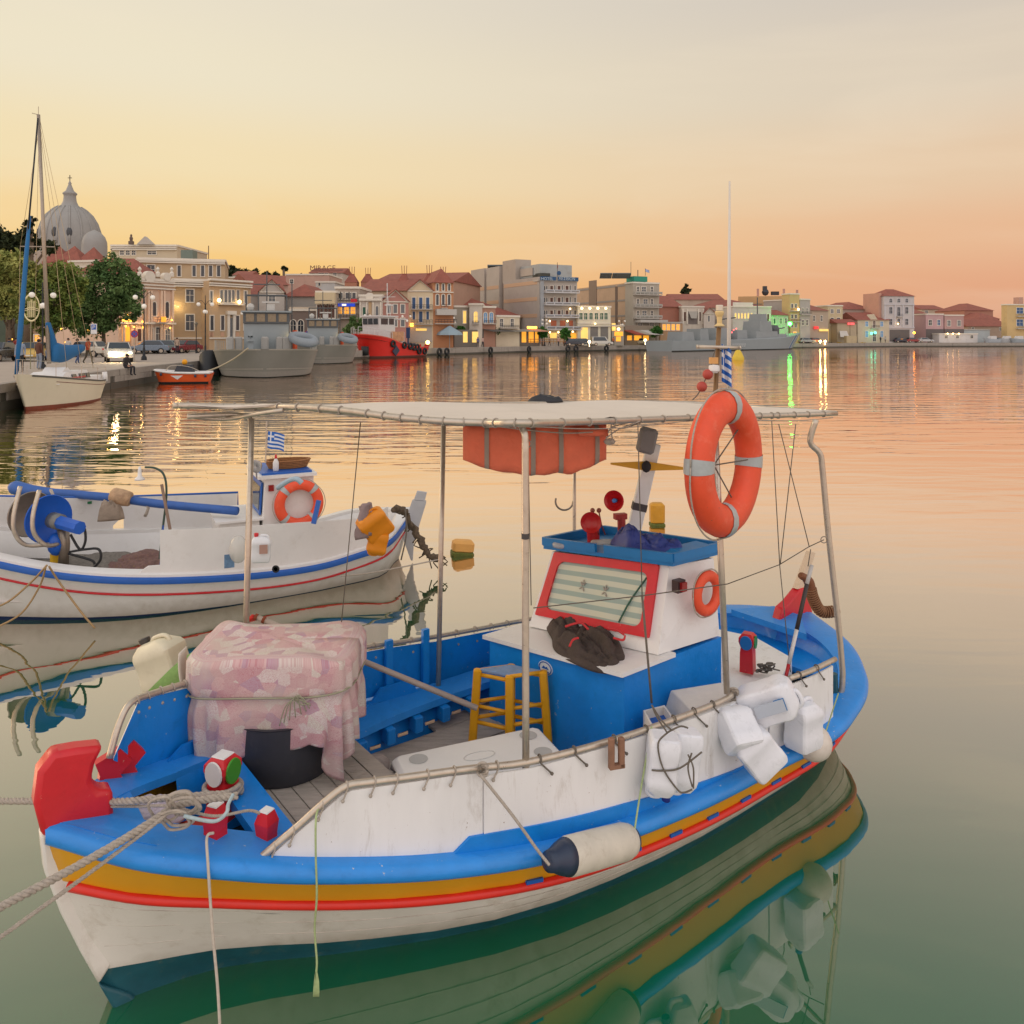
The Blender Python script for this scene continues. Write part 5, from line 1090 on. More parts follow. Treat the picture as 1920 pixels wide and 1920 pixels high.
def strip2(tops, bots, side, inset, th, m, name):
    T = [H2.side(x, y, side, inset) for x, y in tops]; B_ = [H2.side(x, y, side, inset) for x, y in bots]
    tu = [t[0] for t in T]; bu = [t[0] for t in B_]; u0 = min(tu[0], bu[0]); u1 = max(tu[-1], bu[-1]); ro, ri = [], []
    for i in range(25):
        u = u0 + (u1 - u0) * i / 24; zt = float(np.interp(u, tu, [t[2] for t in T])); zb = min(float(np.interp(u, bu, [t[2] for t in B_])), zt - .004); v = H2.B(min(max(u / 5.62, 0), 1)) - inset
        ro.append([W2(u, side * v, zb), W2(u, side * v, zt)]); ri.append([W2(u, side * (v - th), zb), W2(u, side * (v - th), zt)])
    b = MB(); b.grid(ro); b.grid([r[::-1] for r in ri]); b.grid([[ro[i][1], ri[i][1]] for i in range(25)]); b.poly([ro[0][0], ro[0][1], ri[0][1], ri[0][0]]); b.poly([ro[-1][0], ro[-1][1], ri[-1][1], ri[-1][0]])
    return b.obj(name, m, boat2)
strip2([(302, 994), (420, 990), (560, 980), (672, 972), (700, 962), (728, 950)], [(300, 1088), (400, 1085), (475, 1078), (556, 1064), (660, 1042), (728, 1014)], 1, .03, .015, WH2, 'bulwark_panel')
strip2([(252, 1080), (278, 1062), (302, 1060)], [(250, 1083), (278, 1086), (302, 1088)], 1, .03, .03, WH2, 'coaming_board')
# far bulwark with its blue capping and cut-out
T_ = [H2.side(x, y, -1, .04) for x, y in ((-60, 935), (230, 935), (444, 925))]
def farw(px, py, dz=0): return W2(*H2.side(px, py, -1, .04)) + ZA * dz
fw = MB()
for a, b_, c, d in (((-60, 930), (212, 935), (212, 1010), (-60, 1010)), ((232, 932), (444, 925), (444, 985), (232, 1002)), ((212, 935), (232, 932), (232, 966), (212, 985))):
    fw.prism([farw(*a), farw(*b_), farw(*c), farw(*d)], VA2 * .015)
fw.prism([farw(130, 1008), farw(300, 1000), farw(300, 1040), farw(130, 1040)], VA2 * .03)
fw.obj('far_bulwark', WH2, boat2)
cp = MB(); cp.tube([farw(-60, 929), farw(212, 934), farw(232, 931), farw(446, 923), farw(446, 965)], .014, 6); cp.obj('blue_capping', BLUE2, boat2, smooth=True)
gt = MB(); gt.box(tuple(farw(162, 942) + VA2 * .03), (.12, .02, .03), rz=R(26)); gt.obj('green_tab', mat('tab_green', '1f7a48', .5), boat2)
# wheelhouse
def w2box(u0, u1, v0, v1, z0, z1, name, m, par, lean=0):
    b = MB(); b.slab([W2(u0, v1, z0), W2(u1, v1, z0), W2(u1, v0, z0), W2(u0, v0, z0)], [W2(u0 + lean, v1, z1), W2(u1, v1, z1), W2(u1, v0, z1), W2(u0 + lean, v0, z1)]); return b.obj(name, m, par)
ub, vb, zb_ = H2.px_v(505, 960, .42)
ux0 = H2.px_v(488, 960, .42)[0]; ux1 = H2.px_v(588, 960, .42)[0]
wh = w2box(ux0, ux1, -.42, .42, .28, 1.26, 'wheelhouse', WH2, boat2, .06)
w2box(ux0 - .45, ux0 - .005, -.40, .40, .28, .78, 'engine_box', WH2, boat2)
w2box(ux0 - .5, ux0 + .04, -.45, .45, .781, .805, 'box_top', WH2, boat2)
w2box(ux0 - .03, ux1 + .03, -.47, .47, 1.262, 1.30, 'roof', WH2, wh)
w2box(ux0 + .02, ux1 - .02, -.42, .42, 1.301, 1.325, 'roof_top', BLUE2, wh)
def f2(v, z, o=.0): return W2(ux0 + .06 * (z - .28) / .98 - o, v, z)
b = MB(); q0 = [f2(-.33, .82, .012), f2(.33, .82, .012), f2(.33, 1.2, .012), f2(-.33, 1.2, .012)]; b.prism(q0, -UA2 * .02); wnf = b.obj('window_frame', BLUE2, wh)
b = MB(); q0 = [f2(-.28, .87, .034), f2(.28, .87, .034), f2(.28, 1.15, .034), f2(-.28, 1.15, .034)]; b.prism(q0, -UA2 * .004); b.obj('pane', GLASS, wh)
m = MB(); m.box(tuple(W2(ux0 + .12, .44, 1.15)), (.06, .04, .07), rz=R(26)); m.obj('side_lamp', mat('lens_red', '8c1c1c'), wh)
m = MB(Matrix.Translation(PD(480, 874, 9.2)) @ Matrix.Rotation(R(100), 4, 'X') @ Matrix.Rotation(R(-18), 4, 'Y')); m.lathe([(.001, -.06), (.05, -.05), (.075, -.01), (.08, .01), (.07, .012), (.001, .0)], n=20); m.tube([(0, -.075, -.0), (0, -.15, -.0)], .01, 6); m.obj('searchlight', mat('chrome', 'b4b4b4', .2, metal=.8), boat2, smooth=True, auto=50)
b = MB(); b.tube([PD(498, 868, 9.4), PD(500, 790, 9.42)], .008, 6); fp = b.obj('flagpole', STEEL, boat2)
flag('flag', PD(501, 840, 9.42), (.20, 0, -.03), (.01, 0, .20), .02, 'small blue and white striped flag flying over the white boat behind', 'flag')
bk = MB(Matrix.Translation(W2(ux0 + .38, .10, 1.328)) @ Matrix.Rotation(R(26), 4, 'Z')); 
for k in range(5): bk.torus(Matrix.Translation((0, 0, .012 + k * .02)) @ Matrix.Diagonal((1.7, 1, 1, 1)), .13 + k * .006, .012, 24, 6)
bk.lathe([(.001, .005), (.12, .006), (.13, .02)], M=Matrix.Diagonal((1.7, 1, 1, 1)), n=20)
tag(bk.obj('basket', mat('wicker', 'a87448', .8, var=.3, scale=60, bump=.8), smooth=True), 'brown wicker basket on the white wheelhouse roof', 'basket')
bt = thing('spray_bottle', 'small white bottle with a red cap beside the basket', 'bottle', tuple(W2(ux0 + .20, .30, 1.326))); m = MB(Matrix.Translation(W2(ux0 + .20, .30, 1.326))); m.lathe([(.03, 0), (.035, .01), (.035, .1), (.014, .15)], n=14); m.obj('body', WH2, bt, smooth=True); m = MB(Matrix.Translation(W2(ux0 + .20, .30, 1.476))); m.lathe([(.016, 0), (.016, .02), (.008, .05)], n=10); m.obj('cap', RED, bt)
lbp = W2(*H2.px_v(560, 944, .47)); Mq = Matrix((UA2.normalized(), ZA, VA2.normalized())).transposed().to_4x4(); Mq.translation = lbp + VA2 * .03
lifebuoy('lifebuoy', 'orange lifebuoy with silver bands leaning on the white wheelhouse behind', Mq, .23, .062, 1, taps=(45, 135, 225, 315))
rope('blue_cloth', [PD(520, 915, 8.9), PD(540, 902, 8.85), PD(556, 898, 8.8), PD(566, 906, 8.8)], .03, mat('cloth_pale_blue', 'a4b8c4', .85, var=.15), 'pale blue cloth tied over the lifebuoy on the white wheelhouse', 'cloth')
m = MB(); m.tube([PD(598, 938, 8.9), PD(588, 982, 8.85)], .035, 4); tag(m.obj('thole_post', BLUE2), 'short leaning blue wooden post beside the wheelhouse lifebuoy', 'post')
# rudder post and stern gear
rd = thing('stern_rudder', 'tall grey-white wooden rudder post at the stern of the white boat', 'rudder', tuple(PD(775, 1050, 10.5)))
m = MB(); m.prism([PD(752, 1000, 10.4), PD(770, 1050, 10.4), PD(773, 1052, 10.4), PD(775, 1020, 10.4), PD(798, 945, 10.4), PD(798, 940, 10.4), PD(773, 938, 10.4)], (0, .07, 0)); m.obj('post', mat('rudder_white', 'b9b9bb', .6, var=.1), rd)
m = MB(); m.prism([PD(776, 937, 10.41), PD(796, 939, 10.41), PD(800, 924, 10.41), PD(782, 921, 10.41)], (0, .05, 0)); m.obj('tenon', mat('rudder_white', 'b9b9bb'), rd)
ch = thing('weedy_rope', 'thick weed-grown rope hanging from the stern of the white boat', 'rope', tuple(PD(800, 1030, 9.9)))
pts = cr([PD(738, 952, 9.7), PD(757, 960, 9.8), PD(775, 990, 9.9), PD(793, 1020, 9.9), PD(812, 1044, 9.9), PD(828, 1046, 9.9)], 8)
m = MB(); m.tube([p + Vector((rnd.uniform(-.02, .02), 0, rnd.uniform(-.02, .02))) for p in pts], [rnd.uniform(.03, .055) for _ in pts], 7); m.obj('strand', mat('weed_brown', '6e5e4c', .9, var=.5, scale=30, bump=1), ch, smooth=True)
for k in range(14):
    p = rnd.choice(pts[8:]); m = MB(); m.tube([p, p + Vector((rnd.uniform(-.08, .08), 0, rnd.uniform(-.1, .02))), p + Vector((rnd.uniform(-.1, .1), 0, rnd.uniform(-.16, -.04)))], .008, 5, k=2); m.obj('weed', mat('weed_brown', '6e5e4c'), ch, smooth=True)
rope('stern_rope', [PD(760, 955, 9.7), PD(762, 1000, 9.7), PD(752, 1050, 9.7)], .01, ROPED, 'thin rope drooping from the white boat\'s stern beside the rudder post', 'rope')
rope('stern_line', [PD(828, 1048, 9.9), PD(760, 1062, 9.4), PD(690, 1075, 9.0), PD(640, 1080, 8.7)], .008, ROPEC, 'pale line stretched just above the water from the white boat\'s stern', 'rope')
OJ = mat('jug_orange', 'e28a12', .45, var=.1, scale=8, dirt=.2, dcol='b86a14')
jug('jerry_can', 'upper orange yellow can on the white boat\'s stern quarter', mtx(PD(716, 1002, 8.9), 20, -35, 20), .32, .2, .36, '8a5a10', OJ, capon=False)
jug('jerry_can', 'lower orange yellow can hanging upside down on the white boat\'s stern quarter', mtx(PD(712, 998, 8.85), 0, 192, 10), .22, .16, .26, '8a5a10', OJ, capon=False)
cj = MB(); rows = []
for i in range(13):
    t = i / 12; rows.append([PD(672 + 28 * s + 3 * math.sin(6 * t + 5 * s), 945 + 62 * t + 4 * math.cos(4 * s), 8.75 + .04 * math.sin(9 * s + t * 2)) for s in np.linspace(0, 1, 13)])
cj.grid(rows); o = cj.obj('grey_jeans', mat('cloth_mauve', '8f7c7c', .9, var=.2, scale=8, bump=.5), smooth=True); sm = o.modifiers.new('thickness', 'SOLIDIFY'); sm.thickness = .04; tag(o, 'mauve grey trousers draped over the white boat\'s bulwark by the orange cans', 'trousers')
jug('jerry_can', 'white can with a red cap and paper label on the white boat\'s side', mtx(PD(489, 1053, 8.15), 0, 2, 12), .19, .13, .27, 'c81e28', PLW)
m = MB(); m.box(tuple(PD(494, 1030, 8.06)), (.08, .006, .09), rz=R(14)); lb_ = m.obj('label', mat('label_brown', 'b08a7c', .6)); cj_ = [o for o in bpy.data.objects if o.name.startswith('jerry_can')][-1]; lb_.parent = cj_; lb_.matrix_parent_inverse = cj_.matrix_basis.inverted()
b = MB(Matrix.Translation(PD(447, 1030, 8.25))); b.sph((0, 0, 0), .12, 14, (.8, .8, 1.2)); tag(b.obj('clear_bag', mat('clear_plastic', 'd8d4cc'), smooth=True), 'clear plastic bag hanging left of the red capped can', 'bag')
m = MB(Matrix.Translation(PD(517, 1067, 8.3)) @ Matrix.Rotation(R(90), 4, 'X')); m.torus(Matrix(), .03, .01, 16, 6); m.lathe([(.028, -.01), (.001, -.01)], n=14); m.obj('exhaust_hole', BLACK, boat2)
m = MB(); m.box(tuple(PD(430, 1052, 8.32)), (.10, .01, .14), rz=R(26)); m.obj('sticker', mat('sticker_blue', '6a8cb0', .4, var=.5, scale=14), boat2)
# long blue spar with wrapped cloths
spr = thing('wooden_spar', 'long blue painted wooden spar lying along the far side of the white boat', 'spar', tuple(PD(240, 935, 9.6)))
m = MB(); m.tube([PD(20, 912, 9.9), PD(60, 920, 9.85), PD(200, 932, 9.7), PD(300, 945, 9.6), PD(445, 958, 9.4)], [.05, .085, .085, .07, .05], 10, k=3); m.obj('pole', mat('spar_blue', '3560a8', .55, var=.15, scale=10, bump=.3, stretch=(1, 1, 1)), spr, smooth=True)
m = MB(); m.tube([PD(212, 927, 9.62), PD(228, 933, 9.6), PD(244, 936, 9.6)], [.085, .1, .085], 10); m.obj('cloth_wrap', mat('wrap_patch', 'b89878', .9, var=.4, scale=12, dirt=.7, dcol='a0503c'), spr, smooth=True)
for px in (95, 272): m = MB(); m.tube([PD(px, 918 + (px - 95) * .1, 9.64), PD(px + 6, 935 + (px - 95) * .1, 9.6), PD(px, 950 + (px - 95) * .1, 9.62)], .02, 6, k=2); m.obj('rope_turn', ROPEC, spr, smooth=True)
tag(cloth_blob('sacking', PD(208, 975, 9.5), .14, .06, .3, UA2, mat('sack_brown', '9c8c7c', .9, var=.3, scale=10), 21, wr=.2), 'brown sacking hanging under the wrapped part of the spar', 'sack')
# gooseneck lamp
gl = thing('gooseneck_lamp', 'white cone lamp on a curved wire stem standing in the white boat', 'lamp', tuple(PD(298, 1055, 9.0)))
m = MB(); m.tube([PD(298, 1060, 9.0), PD(304, 1000, 9.0), PD(312, 930, 9.0), PD(308, 892, 9.0), PD(292, 878, 9.0), PD(272, 876, 9.0)], .012, 6, k=5); m.obj('stem', mat('cable_dark', '3c5046', .7), gl, smooth=True)
m = MB(Matrix.Translation(PD(262, 900, 9.0))); m.lathe([(.055, 0), (.05, .02), (.022, .045), (.02, .1), (.012, .15)], n=16); m.obj('lamp_shade', WH2, gl, smooth=True)
m = MB(); m.tube([PD(303, 908, 8.95), PD(319, 993, 8.9)], .017, 6); tag(m.obj('wooden_stick', mat('stick', '8c7464', .7)), 'leaning brown stick beside the gooseneck lamp', 'stick')
for k in range(3): rope('blue_cord', [PD(300 + k * 3, 1062, 8.7), PD(303 + k * 2, 1020, 8.8), PD(306, 985, 8.9)], .006, mat('cord_blue', '2458b4', .8), parent=gl)
# net hauler: two dished wheels in a tube yoke with a hydraulic motor
nh = thing('net_hauler', 'blue net hauler with two dished wheels and steel yoke on the white boat', 'net hauler', tuple(PD(115, 1065, 8.6)))
GY = mat('wheel_bronze', '8f8478', .35, metal=.6, var=.2, dirt=.4, dcol='6a5a44')
def disc(px, py, d, r, rot, m, name):
    q = MB(Matrix.Translation(PD(px, py, d)) @ Matrix.Rotation(R(rot), 4, 'Z') @ Matrix.Rotation(R(90), 4, 'Y')); q.lathe([(.04, -.05), (r * .5, -.04), (r * .85, .02), (r, .045), (r * 1.03, .055), (r, .065), (r * .8, .03), (r * .5, .0), (.03, -.02)], n=32); return q.obj(name, m, nh, smooth=True, auto=50)
disc(52, 963, 8.75, .24, -30, GY, 'bronze_wheel'); disc(86, 972, 8.55, .25, -30, mat('wheel_blue', '1a5cc0', .35), 'blue_wheel')
m = MB(); a, b_ = PD(98, 975, 8.5), PD(150, 990, 8.3); m.tube([a, a.lerp(b_, .3)], .085, 14); m.obj('hub', mat('hub_grey', '7c7c7a', .4, metal=.4), nh, smooth=True); m = MB(); m.tube([a.lerp(b_, .28), b_], .07, 8); m.obj('motor', mat('wheel_blue', '1a5cc0'), nh)
for dx in (0, 36):
    m = MB(); m.tube([PD(38 + dx, 912 + dx * .2, 8.3), PD(26 + dx, 965, 8.2), PD(28 + dx, 1000, 8.2), PD(50 + dx, 1022, 8.3), PD(98 + dx * .3, 1020, 8.45)], .022, 8, k=5); m.obj('yoke', STEEL, nh, smooth=True)
m = MB(); m.tube([PD(118, 1064, 8.5), PD(122, 1020, 8.5), PD(118, 992, 8.5)], [.055, .05, .06], 10); m.obj('pedestal', GY, nh, smooth=True)
m = MB(); m.sph(PD(106, 1020, 8.5), .09, 12, (1, 1, 1.4)); m.obj('pulley', mat('wheel_blue', '1a5cc0'), nh, smooth=True)
for pts in ([(132, 1002), (150, 1030), (160, 1015), (158, 990), (146, 980)], [(130, 1035), (160, 1030), (185, 1030), (188, 1050), (168, 1072)], [(128, 1038), (170, 1050), (178, 1058)]):
    rope('hose', [PD(x, y, 8.4) for x, y in pts], .013, BLACK, parent=nh)
# nets on deck
NT = mat('fishing_net', '8c857c', .95, var=.4, scale=30, bump=1, dirt=.5, dcol='5e5850')
tag(cloth_blob('fishing_net', W2(1.6, .1, .33), .8, .45, .22, UA2, NT, 31, wr=.3), 'heap of grey fishing net in the waist of the white boat', 'fishing net')
tag(cloth_blob('fishing_net', W2(2.3, .25, .33), .5, .4, .2, UA2, mat('net_mauve', '8a6a64', .95, var=.4, scale=26, bump=1, dirt=.6, dcol='b89a3c'), 33, wr=.3), 'reddish net pile with yellow floats right of the hauler', 'fishing net')
m = MB(); m.box(tuple(PD(108, 1052, 8.6)), (.14, .1, .22), rz=.4, bev=.03); tag(m.obj('yellow_box', mat('box_yellow', 'e8b820', .5)), 'yellow plastic box behind the hauler pedestal', 'box')
for pts, lab in (([(88, 1060), (60, 1090), (20, 1125), (-10, 1140)], 'upper tan mooring line running left from the hauler over the white side'), ([(86, 1062), (74, 1100), (40, 1150), (-10, 1178)], 'grey mooring line sagging along the white hull to the lower left'), ([(92, 1062), (110, 1090), (150, 1145), (178, 1178)], 'tan line dropping from the white boat into the water')):
    rope('mooring_line', [PD(x, y, 7.9 - .1 * (y < 1080)) for x, y in pts], .01, mat('line_tan', 'a88a62', .9, var=.2, scale=40), lab, 'rope')
# floats in the water
ft = thing('float', 'yellow square mooring float with green weed band near the canopy post', 'float', tuple(PZ(866, 1040, 0))); T = Matrix.Translation(PZ(866, 1042, -.02)) @ Matrix.Rotation(R(12), 4, 'Z') @ Matrix.Rotation(R(6), 4, 'Y')
m = MB(T); m.box((0, 0, .13), (.29, .2, .16), bev=.03); m.obj('top', mat('float_yellow', 'dca256', .6, var=.1), ft, smooth=True, auto=40); m = MB(T); m.box((0, 0, .03), (.30, .21, .08), bev=.02); m.obj('weed_band', mat('weed_green', '5c6428', .8, var=.4, scale=30, dirt=.6, dcol='c89a3c', bump=.6), ft)
ft = thing('float', 'yellow plastic mooring float seen just behind the raked mast', 'float', tuple(PZ(1232, 990, 0))); T = Matrix.Translation(PZ(1232, 986, -.02))
m = MB(T); m.box((0, 0, .2), (.22, .2, .32), bev=.03); m.obj('top', mat('float_amber', 'c88c1c', .4, var=.15, dirt=.3, dcol='d8b06a'), ft, smooth=True, auto=40); m = MB(T); m.box((0, 0, .03), (.23, .21, .06), bev=.02); m.obj('weed_band', mat('weed_green', '5c6428'), ft)
m = MB(); m.sph(PZ(12, 966, .0) + Vector((0, 0, .06)), .17, 18); tag(m.obj('mooring_buoy', mat('buoy_dirty', 'b8b2aa', .5, var=.15, dirt=.5, dcol='6a6258'), smooth=True), 'round grey-white mooring buoy at the far left behind the net hauler', 'buoy')
m = MB(Matrix.Translation(PZ(1384, 676, -.05))); m.lathe([(.7, 0), (.72, .35), (.62, .55), (.42, 1.0), (.3, 1.22), (.1, 1.3)], n=20); tag(m.obj('channel_buoy', mat('buoy_yellow', 'd8b83a', .5), smooth=True, auto=50), 'yellow conical buoy on open water beyond the lamp pole', 'buoy')
# ================================================================ left quay: yacht, launch, patrol boats, tug, cars, people, lamps, trees
HS = Hull((-19.2, 31.3), 98.5, 6.9, [.03, .28, .5, .8, 1.05, 1.18, 1.18, 1.12, 1.02, .95, .88], [1.46, 1.25, 1.08, .95, .9], [.02, .1, .25, .5, .8, .98, 1.0, .92, .8, .65, .5], [(-.4, .9), (0, .45), (.8, 0), (1.5, -.35)])
yw = HS.W; yacht = thing('sailing_yacht', 'cream white sailing yacht with blue sail cover moored at the left quay', 'sailing yacht', tuple(yw(3.4, 0, 0)), R(98.5))
YH_ = mat('yacht_cream', 'e0d4bc', .3, var=.05, scale=1, dirt=.15, dcol='b8a484'); RB2 = mat('boot_red', '8a4634', .6, var=.2, dirt=.5, dcol='5c4a3c')
hm = hull_mesh(HS, lambda x: [(HS.G(x) + .01, 0), (HS.G(x) * .6, 0), (.2, 0), (.15 - .1 * x, 1), (0, 1), (-.3, 1), (-.4, 1)], [YH_, RB2], yacht)
m = MB(); q = [HS.pt(1, 1, z) for z in (HS.G(1), .4, 0)] + [HS.pt(1, -1, z) for z in (0, .4, HS.G(1))]; m.poly(q); m.obj('transom', YH_, yacht)
def band(H, z0f, z1f, off, name, m, par, x0=.02, x1=.99, n=50):
    b = MB()
    for side in (1, -1):
        rows = []
        for i in range(n + 1):
            x = x0 + (x1 - x0) * i / n; g = H.G(x); rows.append([H.pt(x, side, g + z0f) + (H.W(0, side, 0) - H.W(0, 0, 0)) * off, H.pt(x, side, g + z1f) + (H.W(0, side, 0) - H.W(0, 0, 0)) * off])
        b.grid(rows if side > 0 else [r[::-1] for r in rows])
    return b.obj(name, m, par, smooth=True)
band(HS, .0, -.07, .02, 'rubbing_strake', mat('strake_grey', '5c5a56', .5), yacht, .05); band(HS, -.2, -.225, .008, 'stripe', mat('stripe_maroon', '7a3c34', .5), yacht, .2)
def deckpoly(H, z, name, m, par, ins=.02, n=24, x0=.0, x1=1.0):
    b = MB(); pts = [H.rim(x, 1, ins, z) for x in np.linspace(x0, x1, n)] + [H.rim(x, -1, ins, z) for x in np.linspace(x1, x0, n)]; b.poly(pts); return b.obj(name, m, par)
deckpoly(HS, .0, 'deck', WH2, yacht)
def lbox(H, u0, u1, hw, z0, z1, name, m, par, lean=(0, 0), v0=0, top=1.):
    b = MB(); b.slab([H.W(u0, v0 + hw, z0), H.W(u1, v0 + hw, z0), H.W(u1, v0 - hw, z0), H.W(u0, v0 - hw, z0)], [H.W(u0 + lean[0], v0 + hw * top, z1), H.W(u1 - lean[1], v0 + hw * top, z1), H.W(u1 - lean[1], v0 - hw * top, z1), H.W(u0 + lean[0], v0 - hw * top, z1)]); return b.obj(name, m, par)
tr = lbox(HS, 1.4, 5.1, .8, .95, 1.42, 'coachroof', WH2, yacht, (1.2, .1), top=.8); lbox(HS, 2.9, 3.7, .42, 1.42, 1.6, 'hatch', WH2, tr, (.3, .3)); lbox(HS, 5.2, 6.7, .75, .9, 1.12, 'cockpit_coaming', WH2, yacht)
for u0, u1 in ((3.0, 3.5), (3.8, 4.5), (4.6, 5.0)):
    m = MB(); m.prism([HS.W(u0, .765, 1.1), HS.W(u1, .765, 1.08), HS.W(u1, .70, 1.3), HS.W(u0 + .05, .70, 1.3)], HS.W(0, .03, 0) - HS.W(0, 0, 0)); m.obj('window', GLASS, tr)
m = MB(); m.prism([HS.W(2.6, .785, 1.14), HS.W(4.4, .785, 1.12), HS.W(4.4, .77, 1.18), HS.W(2.6, .77, 1.18)], HS.W(0, .02, 0) - HS.W(0, 0, 0)); m.obj('red_stripe', mat('stripe_red', 'b4383c', .5), tr)
mb_, mt_ = PD(92, 682, 34.2), PD(72, 215, 34.2); MST = mat('mast_alloy', 'a89a8a', .35, metal=.5, var=.1)
m = MB(); m.tube([mb_, mt_], [.085, .07], 10); mast2 = m.obj('mast', MST, yacht, smooth=True)
m = MB(); m.tube([PD(38, 462, 34.2), PD(103, 463, 34.2)], .025, 6); m.tube([mt_, PD(60, 212, 34.2)], .015, 5); m.tube([mt_, mt_ + Vector((0, 0, .35))], .012, 5); m.obj('spreader', MST, mast2)
def wire(a, b_, r, m, par, nm='stay', d=(34.2, 34.2)):
    q = MB(); q.tube([PD(*a, d[0]), PD(*b_, d[1])], r, 5); return q.obj(nm, m, par, smooth=True)
wire((71, 222), (52, 440), .035, IRON, yacht, 'forestay', (34.1, 32.6)); FB = mat('sail_blue', '19649a', .7, var=.12, scale=3, bump=.3)
m = MB(); m.tube([PD(56, 405, 32.9), PD(50, 470, 32.4), PD(38, 620, 31.5), PD(30, 702, 31.2)], [.05, .085, .1, .06], 8); m.obj('furled_genoa', FB, yacht, smooth=True)
for a, b_ in (((74, 235), (38, 462)), ((38, 462), (34, 690)), ((74, 235), (103, 463)), ((103, 463), (125, 690)), ((75, 225), (175, 690)), ((72, 218), (152, 680)), ((73, 230), (64, 690))): wire(a, b_, .009, mat('wire_tan', 'b8a07a', .5), yacht, 'stay')
m = MB(); m.slab([PD(84, 604, 34.1), PD(91, 604, 34.1), PD(103, 640, 34.3), PD(109, 672, 34.5), PD(86, 674, 34.2)], [p + Vector((.0, .22, 0)) for p in (PD(85, 604, 34.1), PD(90, 604, 34.1), PD(102, 640, 34.3), PD(107, 672, 34.5), PD(87, 674, 34.2))]); bev(m.obj('sail_cover', FB, yacht), .05)
m = MB(); m.tube([PD(96, 660, 34.3), PD(120, 662, 35.2), PD(156, 652, 36.8)], [.26, .3, .3, .28, .26, .22, .18, .14, .1, .06], 10, k=4, flat=1.5); m.obj('boom_cover', FB, yacht, smooth=True)
m = MB(); [m.tube([HS.rim(x, s_, .06, 0), HS.rim(x, s_, .06, .58)], .012, 5) for x in (.02, .2, .45, .72, .98) for s_ in (1, -1)]; [m.tube([HS.rim(x, s_, .06, .58) for x in np.linspace(.0, .22, 5)], .014, 5) for s_ in (1, -1)]; [m.tube([HS.rim(x, s_, .06, .5) for x in np.linspace(.2, .98, 9)], .006, 4) for s_ in (1, -1)]; m.tube([HS.rim(.98, 1, .06, .58), HS.rim(.98, -1, .06, .58)], .014, 5); m.obj('guard_rails', STEEL, yacht)
m = MB(); m.tube([PD(196, 697, 37.8), PD(198, 715, 37.8)], .11, 10, k=0); tag(m.obj('fender', WH2, smooth=True), 'short white fender at the yacht\'s stern corner', 'fender')
# --- orange launch
HD = Hull((-22.2, 50.0), 14, 3.3, [.25, .55, .7, .82, .85, .85, .85, .84, .82, .8, .78], [.78, .66, .62, .6, .6], [.1, .35, .5, .6, .66, .68, .68, .68, .66, .64, .62], [(-.4, .3), (0, .15), (.8, -.1)])
dg = thing('launch', 'small orange motor launch with white rim tied under the left quay', 'motor boat', tuple(HD.W(1.6, 0, 0)), R(14)); ORG = mat('launch_orange', 'd8541a', .5, var=.1, scale=2)
hull_mesh(HD, lambda x: [(HD.G(x), 0), (.3, 0), (.12, 0), (.1, 1), (0, 1), (-.3, 1)], [ORG, BLACK], dg)
m = MB(); q = [HD.pt(1, 1, z) for z in (HD.G(1), .3, 0)] + [HD.pt(1, -1, z) for z in (0, .3, HD.G(1))]; m.poly(q); m.obj('transom', ORG, dg); deckpoly(HD, -.05, 'deck', WH2, dg)
m = MB(); m.tube([HD.rim(x, 1, 0, .04) for x in np.linspace(.98, .0, 16)] + [HD.rim(x, -1, 0, .04) for x in np.linspace(.0, .98, 16)], .07, 8); m.obj('rim', WH2, dg, smooth=True)
lbox(HD, 1.0, 2.2, .5, .5, 1.15, 'console', mat('console_dark', '32363e', .5), dg, (.25, .1), top=.85)
m = MB(); m.tube([HD.W(.6, .6, .7), HD.W(.9, .6, 1.1), HD.W(1.9, .6, 1.05), HD.W(2.6, .6, .75)], .02, 6, k=3); m.obj('grab_rail', STEEL, dg, smooth=True)
m = MB(); m.sph(HD.W(1.6, -.2, 1.3), .17, 12, (1, 1, 1.1)); m.obj('yellow_cover', mat('cover_yellow', 'e8a010', .6), dg, smooth=True)
for x in (.12, .72, .9): m = MB(); m.tube([HD.rim(x, 1, -.08, -.05), HD.rim(x, 1, -.08, -.22)], .07, 8); m.obj('dark_fender', mat('fender_navy', '28364e'), dg, smooth=True)
m = MB(); m.prism([HD.pt(.28, 1, .5), HD.pt(.5, 1, .5), HD.pt(.4, 1, .25)], HD.W(0, .02, 0) - HD.W(0, 0, 0)); m.obj('white_triangle', WH2, dg)
# --- grey patrol boats
G1 = mat('navy_grey', '8b8781', .5, var=.08, scale=.6, dirt=.25, dcol='726b62'); G2 = mat('navy_grey_house', '8f979a', .6, var=.06, scale=.8); GD = mat('navy_dark', '55585a', .6)
HP = Hull((0, 0), 90, 17, [.25, 1.5, 2.55, 3.35, 3.75, 3.85, 3.85, 3.8, 3.75, 3.7, 3.6], [2.05, 1.95, 1.85, 1.8, 1.75], [.05, .7, 1.5, 2.5, 3.1, 3.3, 3.35, 3.35, 3.3, 3.3, 3.25], [(-.4, .9), (0, .6), (.5, .3), (2, -.5)])
pb = local('patrol_boat')
hull_mesh(HP, lambda x: [(HP.G(x), 0), (1.4, 0), (.9, 0), (.45, 0), (.44, 1), (.12, 1), (.05, 2), (-.3, 2)], [G1, mat('navy_grey_low', '96908a', .5, var=.1), BLACK], pb)
m = MB(); m.poly([HP.pt(1, 1, z) for z in (HP.G(1), .8, 0)] + [HP.pt(1, -1, z) for z in (0, .8, HP.G(1))]); m.obj('transom', G1, pb); deckpoly(HP, -.01, 'deck', G2, pb)
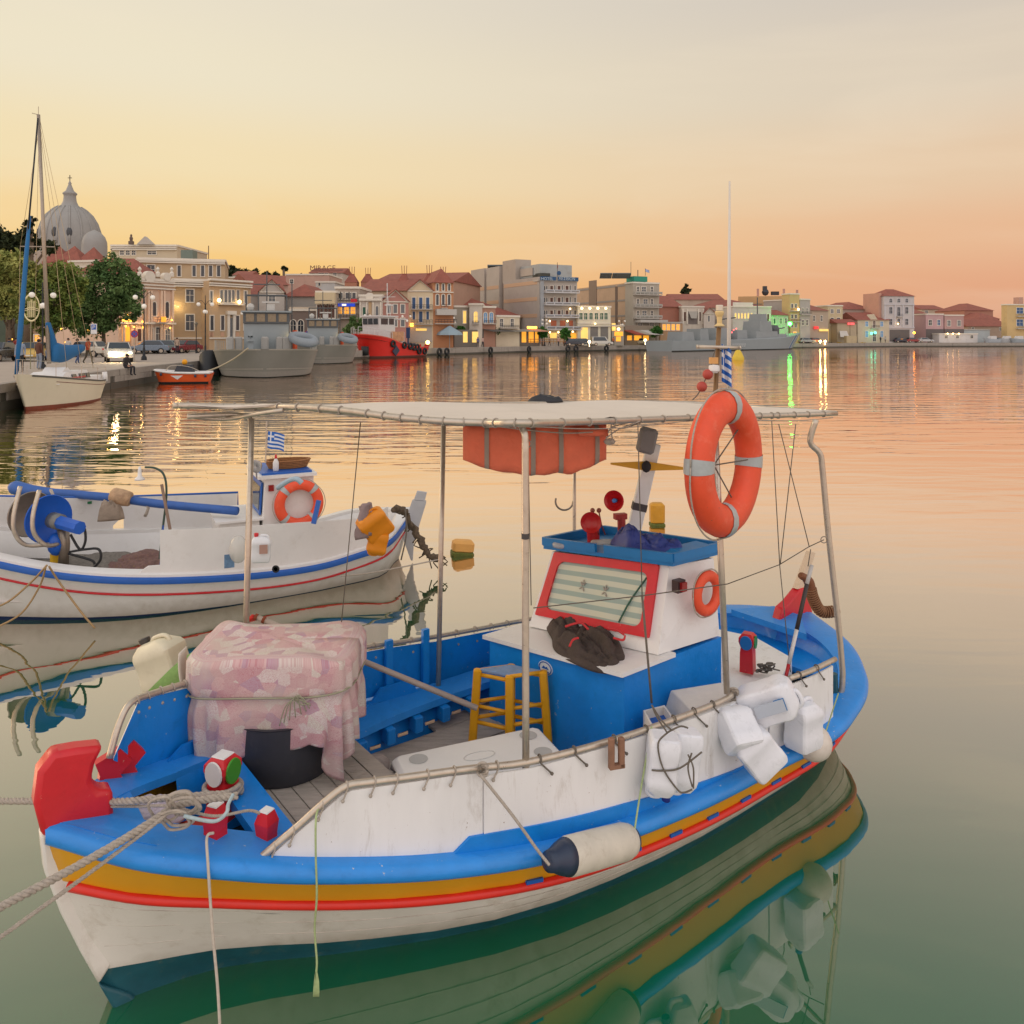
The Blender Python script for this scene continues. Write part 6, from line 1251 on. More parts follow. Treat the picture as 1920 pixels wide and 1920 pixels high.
band(HP, .0, -.1, .03, 'rubbing_strake', mat('strake_light', 'a8a198', .5), pb, 0.0); band(HP, -1.38, -1.45, .02, 'chine', mat('strake_light', 'a8a198'), pb, .0)
hs_ = lbox(HP, 7.2, 12.5, 1.65, 1.8, 3.9, 'deckhouse', G2, pb); br = lbox(HP, 7.0, 12.0, 1.7, 3.92, 4.75, 'bridge', GD, pb); lbox(HP, 6.7, 12.3, 1.85, 4.76, 4.88, 'bridge_roof', G2, pb)
for k in range(4): m = MB(); m.prism([HP.W(6.98, -1.5 + k * .8, 4.05), HP.W(6.98, -.9 + k * .8, 4.05), HP.W(6.98, -.9 + k * .8, 4.65), HP.W(6.98, -1.5 + k * .8, 4.65)], (0, -.03, 0)); m.obj('window', mat('bridge_glass', '3a3630' if k % 2 else '8a7a62', .15, var=.2), br)
m = MB()
for a, b_ in (((7.5, -1.5, 4.9), (7.5, -1.5, 6.1)), ((7.5, 1.5, 4.9), (7.5, 1.5, 6.1)), ((7.5, -1.5, 6.1), (7.5, 1.5, 6.1)), ((9, -1.5, 6.1), (9, 1.5, 6.1)), ((7.5, -.6, 4.9), (7.5, -.6, 6.3)), ((9, 0, 4.9), (9, 0, 8.0)), ((9, -1, 7), (9, 1, 7)), ((9, -1.5, 4.9), (9, -1.5, 6.1)), ((9, 1.5, 4.9), (9, 1.5, 6.1)), ((7.5, 1.5, 6.1), (9, 1.5, 6.1)), ((8, 1.9, 1.9), (8, 1.9, 7.2))): m.tube([HP.W(*a), HP.W(*b_)], .05, 6)
mf = m.obj('mast_frame', GD, pb)
m = MB(); m.box((.3, 8.6, 5.6), (1.3, .25, .14)); m.box((.3, 8.6, 5.2), (.6, .5, .5)); m.sph((-1.2, 8.2, 5.2), .3, 8); m.obj('radar', mat('radar_white', 'c4c2bc', .5), mf)
m = MB(); m.box((-1.1, 5.2, 2.2), (.4, .4, .8)); m.box((-1.1, 5.0, 2.75), (.6, .5, .4)); m.tube([(-1.1, 5, 2.8), (-1.1, 3.3, 3.0)], .06, 6); m.box((-1.1, 4.9, 3.1), (.35, .3, .5)); m.obj('gun_mount', G2, pb)
for x, y in ((-2.6, 6.0), (-2.0, 6.4), (-.1, 6.6), (1.0, 6.5), (1.5, 6.3)): m = MB(); m.box((x, y, 2.35), (.55, .5, 1.1), bev=.1); m.obj('deck_locker', mat('locker_grey', 'a09d97', .7, var=.1), pb)
m = MB(); m.torus(Matrix.Translation((2.7, 5.0, 2.7)) @ Matrix.Rotation(R(12), 4, 'X') @ Matrix.Rotation(R(25), 4, 'Z') @ Matrix.Diagonal((.62, 1.35, 1, 1)), 1.05, .34, 24, 8); m.obj('inflatable_tender', mat('tender_grey', '8a9298', .6), pb, smooth=True)
m = MB(); [m.tube([HP.rim(x, s_, .1, 0), HP.rim(x, s_, .1, .75)], .025, 4) for x in np.linspace(.35, .98, 9) for s_ in (1, -1)]; [m.tube([HP.rim(x, s_, .1, .75) for x in np.linspace(.35, .98, 9)], .02, 4) for s_ in (1, -1)]; m.obj('guard_rails', mat('rail_pale', 'a9a69e', .5), pb)
m = MB(); m.sph((1.75, 6.8, 2.95), .13, 8); m.obj('deck_lamp', LAMP, pb); m = MB(); m.tube([(1.75, 6.8, 1.9), (1.75, 6.8, 2.85)], .06, 6); m.obj('lamp_post', GD, pb)
m = MB(); m.tube([(2.1, 8.4, 1.9), (2.1, 8.4, 3.4)], .2, 8); m.obj('orange_survival_suit', mat('suit_orange', 'd85c34', .7), pb)
pb.location = (-17.3, 56.0, 0); pb.rotation_euler = (0, 0, R(16)); pb.scale = (1, .8, 1); tag(pb, 'nearer grey naval patrol boat, bow on, with inflatable tender on deck', 'patrol boat', 'grey patrol boats moored at the quay')
pb2 = dup(pb, (-19.9, 84, 0), R(13), 'farther grey naval patrol boat between the nearer one and the red tug', sc=(1, .8, 1))
rope('hawser', [PD(385, 697, 56), PD(410, 688, 56), PD(440, 672, 55.8), PD(465, 653, 55.3)], .06, mat('hawser_tan', 'b4a68c', .9), 'thick pale hawser from the quay up to the nearer patrol boat\'s bow', 'rope')
fb = thing('quay_fender', 'big black cylindrical rubber fender between the quay and the patrol boat', 'fender', tuple(PD(405, 690, 61.5))); m = MB(); m.tube([PD(392, 668, 61.5), PD(392, 712, 60)], .7, 16); m.obj('rubber', BLACK, fb, smooth=True, auto=40); m = MB(); m.tube([PD(418, 672, 62), PD(418, 708, 62)], .6, 16); m.obj('rubber', BLACK, fb, smooth=True, auto=40)
# --- red tug
HT = Hull((-20.3, 104.5), 60, 14.5, [.5, 1.5, 2.0, 2.4, 2.6, 2.6, 2.6, 2.5, 2.2, 1.5, .3], [3.25, 2.7, 1.75, 1.45, 1.75], [.1, .5, 1.0, 1.7, 2.3, 2.4, 2.4, 2.2, 1.6, .8, .1], [(-.4, 1.9), (0, 1.6), (1.5, 1.0), (3, -.1)])
tug = thing('tug', 'bright red harbour tug with white wheelhouse and black tyre fenders', 'tug boat', tuple(HT.W(7, 0, 0)), R(60)); TR = mat('tug_red', 'd6261c', .45, var=.08, scale=.8); TW = mat('tug_white', 'cfccca', .5, var=.05)
hull_mesh(HT, lambda x: [(HT.G(x), 0), (HT.G(x) * .6, 0), (.3, 0), (.28, 1), (0, 1), (-.3, 1)], [TR, mat('tug_boot', '6a3c34', .6)], tug)
deckpoly(HT, -.55, 'deck', mat('tug_deck', '6a3a34', .8), tug, .1); band(HT, .02, -.12, .05, 'rubbing_strake', mat('tug_rim', 'e0604c', .5), tug, .0)
lbox(HT, 2.6, 8.2, 1.5, 1.5, 3.5, 'deckhouse', TW, tug); wh_ = lbox(HT, 2.9, 6.2, 1.45, 3.52, 5.5, 'wheelhouse', TW, tug, (-.15, 0)); lbox(HT, 2.6, 6.6, 1.7, 5.51, 5.7, 'wheelhouse_roof', TW, tug); lbox(HT, 6.3, 9.2, 1.3, 5.2, 5.35, 'awning', TW, tug)
for u0, u1 in ((3.2, 4.6), (4.9, 5.9)): m = MB(); m.prism([HT.W(u0, 1.46, 4.5), HT.W(u1, 1.46, 4.5), HT.W(u1, 1.46, 5.3), HT.W(u0, 1.46, 5.3)], HT.W(0, .03, 0) - HT.W(0, 0, 0)); m.obj('window', GLASS, wh_)
for v in (-.9, 0, .9): m = MB(); m.prism([HT.W(2.78, v - .38, 4.5), HT.W(2.78, v + .38, 4.5), HT.W(2.74, v + .38, 5.3), HT.W(2.74, v - .38, 5.3)], HT.W(-.03, 0, 0) - HT.W(0, 0, 0)); m.obj('window', GLASS, wh_)
m = MB(); m.tube([HT.W(6.3, 0, 5.6), HT.W(6.3, 0, 10.2)], .07, 6); m.tube([HT.W(6.3, -1.4, 8.3), HT.W(6.3, 1.4, 8.3)], .04, 5); m.tube([HT.W(6.0, .8, 5.6), HT.W(6.3, 0, 9)], .035, 5); m.box(tuple(HT.W(6.3, .3, 7.2)), (1.2, .2, .15), rz=.6); m.obj('mast', TW, tug)
m = MB(); m.box(tuple(HT.W(6.5, 1.6, 2.9)), (2.6, .3, 1.3), rz=R(60)); m.obj('wicker_fender_stack', mat('fender_tan', 'c49470', .9, var=.3, scale=3), tug)
m = MB(); [m.tube([HT.rim(x, s_, .15, -.1), HT.rim(x, s_, .15, .9)], .035, 4) for x in np.linspace(.0, .3, 7) for s_ in (1, -1)]; [m.tube([HT.rim(x, s_, .15, .9) for x in np.linspace(.0, .3, 7)], .03, 4) for s_ in (1, -1)]; m.obj('guard_rails', TW, tug)
for x, z in ((.30, 1.9), (.46, 1.7), (.55, 1.6), (.61, 1.4), (.66, 1.5), (.70, .85), (.80, .8)):
    p = HT.pt(x, 1, min(z, HT.G(x) - .1)) + (HT.W(0, .12, 0) - HT.W(0, 0, 0)); M = frame(p, HT.W(1, 0, 0) - HT.W(0, 0, 0)) @ Matrix.Rotation(R(90), 4, 'X'); m = MB(M); m.torus(Matrix(), .36, .15, 16, 8); m.obj('tyre', BLACK, tug, smooth=True)
p = HT.pt(.34, 1, 1.0) + (HT.W(0, .05, 0) - HT.W(0, 0, 0)); m = MB(frame(p, HT.W(1, 0, 0) - HT.W(0, 0, 0))); m.prism([(-.7, -.02, -.1), (0, -.02, -.75), (.8, -.02, -.0), (.1, -.02, .7)], (0, -.12, 0)); m.obj('navy_fender_mat', mat('fender_navy', '28364e'), tug)
m = MB(); m.tube([HT.W(.5, 1.0, 1.6), HT.W(.5, 1.0, .4)], .5, 10); m.obj('bow_fender', BLACK, tug, smooth=True)
m = MB(); m.tube([HT.W(12, 0, 1.2), HT.W(12, 0, 1.9)], .5, 10); m.tube([HT.W(10.2, .6, 1.2), HT.W(10.2, .6, 3.9)], .12, 6); m.box(tuple(HT.W(10.2, .6, 3.4)), (.5, .5, 1.5)); m.obj('towing_gear', mat('gear_blue', '28406a', .6), tug)

# --- cars
def car(label, loc, rz, col, lights=False, van=False, glow=None):
    t = local('parked_car', label, 'car'); body = mat('car_' + col, col, .25, var=.03, spec=.7)
    zs = [(.28, .30), (.42, .0)]
    Ls = 2.1; W_ = .86
    prof = [(-Ls, .35), (-Ls, .72), (-Ls * .93, .92), (-Ls * .30 if van else -Ls * .55, .98), (Ls * .38, .93), (Ls * .85, .78), (Ls, .62), (Ls, .32)]
    b = MB(); b.slab([(x, W_, z) for x, z in prof], [(x, -W_, z) for x, z in prof]); o = b.obj('body', body, t); bev(o, .09, 3)
    cab = [(-Ls * (.97 if van else .80), .93, .84), (-Ls * (.93 if van else .62), 1.42 if not van else 1.75, .68), (Ls * (.1 if not van else .3), 1.44 if not van else 1.75, .68), (Ls * (.42 if not van else .55), .93, .82)]
    b = MB(); b.slab([(x, w, z) for x, z, w in cab], [(x, -w, z) for x, z, w in cab]); c = b.obj('cabin', body, t); bev(c, .06)
    def panel(a, b_, c_, d, nm='window'): q = MB(); q.slab([a, b_, c_, d], [tuple(Vector(p) * 1.0 + Vector(off)) for p in (a, b_, c_, d)]); return q
    def lerp3(p, q, t_): return tuple(Vector(p).lerp(Vector(q), t_))
    for s_ in (1, -1):
        A = [(x, s_ * (w + .012), z) for x, z, w in cab]; ctr = sum((Vector(p) for p in A), Vector()) / 4; q = MB(); qq = [Vector(p).lerp(ctr, .14) for p in A]
        for p in qq: p.y += s_ * .012
        q.prism(qq, (0, s_ * .008, 0)); q.obj('window', GLASS, t)
    for a, b_, s_ in ((cab[2], cab[3], 1), (cab[1], cab[0], -1)):
        A = [Vector((a[0], a[2], a[1])), Vector((a[0], -a[2], a[1])), Vector((b_[0], -b_[2], b_[1])), Vector((b_[0], b_[2], b_[1]))]; ctr = sum(A, Vector()) / 4; n = (A[1] - A[0]).cross(A[2] - A[1]).normalized(); n = n if n.x * s_ > 0 else -n
        q = MB(); q.prism([p.lerp(ctr, .12) + n * .012 for p in A], n * .01); q.obj('windscreen' if s_ > 0 else 'rear_window', GLASS, t)
    for x in (-Ls * .62, Ls * .62):
        for s_ in (1, -1):
            M = Matrix.Translation((x, s_ * .76, .31)) @ Matrix.Rotation(R(90), 4, 'X'); q = MB(M); q.lathe([(.19, -.11), (.31, -.1), (.31, .1), (.19, .11)], n=16); w_ = q.obj('wheel', BLACK, t, smooth=True, auto=40); q = MB(M); q.lathe([(.19, -.112), (.19, .112)], n=12); r_ = q.obj('rim', STEEL, None); r_.parent = w_
    for s_ in (1, -1):
        q = MB(); q.sph((Ls * .965, s_ * .62, .66), .12, 10, (.5, 1.2, .8)); q.obj('headlight', (glow or LAMP) if lights else mat('lamp_clear', 'c8ccce', .1), t, smooth=True)
        q = MB(); q.box((-Ls * .985, s_ * .66, .72), (.06, .22, .16)); q.obj('tail_light', mat('tail_red', 'a01c1c', .3, em=.6 if lights else 0), t)
    q = MB(); q.box((Ls * 1.0, 0, .45), (.03, .5, .12)); q.obj('number_plate', mat('plate_pale', 'd8d4c8', .5), t)
    t.location = loc; t.rotation_euler = (0, 0, R(rz)); return t
def cz(px, D, z=QZ + .006): return ((px - 960) / F * D, D, z)
HG = mat('headlamp_bright', 'ffe6a8', .3, var=0, em=35, emc='ffd070')
car('yellow taxi with headlights on at the far left behind the yacht', cz(62, 61), -66, 'c8a44c', True)
car('white car with dazzling headlights at the edge of the promenade', cz(222, 59), -60, 'd0ccc4', True, glow=HG)
car('silver blue car first in the parked row right of the tall lamp', cz(275, 85), -150, '7c8a9a'); car('grey green car second in the parked row', cz(296, 87), -145, '6c7a78'); car('small silver car third in the parked row', cz(316, 89), -140, '8a8c8c'); car('dark red hatchback last in the parked row under the tan building', cz(345, 89), -110, '7a2830')
car('cream car parked behind the blue sail cover', cz(160, 72), 175, 'cbc4b4'); car('dark car cut off by the left edge of the view', cz(-8, 60), -80, '5a5c60')
pl_ = bpy.data.lights.new('headlight_beam', 'POINT'); po = bpy.data.objects.new('headlight_beam', pl_); COL.objects.link(po); pl_.energy = 220; pl_.color = (1, .8, .45); pl_.shadow_soft_size = .25; po.location = (-28.2, 57.0, 1.7)

# --- people
def figure_mesh(pose):
    J = dict(pel=(0, 0, .95), bel=(0, 0, 1.12), che=(0, .01, 1.32), nec=(0, 0, 1.5), hed=(0, -.02, 1.60), top=(0, -.01, 1.70), ls=(.17, 0, 1.42), le=(.22, .02, 1.14), lw=(.22, -.08, .90), rs=(-.17, 0, 1.42), re=(-.22, .02, 1.14), rw=(-.22, -.08, .90), lh=(.09, 0, .90), lk=(.10, -.03, .50), la=(.10, .02, .08), lt=(.11, -.14, .04), rh=(-.09, 0, .90), rk=(-.10, -.03, .50), ra=(-.10, .02, .08), rt=(-.11, -.14, .04), lf=(.21, -.13, .82), rf=(-.21, -.13, .82))
    if pose == 'walk': J.update(lk=(.10, -.20, .52), la=(.10, -.24, .10), lt=(.1, -.38, .06), rk=(-.10, .06, .50), ra=(-.10, .30, .14), rt=(-.1, .17, .05), le=(.22, .14, 1.16), lw=(.21, .08, .93), lf=(.2, .03, .86), re=(-.22, -.10, 1.16), rw=(-.2, -.28, 1.02), rf=(-.19, -.34, .97))
    if pose == 'sit':
        J.update(pel=(0, .1, .10), bel=(0, .12, .27), che=(0, .06, .47), nec=(0, .0, .64), hed=(0, -.05, .73), top=(0, -.05, .83), ls=(.17, .03, .56), le=(.24, .0, .30), lw=(.16, -.18, .18), lf=(.12, -.26, .16), rs=(-.17, .03, .56), re=(-.24, .0, .30), rw=(-.16, -.18, .18), rf=(-.12, -.26, .16), lh=(.09, .05, .10), lk=(.11, -.42, .10), la=(.11, -.42, -.34), lt=(.11, -.55, -.38), rh=(-.09, .05, .10), rk=(-.11, -.40, .10), ra=(-.11, -.36, -.34), rt=(-.11, -.5, -.38))
    E_ = [('pel', 'bel'), ('bel', 'che'), ('che', 'nec'), ('nec', 'hed'), ('hed', 'top'), ('che', 'ls'), ('ls', 'le'), ('le', 'lw'), ('lw', 'lf'), ('che', 'rs'), ('rs', 're'), ('re', 'rw'), ('rw', 'rf'), ('pel', 'lh'), ('lh', 'lk'), ('lk', 'la'), ('la', 'lt'), ('pel', 'rh'), ('rh', 'rk'), ('rk', 'ra'), ('ra', 'rt')]
    rad = dict(pel=.15, bel=.14, che=.15, nec=.06, hed=.09, top=.075, ls=.075, rs=.075, le=.048, re=.048, lw=.032, rw=.032, lf=.035, rf=.035, lh=.10, rh=.10, lk=.065, rk=.065, la=.045, ra=.045, lt=.04, rt=.04)
    ks = list(J); me = bpy.data.meshes.new('figure'); me.from_pydata([J[k] for k in ks], [(ks.index(a), ks.index(b)) for a, b in E_], []); o = bpy.data.objects.new('figure', me); COL.objects.link(o)
    m = o.modifiers.new('skin', 'SKIN'); sv = me.skin_vertices[0].data
    for i, k in enumerate(ks): sv[i].radius = (rad[k], rad[k] * (.75 if k in ('che', 'bel', 'pel') else 1)); sv[i].use_root = (k == 'pel')
    s_ = o.modifiers.new('sub', 'SUBSURF'); s_.levels = 1; bpy.context.view_layer.update()
    dg_ = bpy.context.evaluated_depsgraph_get(); r = bpy.data.meshes.new_from_object(o.evaluated_get(dg_)); bpy.data.objects.remove(o); hz = J['nec'][2] + .02
    mi = []
    for p in r.polygons:
        c = p.center; k = 1
        if c.z > hz: k = 0
        elif pose == 'sit': k = 2 if (c.z < .17 and c.y < .05) or c.z < .02 else 1
        else: k = 2 if c.z < .93 and abs(c.x) < .17 else 1
        for h_ in ('lf', 'rf'):
            if (c - Vector(J[h_])).length < .09: k = 0
        for h_ in ('lt', 'rt'):
            if (c - Vector(J[h_])).length < .12: k = 3
        p.material_index = k; p.use_smooth = True
        mi.append(k)
    return r, Vector(J['hed'])
FM = {k: figure_mesh(k) for k in ('stand', 'walk', 'sit')}
SKIN = mat('skin', 'b08468', .6, var=.05)
def person(label, loc, rz, pose, top, legs, hair='2c2420', sc=1.0):
    me = FM[pose][0].copy(); hd = FM[pose][1]
    for c in (SKIN, mat('cloth_' + top, top, .85, var=.15), mat('cloth_' + legs, legs, .85, var=.15), BLACK): me.materials.append(c)
    o = bpy.data.objects.new('person', me); COL.objects.link(o); o.location = loc; o.rotation_euler = (0, 0, R(rz)); o.scale = (sc, sc, sc)
    h = MB(); h.sph(hd + Vector((0, .025, .035)), .108, 10, (.95, 1.0, .95)); hh = h.obj('hair', mat('hair_' + hair, hair, .9), None, smooth=True); hh.parent = o
    n = MB(); n.sph(hd + Vector((0, -.10, -.01)), .02, 6, (.8, 1, 1.3)); nn_ = n.obj('nose', SKIN, None, smooth=True); nn_.parent = o
    return tag(o, label, 'person')
person('person in a pale blue shirt and dark trousers behind the yacht\'s bow', cz(38, 41.5), 20, 'stand', '8a96a8', '23242a'); person('person in a brown top and light jeans beside the yacht\'s mast', cz(73, 45), 160, 'stand', '5c3a2c', '8a94a4')
person('person in a dark top and blue jeans left of the red jacket', cz(145, 54), 170, 'walk', '2a2a32', '3c4e74'); person('person in a red jacket walking along the promenade', cz(165, 54.5), 80, 'walk', 'a04428', '4a4436'); person('person in dark clothes sitting on the quay edge', ((238 - 960) / F * 47.0, 47.0, QZ), 75, 'sit', '33302e', '24252c')
person('person with rolled sleeves standing by the dark red hatchback', cz(332, 84), 30, 'stand', 'b09a88', '2a2c34'); person('person in a white shirt under the trees', cz(128, 66), 10, 'stand', 'c0b8b0', '3a3c44'); person('person in navy far left under the trees', cz(17, 66), 100, 'walk', '2c3450', '2a2a2e'); person('person in red far left under the trees', cz(30, 70), 60, 'stand', '8c3a34', '34343a')
m = MB(); m.box(cz(241, 47, QZ + .5), (.03, .5, .9), rz=.2); 

# --- street lamps with four globes
def lamp_post(h=5.5, s=1.0):
    t = local('street_lamp'); b = MB(); b.lathe([(.22, 0), (.2, .25), (.11, .35), (.09, .9), (.06, 1.0), (.05, h * .8), (.075, h * .82), (.045, h * .9), (.03, h + .25), (.0, h + .4)], n=12); b.obj('column', IRON, t, smooth=True, auto=50)
    for k, (a, z, r) in enumerate(((0, h * .93, .62), (180, h * .93, .62), (90, h * .80, .52), (270, h * .80, .52))):
        c, s_ = math.cos(R(a)), math.sin(R(a)); m = MB(); m.tube([(0, 0, z - .25), (c * r * .5, s_ * r * .5, z + .18), (c * r * .9, s_ * r * .9, z + .15), (c * r, s_ * r, z)], .022, 6, k=3); arm = m.obj('arm', IRON, t, smooth=True)
        g = MB(); g.sph((c * r, s_ * r, z - .17), .19, 14); g.obj('globe', BULB, arm, smooth=True)
    return t
lp0 = lamp_post(); lp0.location = cz(270, 63, QZ); lp0.rotation_euler = (0, 0, R(25)); tag(lp0, 'tall four-globe street lamp in front of the amber lit theatre', 'street lamp', 'four-globe lamps along the quay')
dup(lp0, cz(385, 77, QZ), R(15), 'four-globe street lamp in front of the tan building'); dup(lp0, cz(462, 108, QZ), R(40), 'four-globe street lamp left of the nearer patrol boat\'s bridge'); dup(lp0, cz(80, 46, QZ), R(35), 'four-globe street lamp just behind the yacht\'s mast', sc=.86)
dup(lp0, cz(1166, 164, QZ), R(10), 'four-globe street lamp by the lit glass kiosk', sc=1.0); dup(lp0, cz(1021, 152, QZ), R(50), 'four-globe street lamp at the hotel corner'); dup(lp0, cz(762, 124, QZ), R(20), 'four-globe street lamp right of the tug\'s wheelhouse'); dup(lp0, cz(848, 134, QZ), R(70), 'four-globe street lamp below the orange brick building'); dup(lp0, cz(689, 120, QZ), R(60), 'four-globe street lamp behind the farther patrol boat'); dup(lp0, cz(1679, 236, QZ), R(30), 'four-globe street lamp in front of the tall grey-white mansion')
t = local('street_lamp', 'small single lantern post beside the tan building', 'street lamp'); b = MB(); b.lathe([(.12, 0), (.05, .3), (.04, 2.9)], n=8); b.obj('column', IRON, t); b = MB(); b.lathe([(.08, 2.9), (.2, 3.25), (.22, 3.27), (.02, 3.45)], n=4); b.obj('lantern', mat('lantern_glass', '6a6456', .3), t); t.location = cz(368, 88, QZ)
# oval metal ornament hanging on its own mast beside the lamp
om = thing('oval_ornament', 'pale oval metal ornament with upright bars high beside the yacht\'s mast', 'ornament', cz(59, 46, QZ)); OM = mat('ornament_cream', 'd8cba0', .5, var=.05, em=.1, emc='ffe6b0')
Mo = Matrix.Translation(PD(59, 577, 46)) @ Matrix.Rotation(R(90), 4, 'X'); m = MB(Mo @ Matrix.Scale(1.65, 4, (0, 1, 0))); m.torus(Matrix(), .46, .03, 28, 6); m.obj('ring', OM, om, smooth=True)
m = MB(Mo); [m.tube([(x, -.55, 0), (x, .38 + .1 * (abs(x) < .05), 0)], .018, 5) for x in (-.2, -.12, -.03, .03, .12, .2)]; m.obj('bars', OM, om)
for y in (-.02, -.12): m = MB(Mo); m.tube([(-.45, y - .08, 0), (0, y + .04, 0), (.45, y - .08, 0)], .02, 5, k=5); m.obj('arch', OM, om, smooth=True)
m = MB(); m.tube([cz(57, 46, QZ), PD(58, 602, 46)], .025, 6); m.obj('pole', mat('pole_olive', '8c8a6a', .6), om)
def sign(name, label, px, y0, y1, D, kind):
    t = thing(name, label, 'sign', cz(px, D, QZ)); m = MB(); m.tube([cz(px, D, QZ), PD(px, y1, D)], .035, 6); m.obj('pole', STEEL, t); c = PD(px, (y0 + y1) / 2, D - .06)
    if kind == 'P':
        h = (y1 - y0) / F * D; m = MB(); m.box(tuple(c), (h * .6, .03, h)); m.obj('board', mat('sign_white', 'dcdcdc', .4), t); m = MB(); m.box(tuple(c + Vector((0, -.02, h * .17))), (h * .46, .012, h * .5)); p = m.obj('blue_field', mat('sign_blue', '2a5cb0', .4), t)
        m = MB(); q = c + Vector((0, -.03, h * .17)); m.box(tuple(q + Vector((-.08 * h, 0, 0))), (.06 * h, .01, .34 * h)); m.box(tuple(q + Vector((.02 * h, 0, .14 * h))), (.2 * h, .01, .05 * h)); m.box(tuple(q + Vector((.02 * h, 0, 0))), (.2 * h, .01, .05 * h)); m.box(tuple(q + Vector((.11 * h, 0, .07 * h))), (.05 * h, .01, .19 * h)); m.obj('letter', mat('sign_white', 'dcdcdc'), t)
    else:
        r = (y1 - y0) / 2 / F * D; M = Matrix.Translation(c) @ Matrix.Rotation(R(90), 4, 'X'); m = MB(M); m.lathe([(r, -.015), (r, .015)], n=24); m.obj('disc', mat('sign_red', 'b82028', .4), t); m = MB(M); m.lathe([(r * .76, .016), (r * .76, .022)], n=24); f_ = m.obj('blue_field', mat('sign_blue', '2a5cb0'), t)
        m = MB(M); [m.box((0, 0, .028 + k * .004), (1.6 * r, .13 * r, .01), rz=R(a)) for k, a in enumerate(kind)]; m.obj('bar', mat('sign_red', 'b82028'), t)
sign('parking_sign', 'white rectangular parking sign with a blue field beside the headlights', 176, 607, 626, 61, 'P'); sign('no_stopping_sign', 'round red and blue no stopping sign under the theatre', 252, 619, 633, 62, (45, -45)); sign('no_parking_sign', 'round sign with a slanting bar right of the inflatable tender', 575, 620, 627, 92, (-45,))

# --- trees
def leafmat(name, c1, c2):
    m = bpy.data.materials.new(name); m.use_nodes = True; n = m.node_tree; b = n.nodes['Principled BSDF']; g = n.nodes.new('ShaderNodeNewGeometry'); t = n.nodes.new('ShaderNodeTexNoise'); t.inputs['Scale'].default_value = .9; t.inputs['Detail'].default_value = 5; n.links.new(g.outputs['Position'], t.inputs[0])
    r = n.nodes.new('ShaderNodeValToRGB'); r.color_ramp.elements[0].position = .38; r.color_ramp.elements[1].position = .62; r.color_ramp.elements[0].color = (*lin(c1), 1); r.color_ramp.elements[1].color = (*lin(c2), 1); n.links.new(t.outputs[0], r.inputs[0]); n.links.new(r.outputs[0], b.inputs[0]); b.inputs['Roughness'].default_value = .7; b.inputs['Specular IOR Level'].default_value = .2
    b.inputs['Subsurface Weight'].default_value = 0; return m
LF = {'olive': leafmat('leaf_olive', '707c40', 'a4a45c'), 'mid': leafmat('leaf_mid', '587034', '869048'), 'dark': leafmat('leaf_dark', '486438', '6a824c'), 'black': leafmat('leaf_blackish', '26301e', '3a4226'), 'bright': leafmat('leaf_bright', '35602a', '4f7c34')}  # the black set is a very dark green foliage
BARK = mat('bark', '6a5a4a', .9, var=.3, scale=4, bump=.6)
def tree(name, label, px, D, lobes, leaf, n=5000, ls=.22, seed=1, trunk=True, group=None, sq=.0, cat='tree', basez=None):
    """lobes: list of (px, py, rx, ry) in picture pixels at distance D"""
    rs = np.random.RandomState(seed); bz = QZ if basez is None else basez; X0 = (px - 960) / F * D; t = thing(name, label, cat, (X0, D, bz), 0, group); P_ = []; tot = sum(a[2] * a[3] for a in lobes)
    for lx, ly, rx, ry in lobes:
        c = np.array(PD(lx, ly, D)); sx, sz = rx / F * D, ry / F * D; k = int(n * rx * ry / tot); nc = max(int(k / 55), 4)
        d = rs.normal(size=(nc, 3)); d /= np.linalg.norm(d, axis=1)[:, None]; rad = rs.uniform(.55, 1.0, nc)[:, None]; cc_ = d * rad * np.array([sx, (sx + sz) / 2, sz]) * .93
        cs = rs.uniform(.14, .26, nc) * (sx + sz) / 2; idx = rs.randint(0, nc, k); o = rs.normal(size=(k, 3)) * .62; P_.append(c + cc_[idx] + o * cs[idx][:, None])
    P_ = np.concatenate(P_); k = len(P_); a = rs.normal(size=(k, 3)); a /= np.linalg.norm(a, axis=1)[:, None]; b_ = np.cross(a, rs.normal(size=(k, 3))); b_ /= np.linalg.norm(b_, axis=1)[:, None]; s_ = ls * rs.uniform(.6, 1.3, k)[:, None]
    V = np.stack([P_ - a * s_, P_ + b_ * s_ * .5, P_ + a * s_, P_ - b_ * s_ * .5], 1).reshape(-1, 3)
    me = bpy.data.meshes.new('crown'); me.vertices.add(len(V)); me.vertices.foreach_set('co', V.ravel()); me.loops.add(len(V)); me.loops.foreach_set('vertex_index', np.arange(len(V))); me.polygons.add(k); me.polygons.foreach_set('loop_start', np.arange(0, 4 * k, 4)); me.update(calc_edges=True); me.materials.append(LF[leaf])
    o = bpy.data.objects.new('crown', me); COL.objects.link(o); put(o, t); o['kind'] = 'stuff'
    if trunk:
        m = MB(); lx, ly = lobes[0][:2]; top = PD(lx, ly, D); r0 = max(.12, (top.z - bz) * .035); m.tube([(X0, D, bz), (X0 + (top.x - X0) * .3, D, bz + (top.z - bz) * .5), tuple(top)], [r0 * 1.3, r0, r0 * .8, r0 * .5], 8, k=2)
        for lx, ly, rx, ry in lobes[1:]: m.tube([(X0, D, bz + (top.z - bz) * .45), PD(lx, ly, D)], [r0 * .6, r0 * .25], 6)
        m.obj('trunk', BARK, t, smooth=True)
    return t
tree('plane_tree', 'pale olive leafed plane tree at the far left edge', 18, 70, [(20, 560, 38, 36), (-20, 540, 40, 50), (30, 505, 38, 32), (45, 575, 28, 26), (5, 490, 26, 20)], 'olive', 11000, .2, 3)
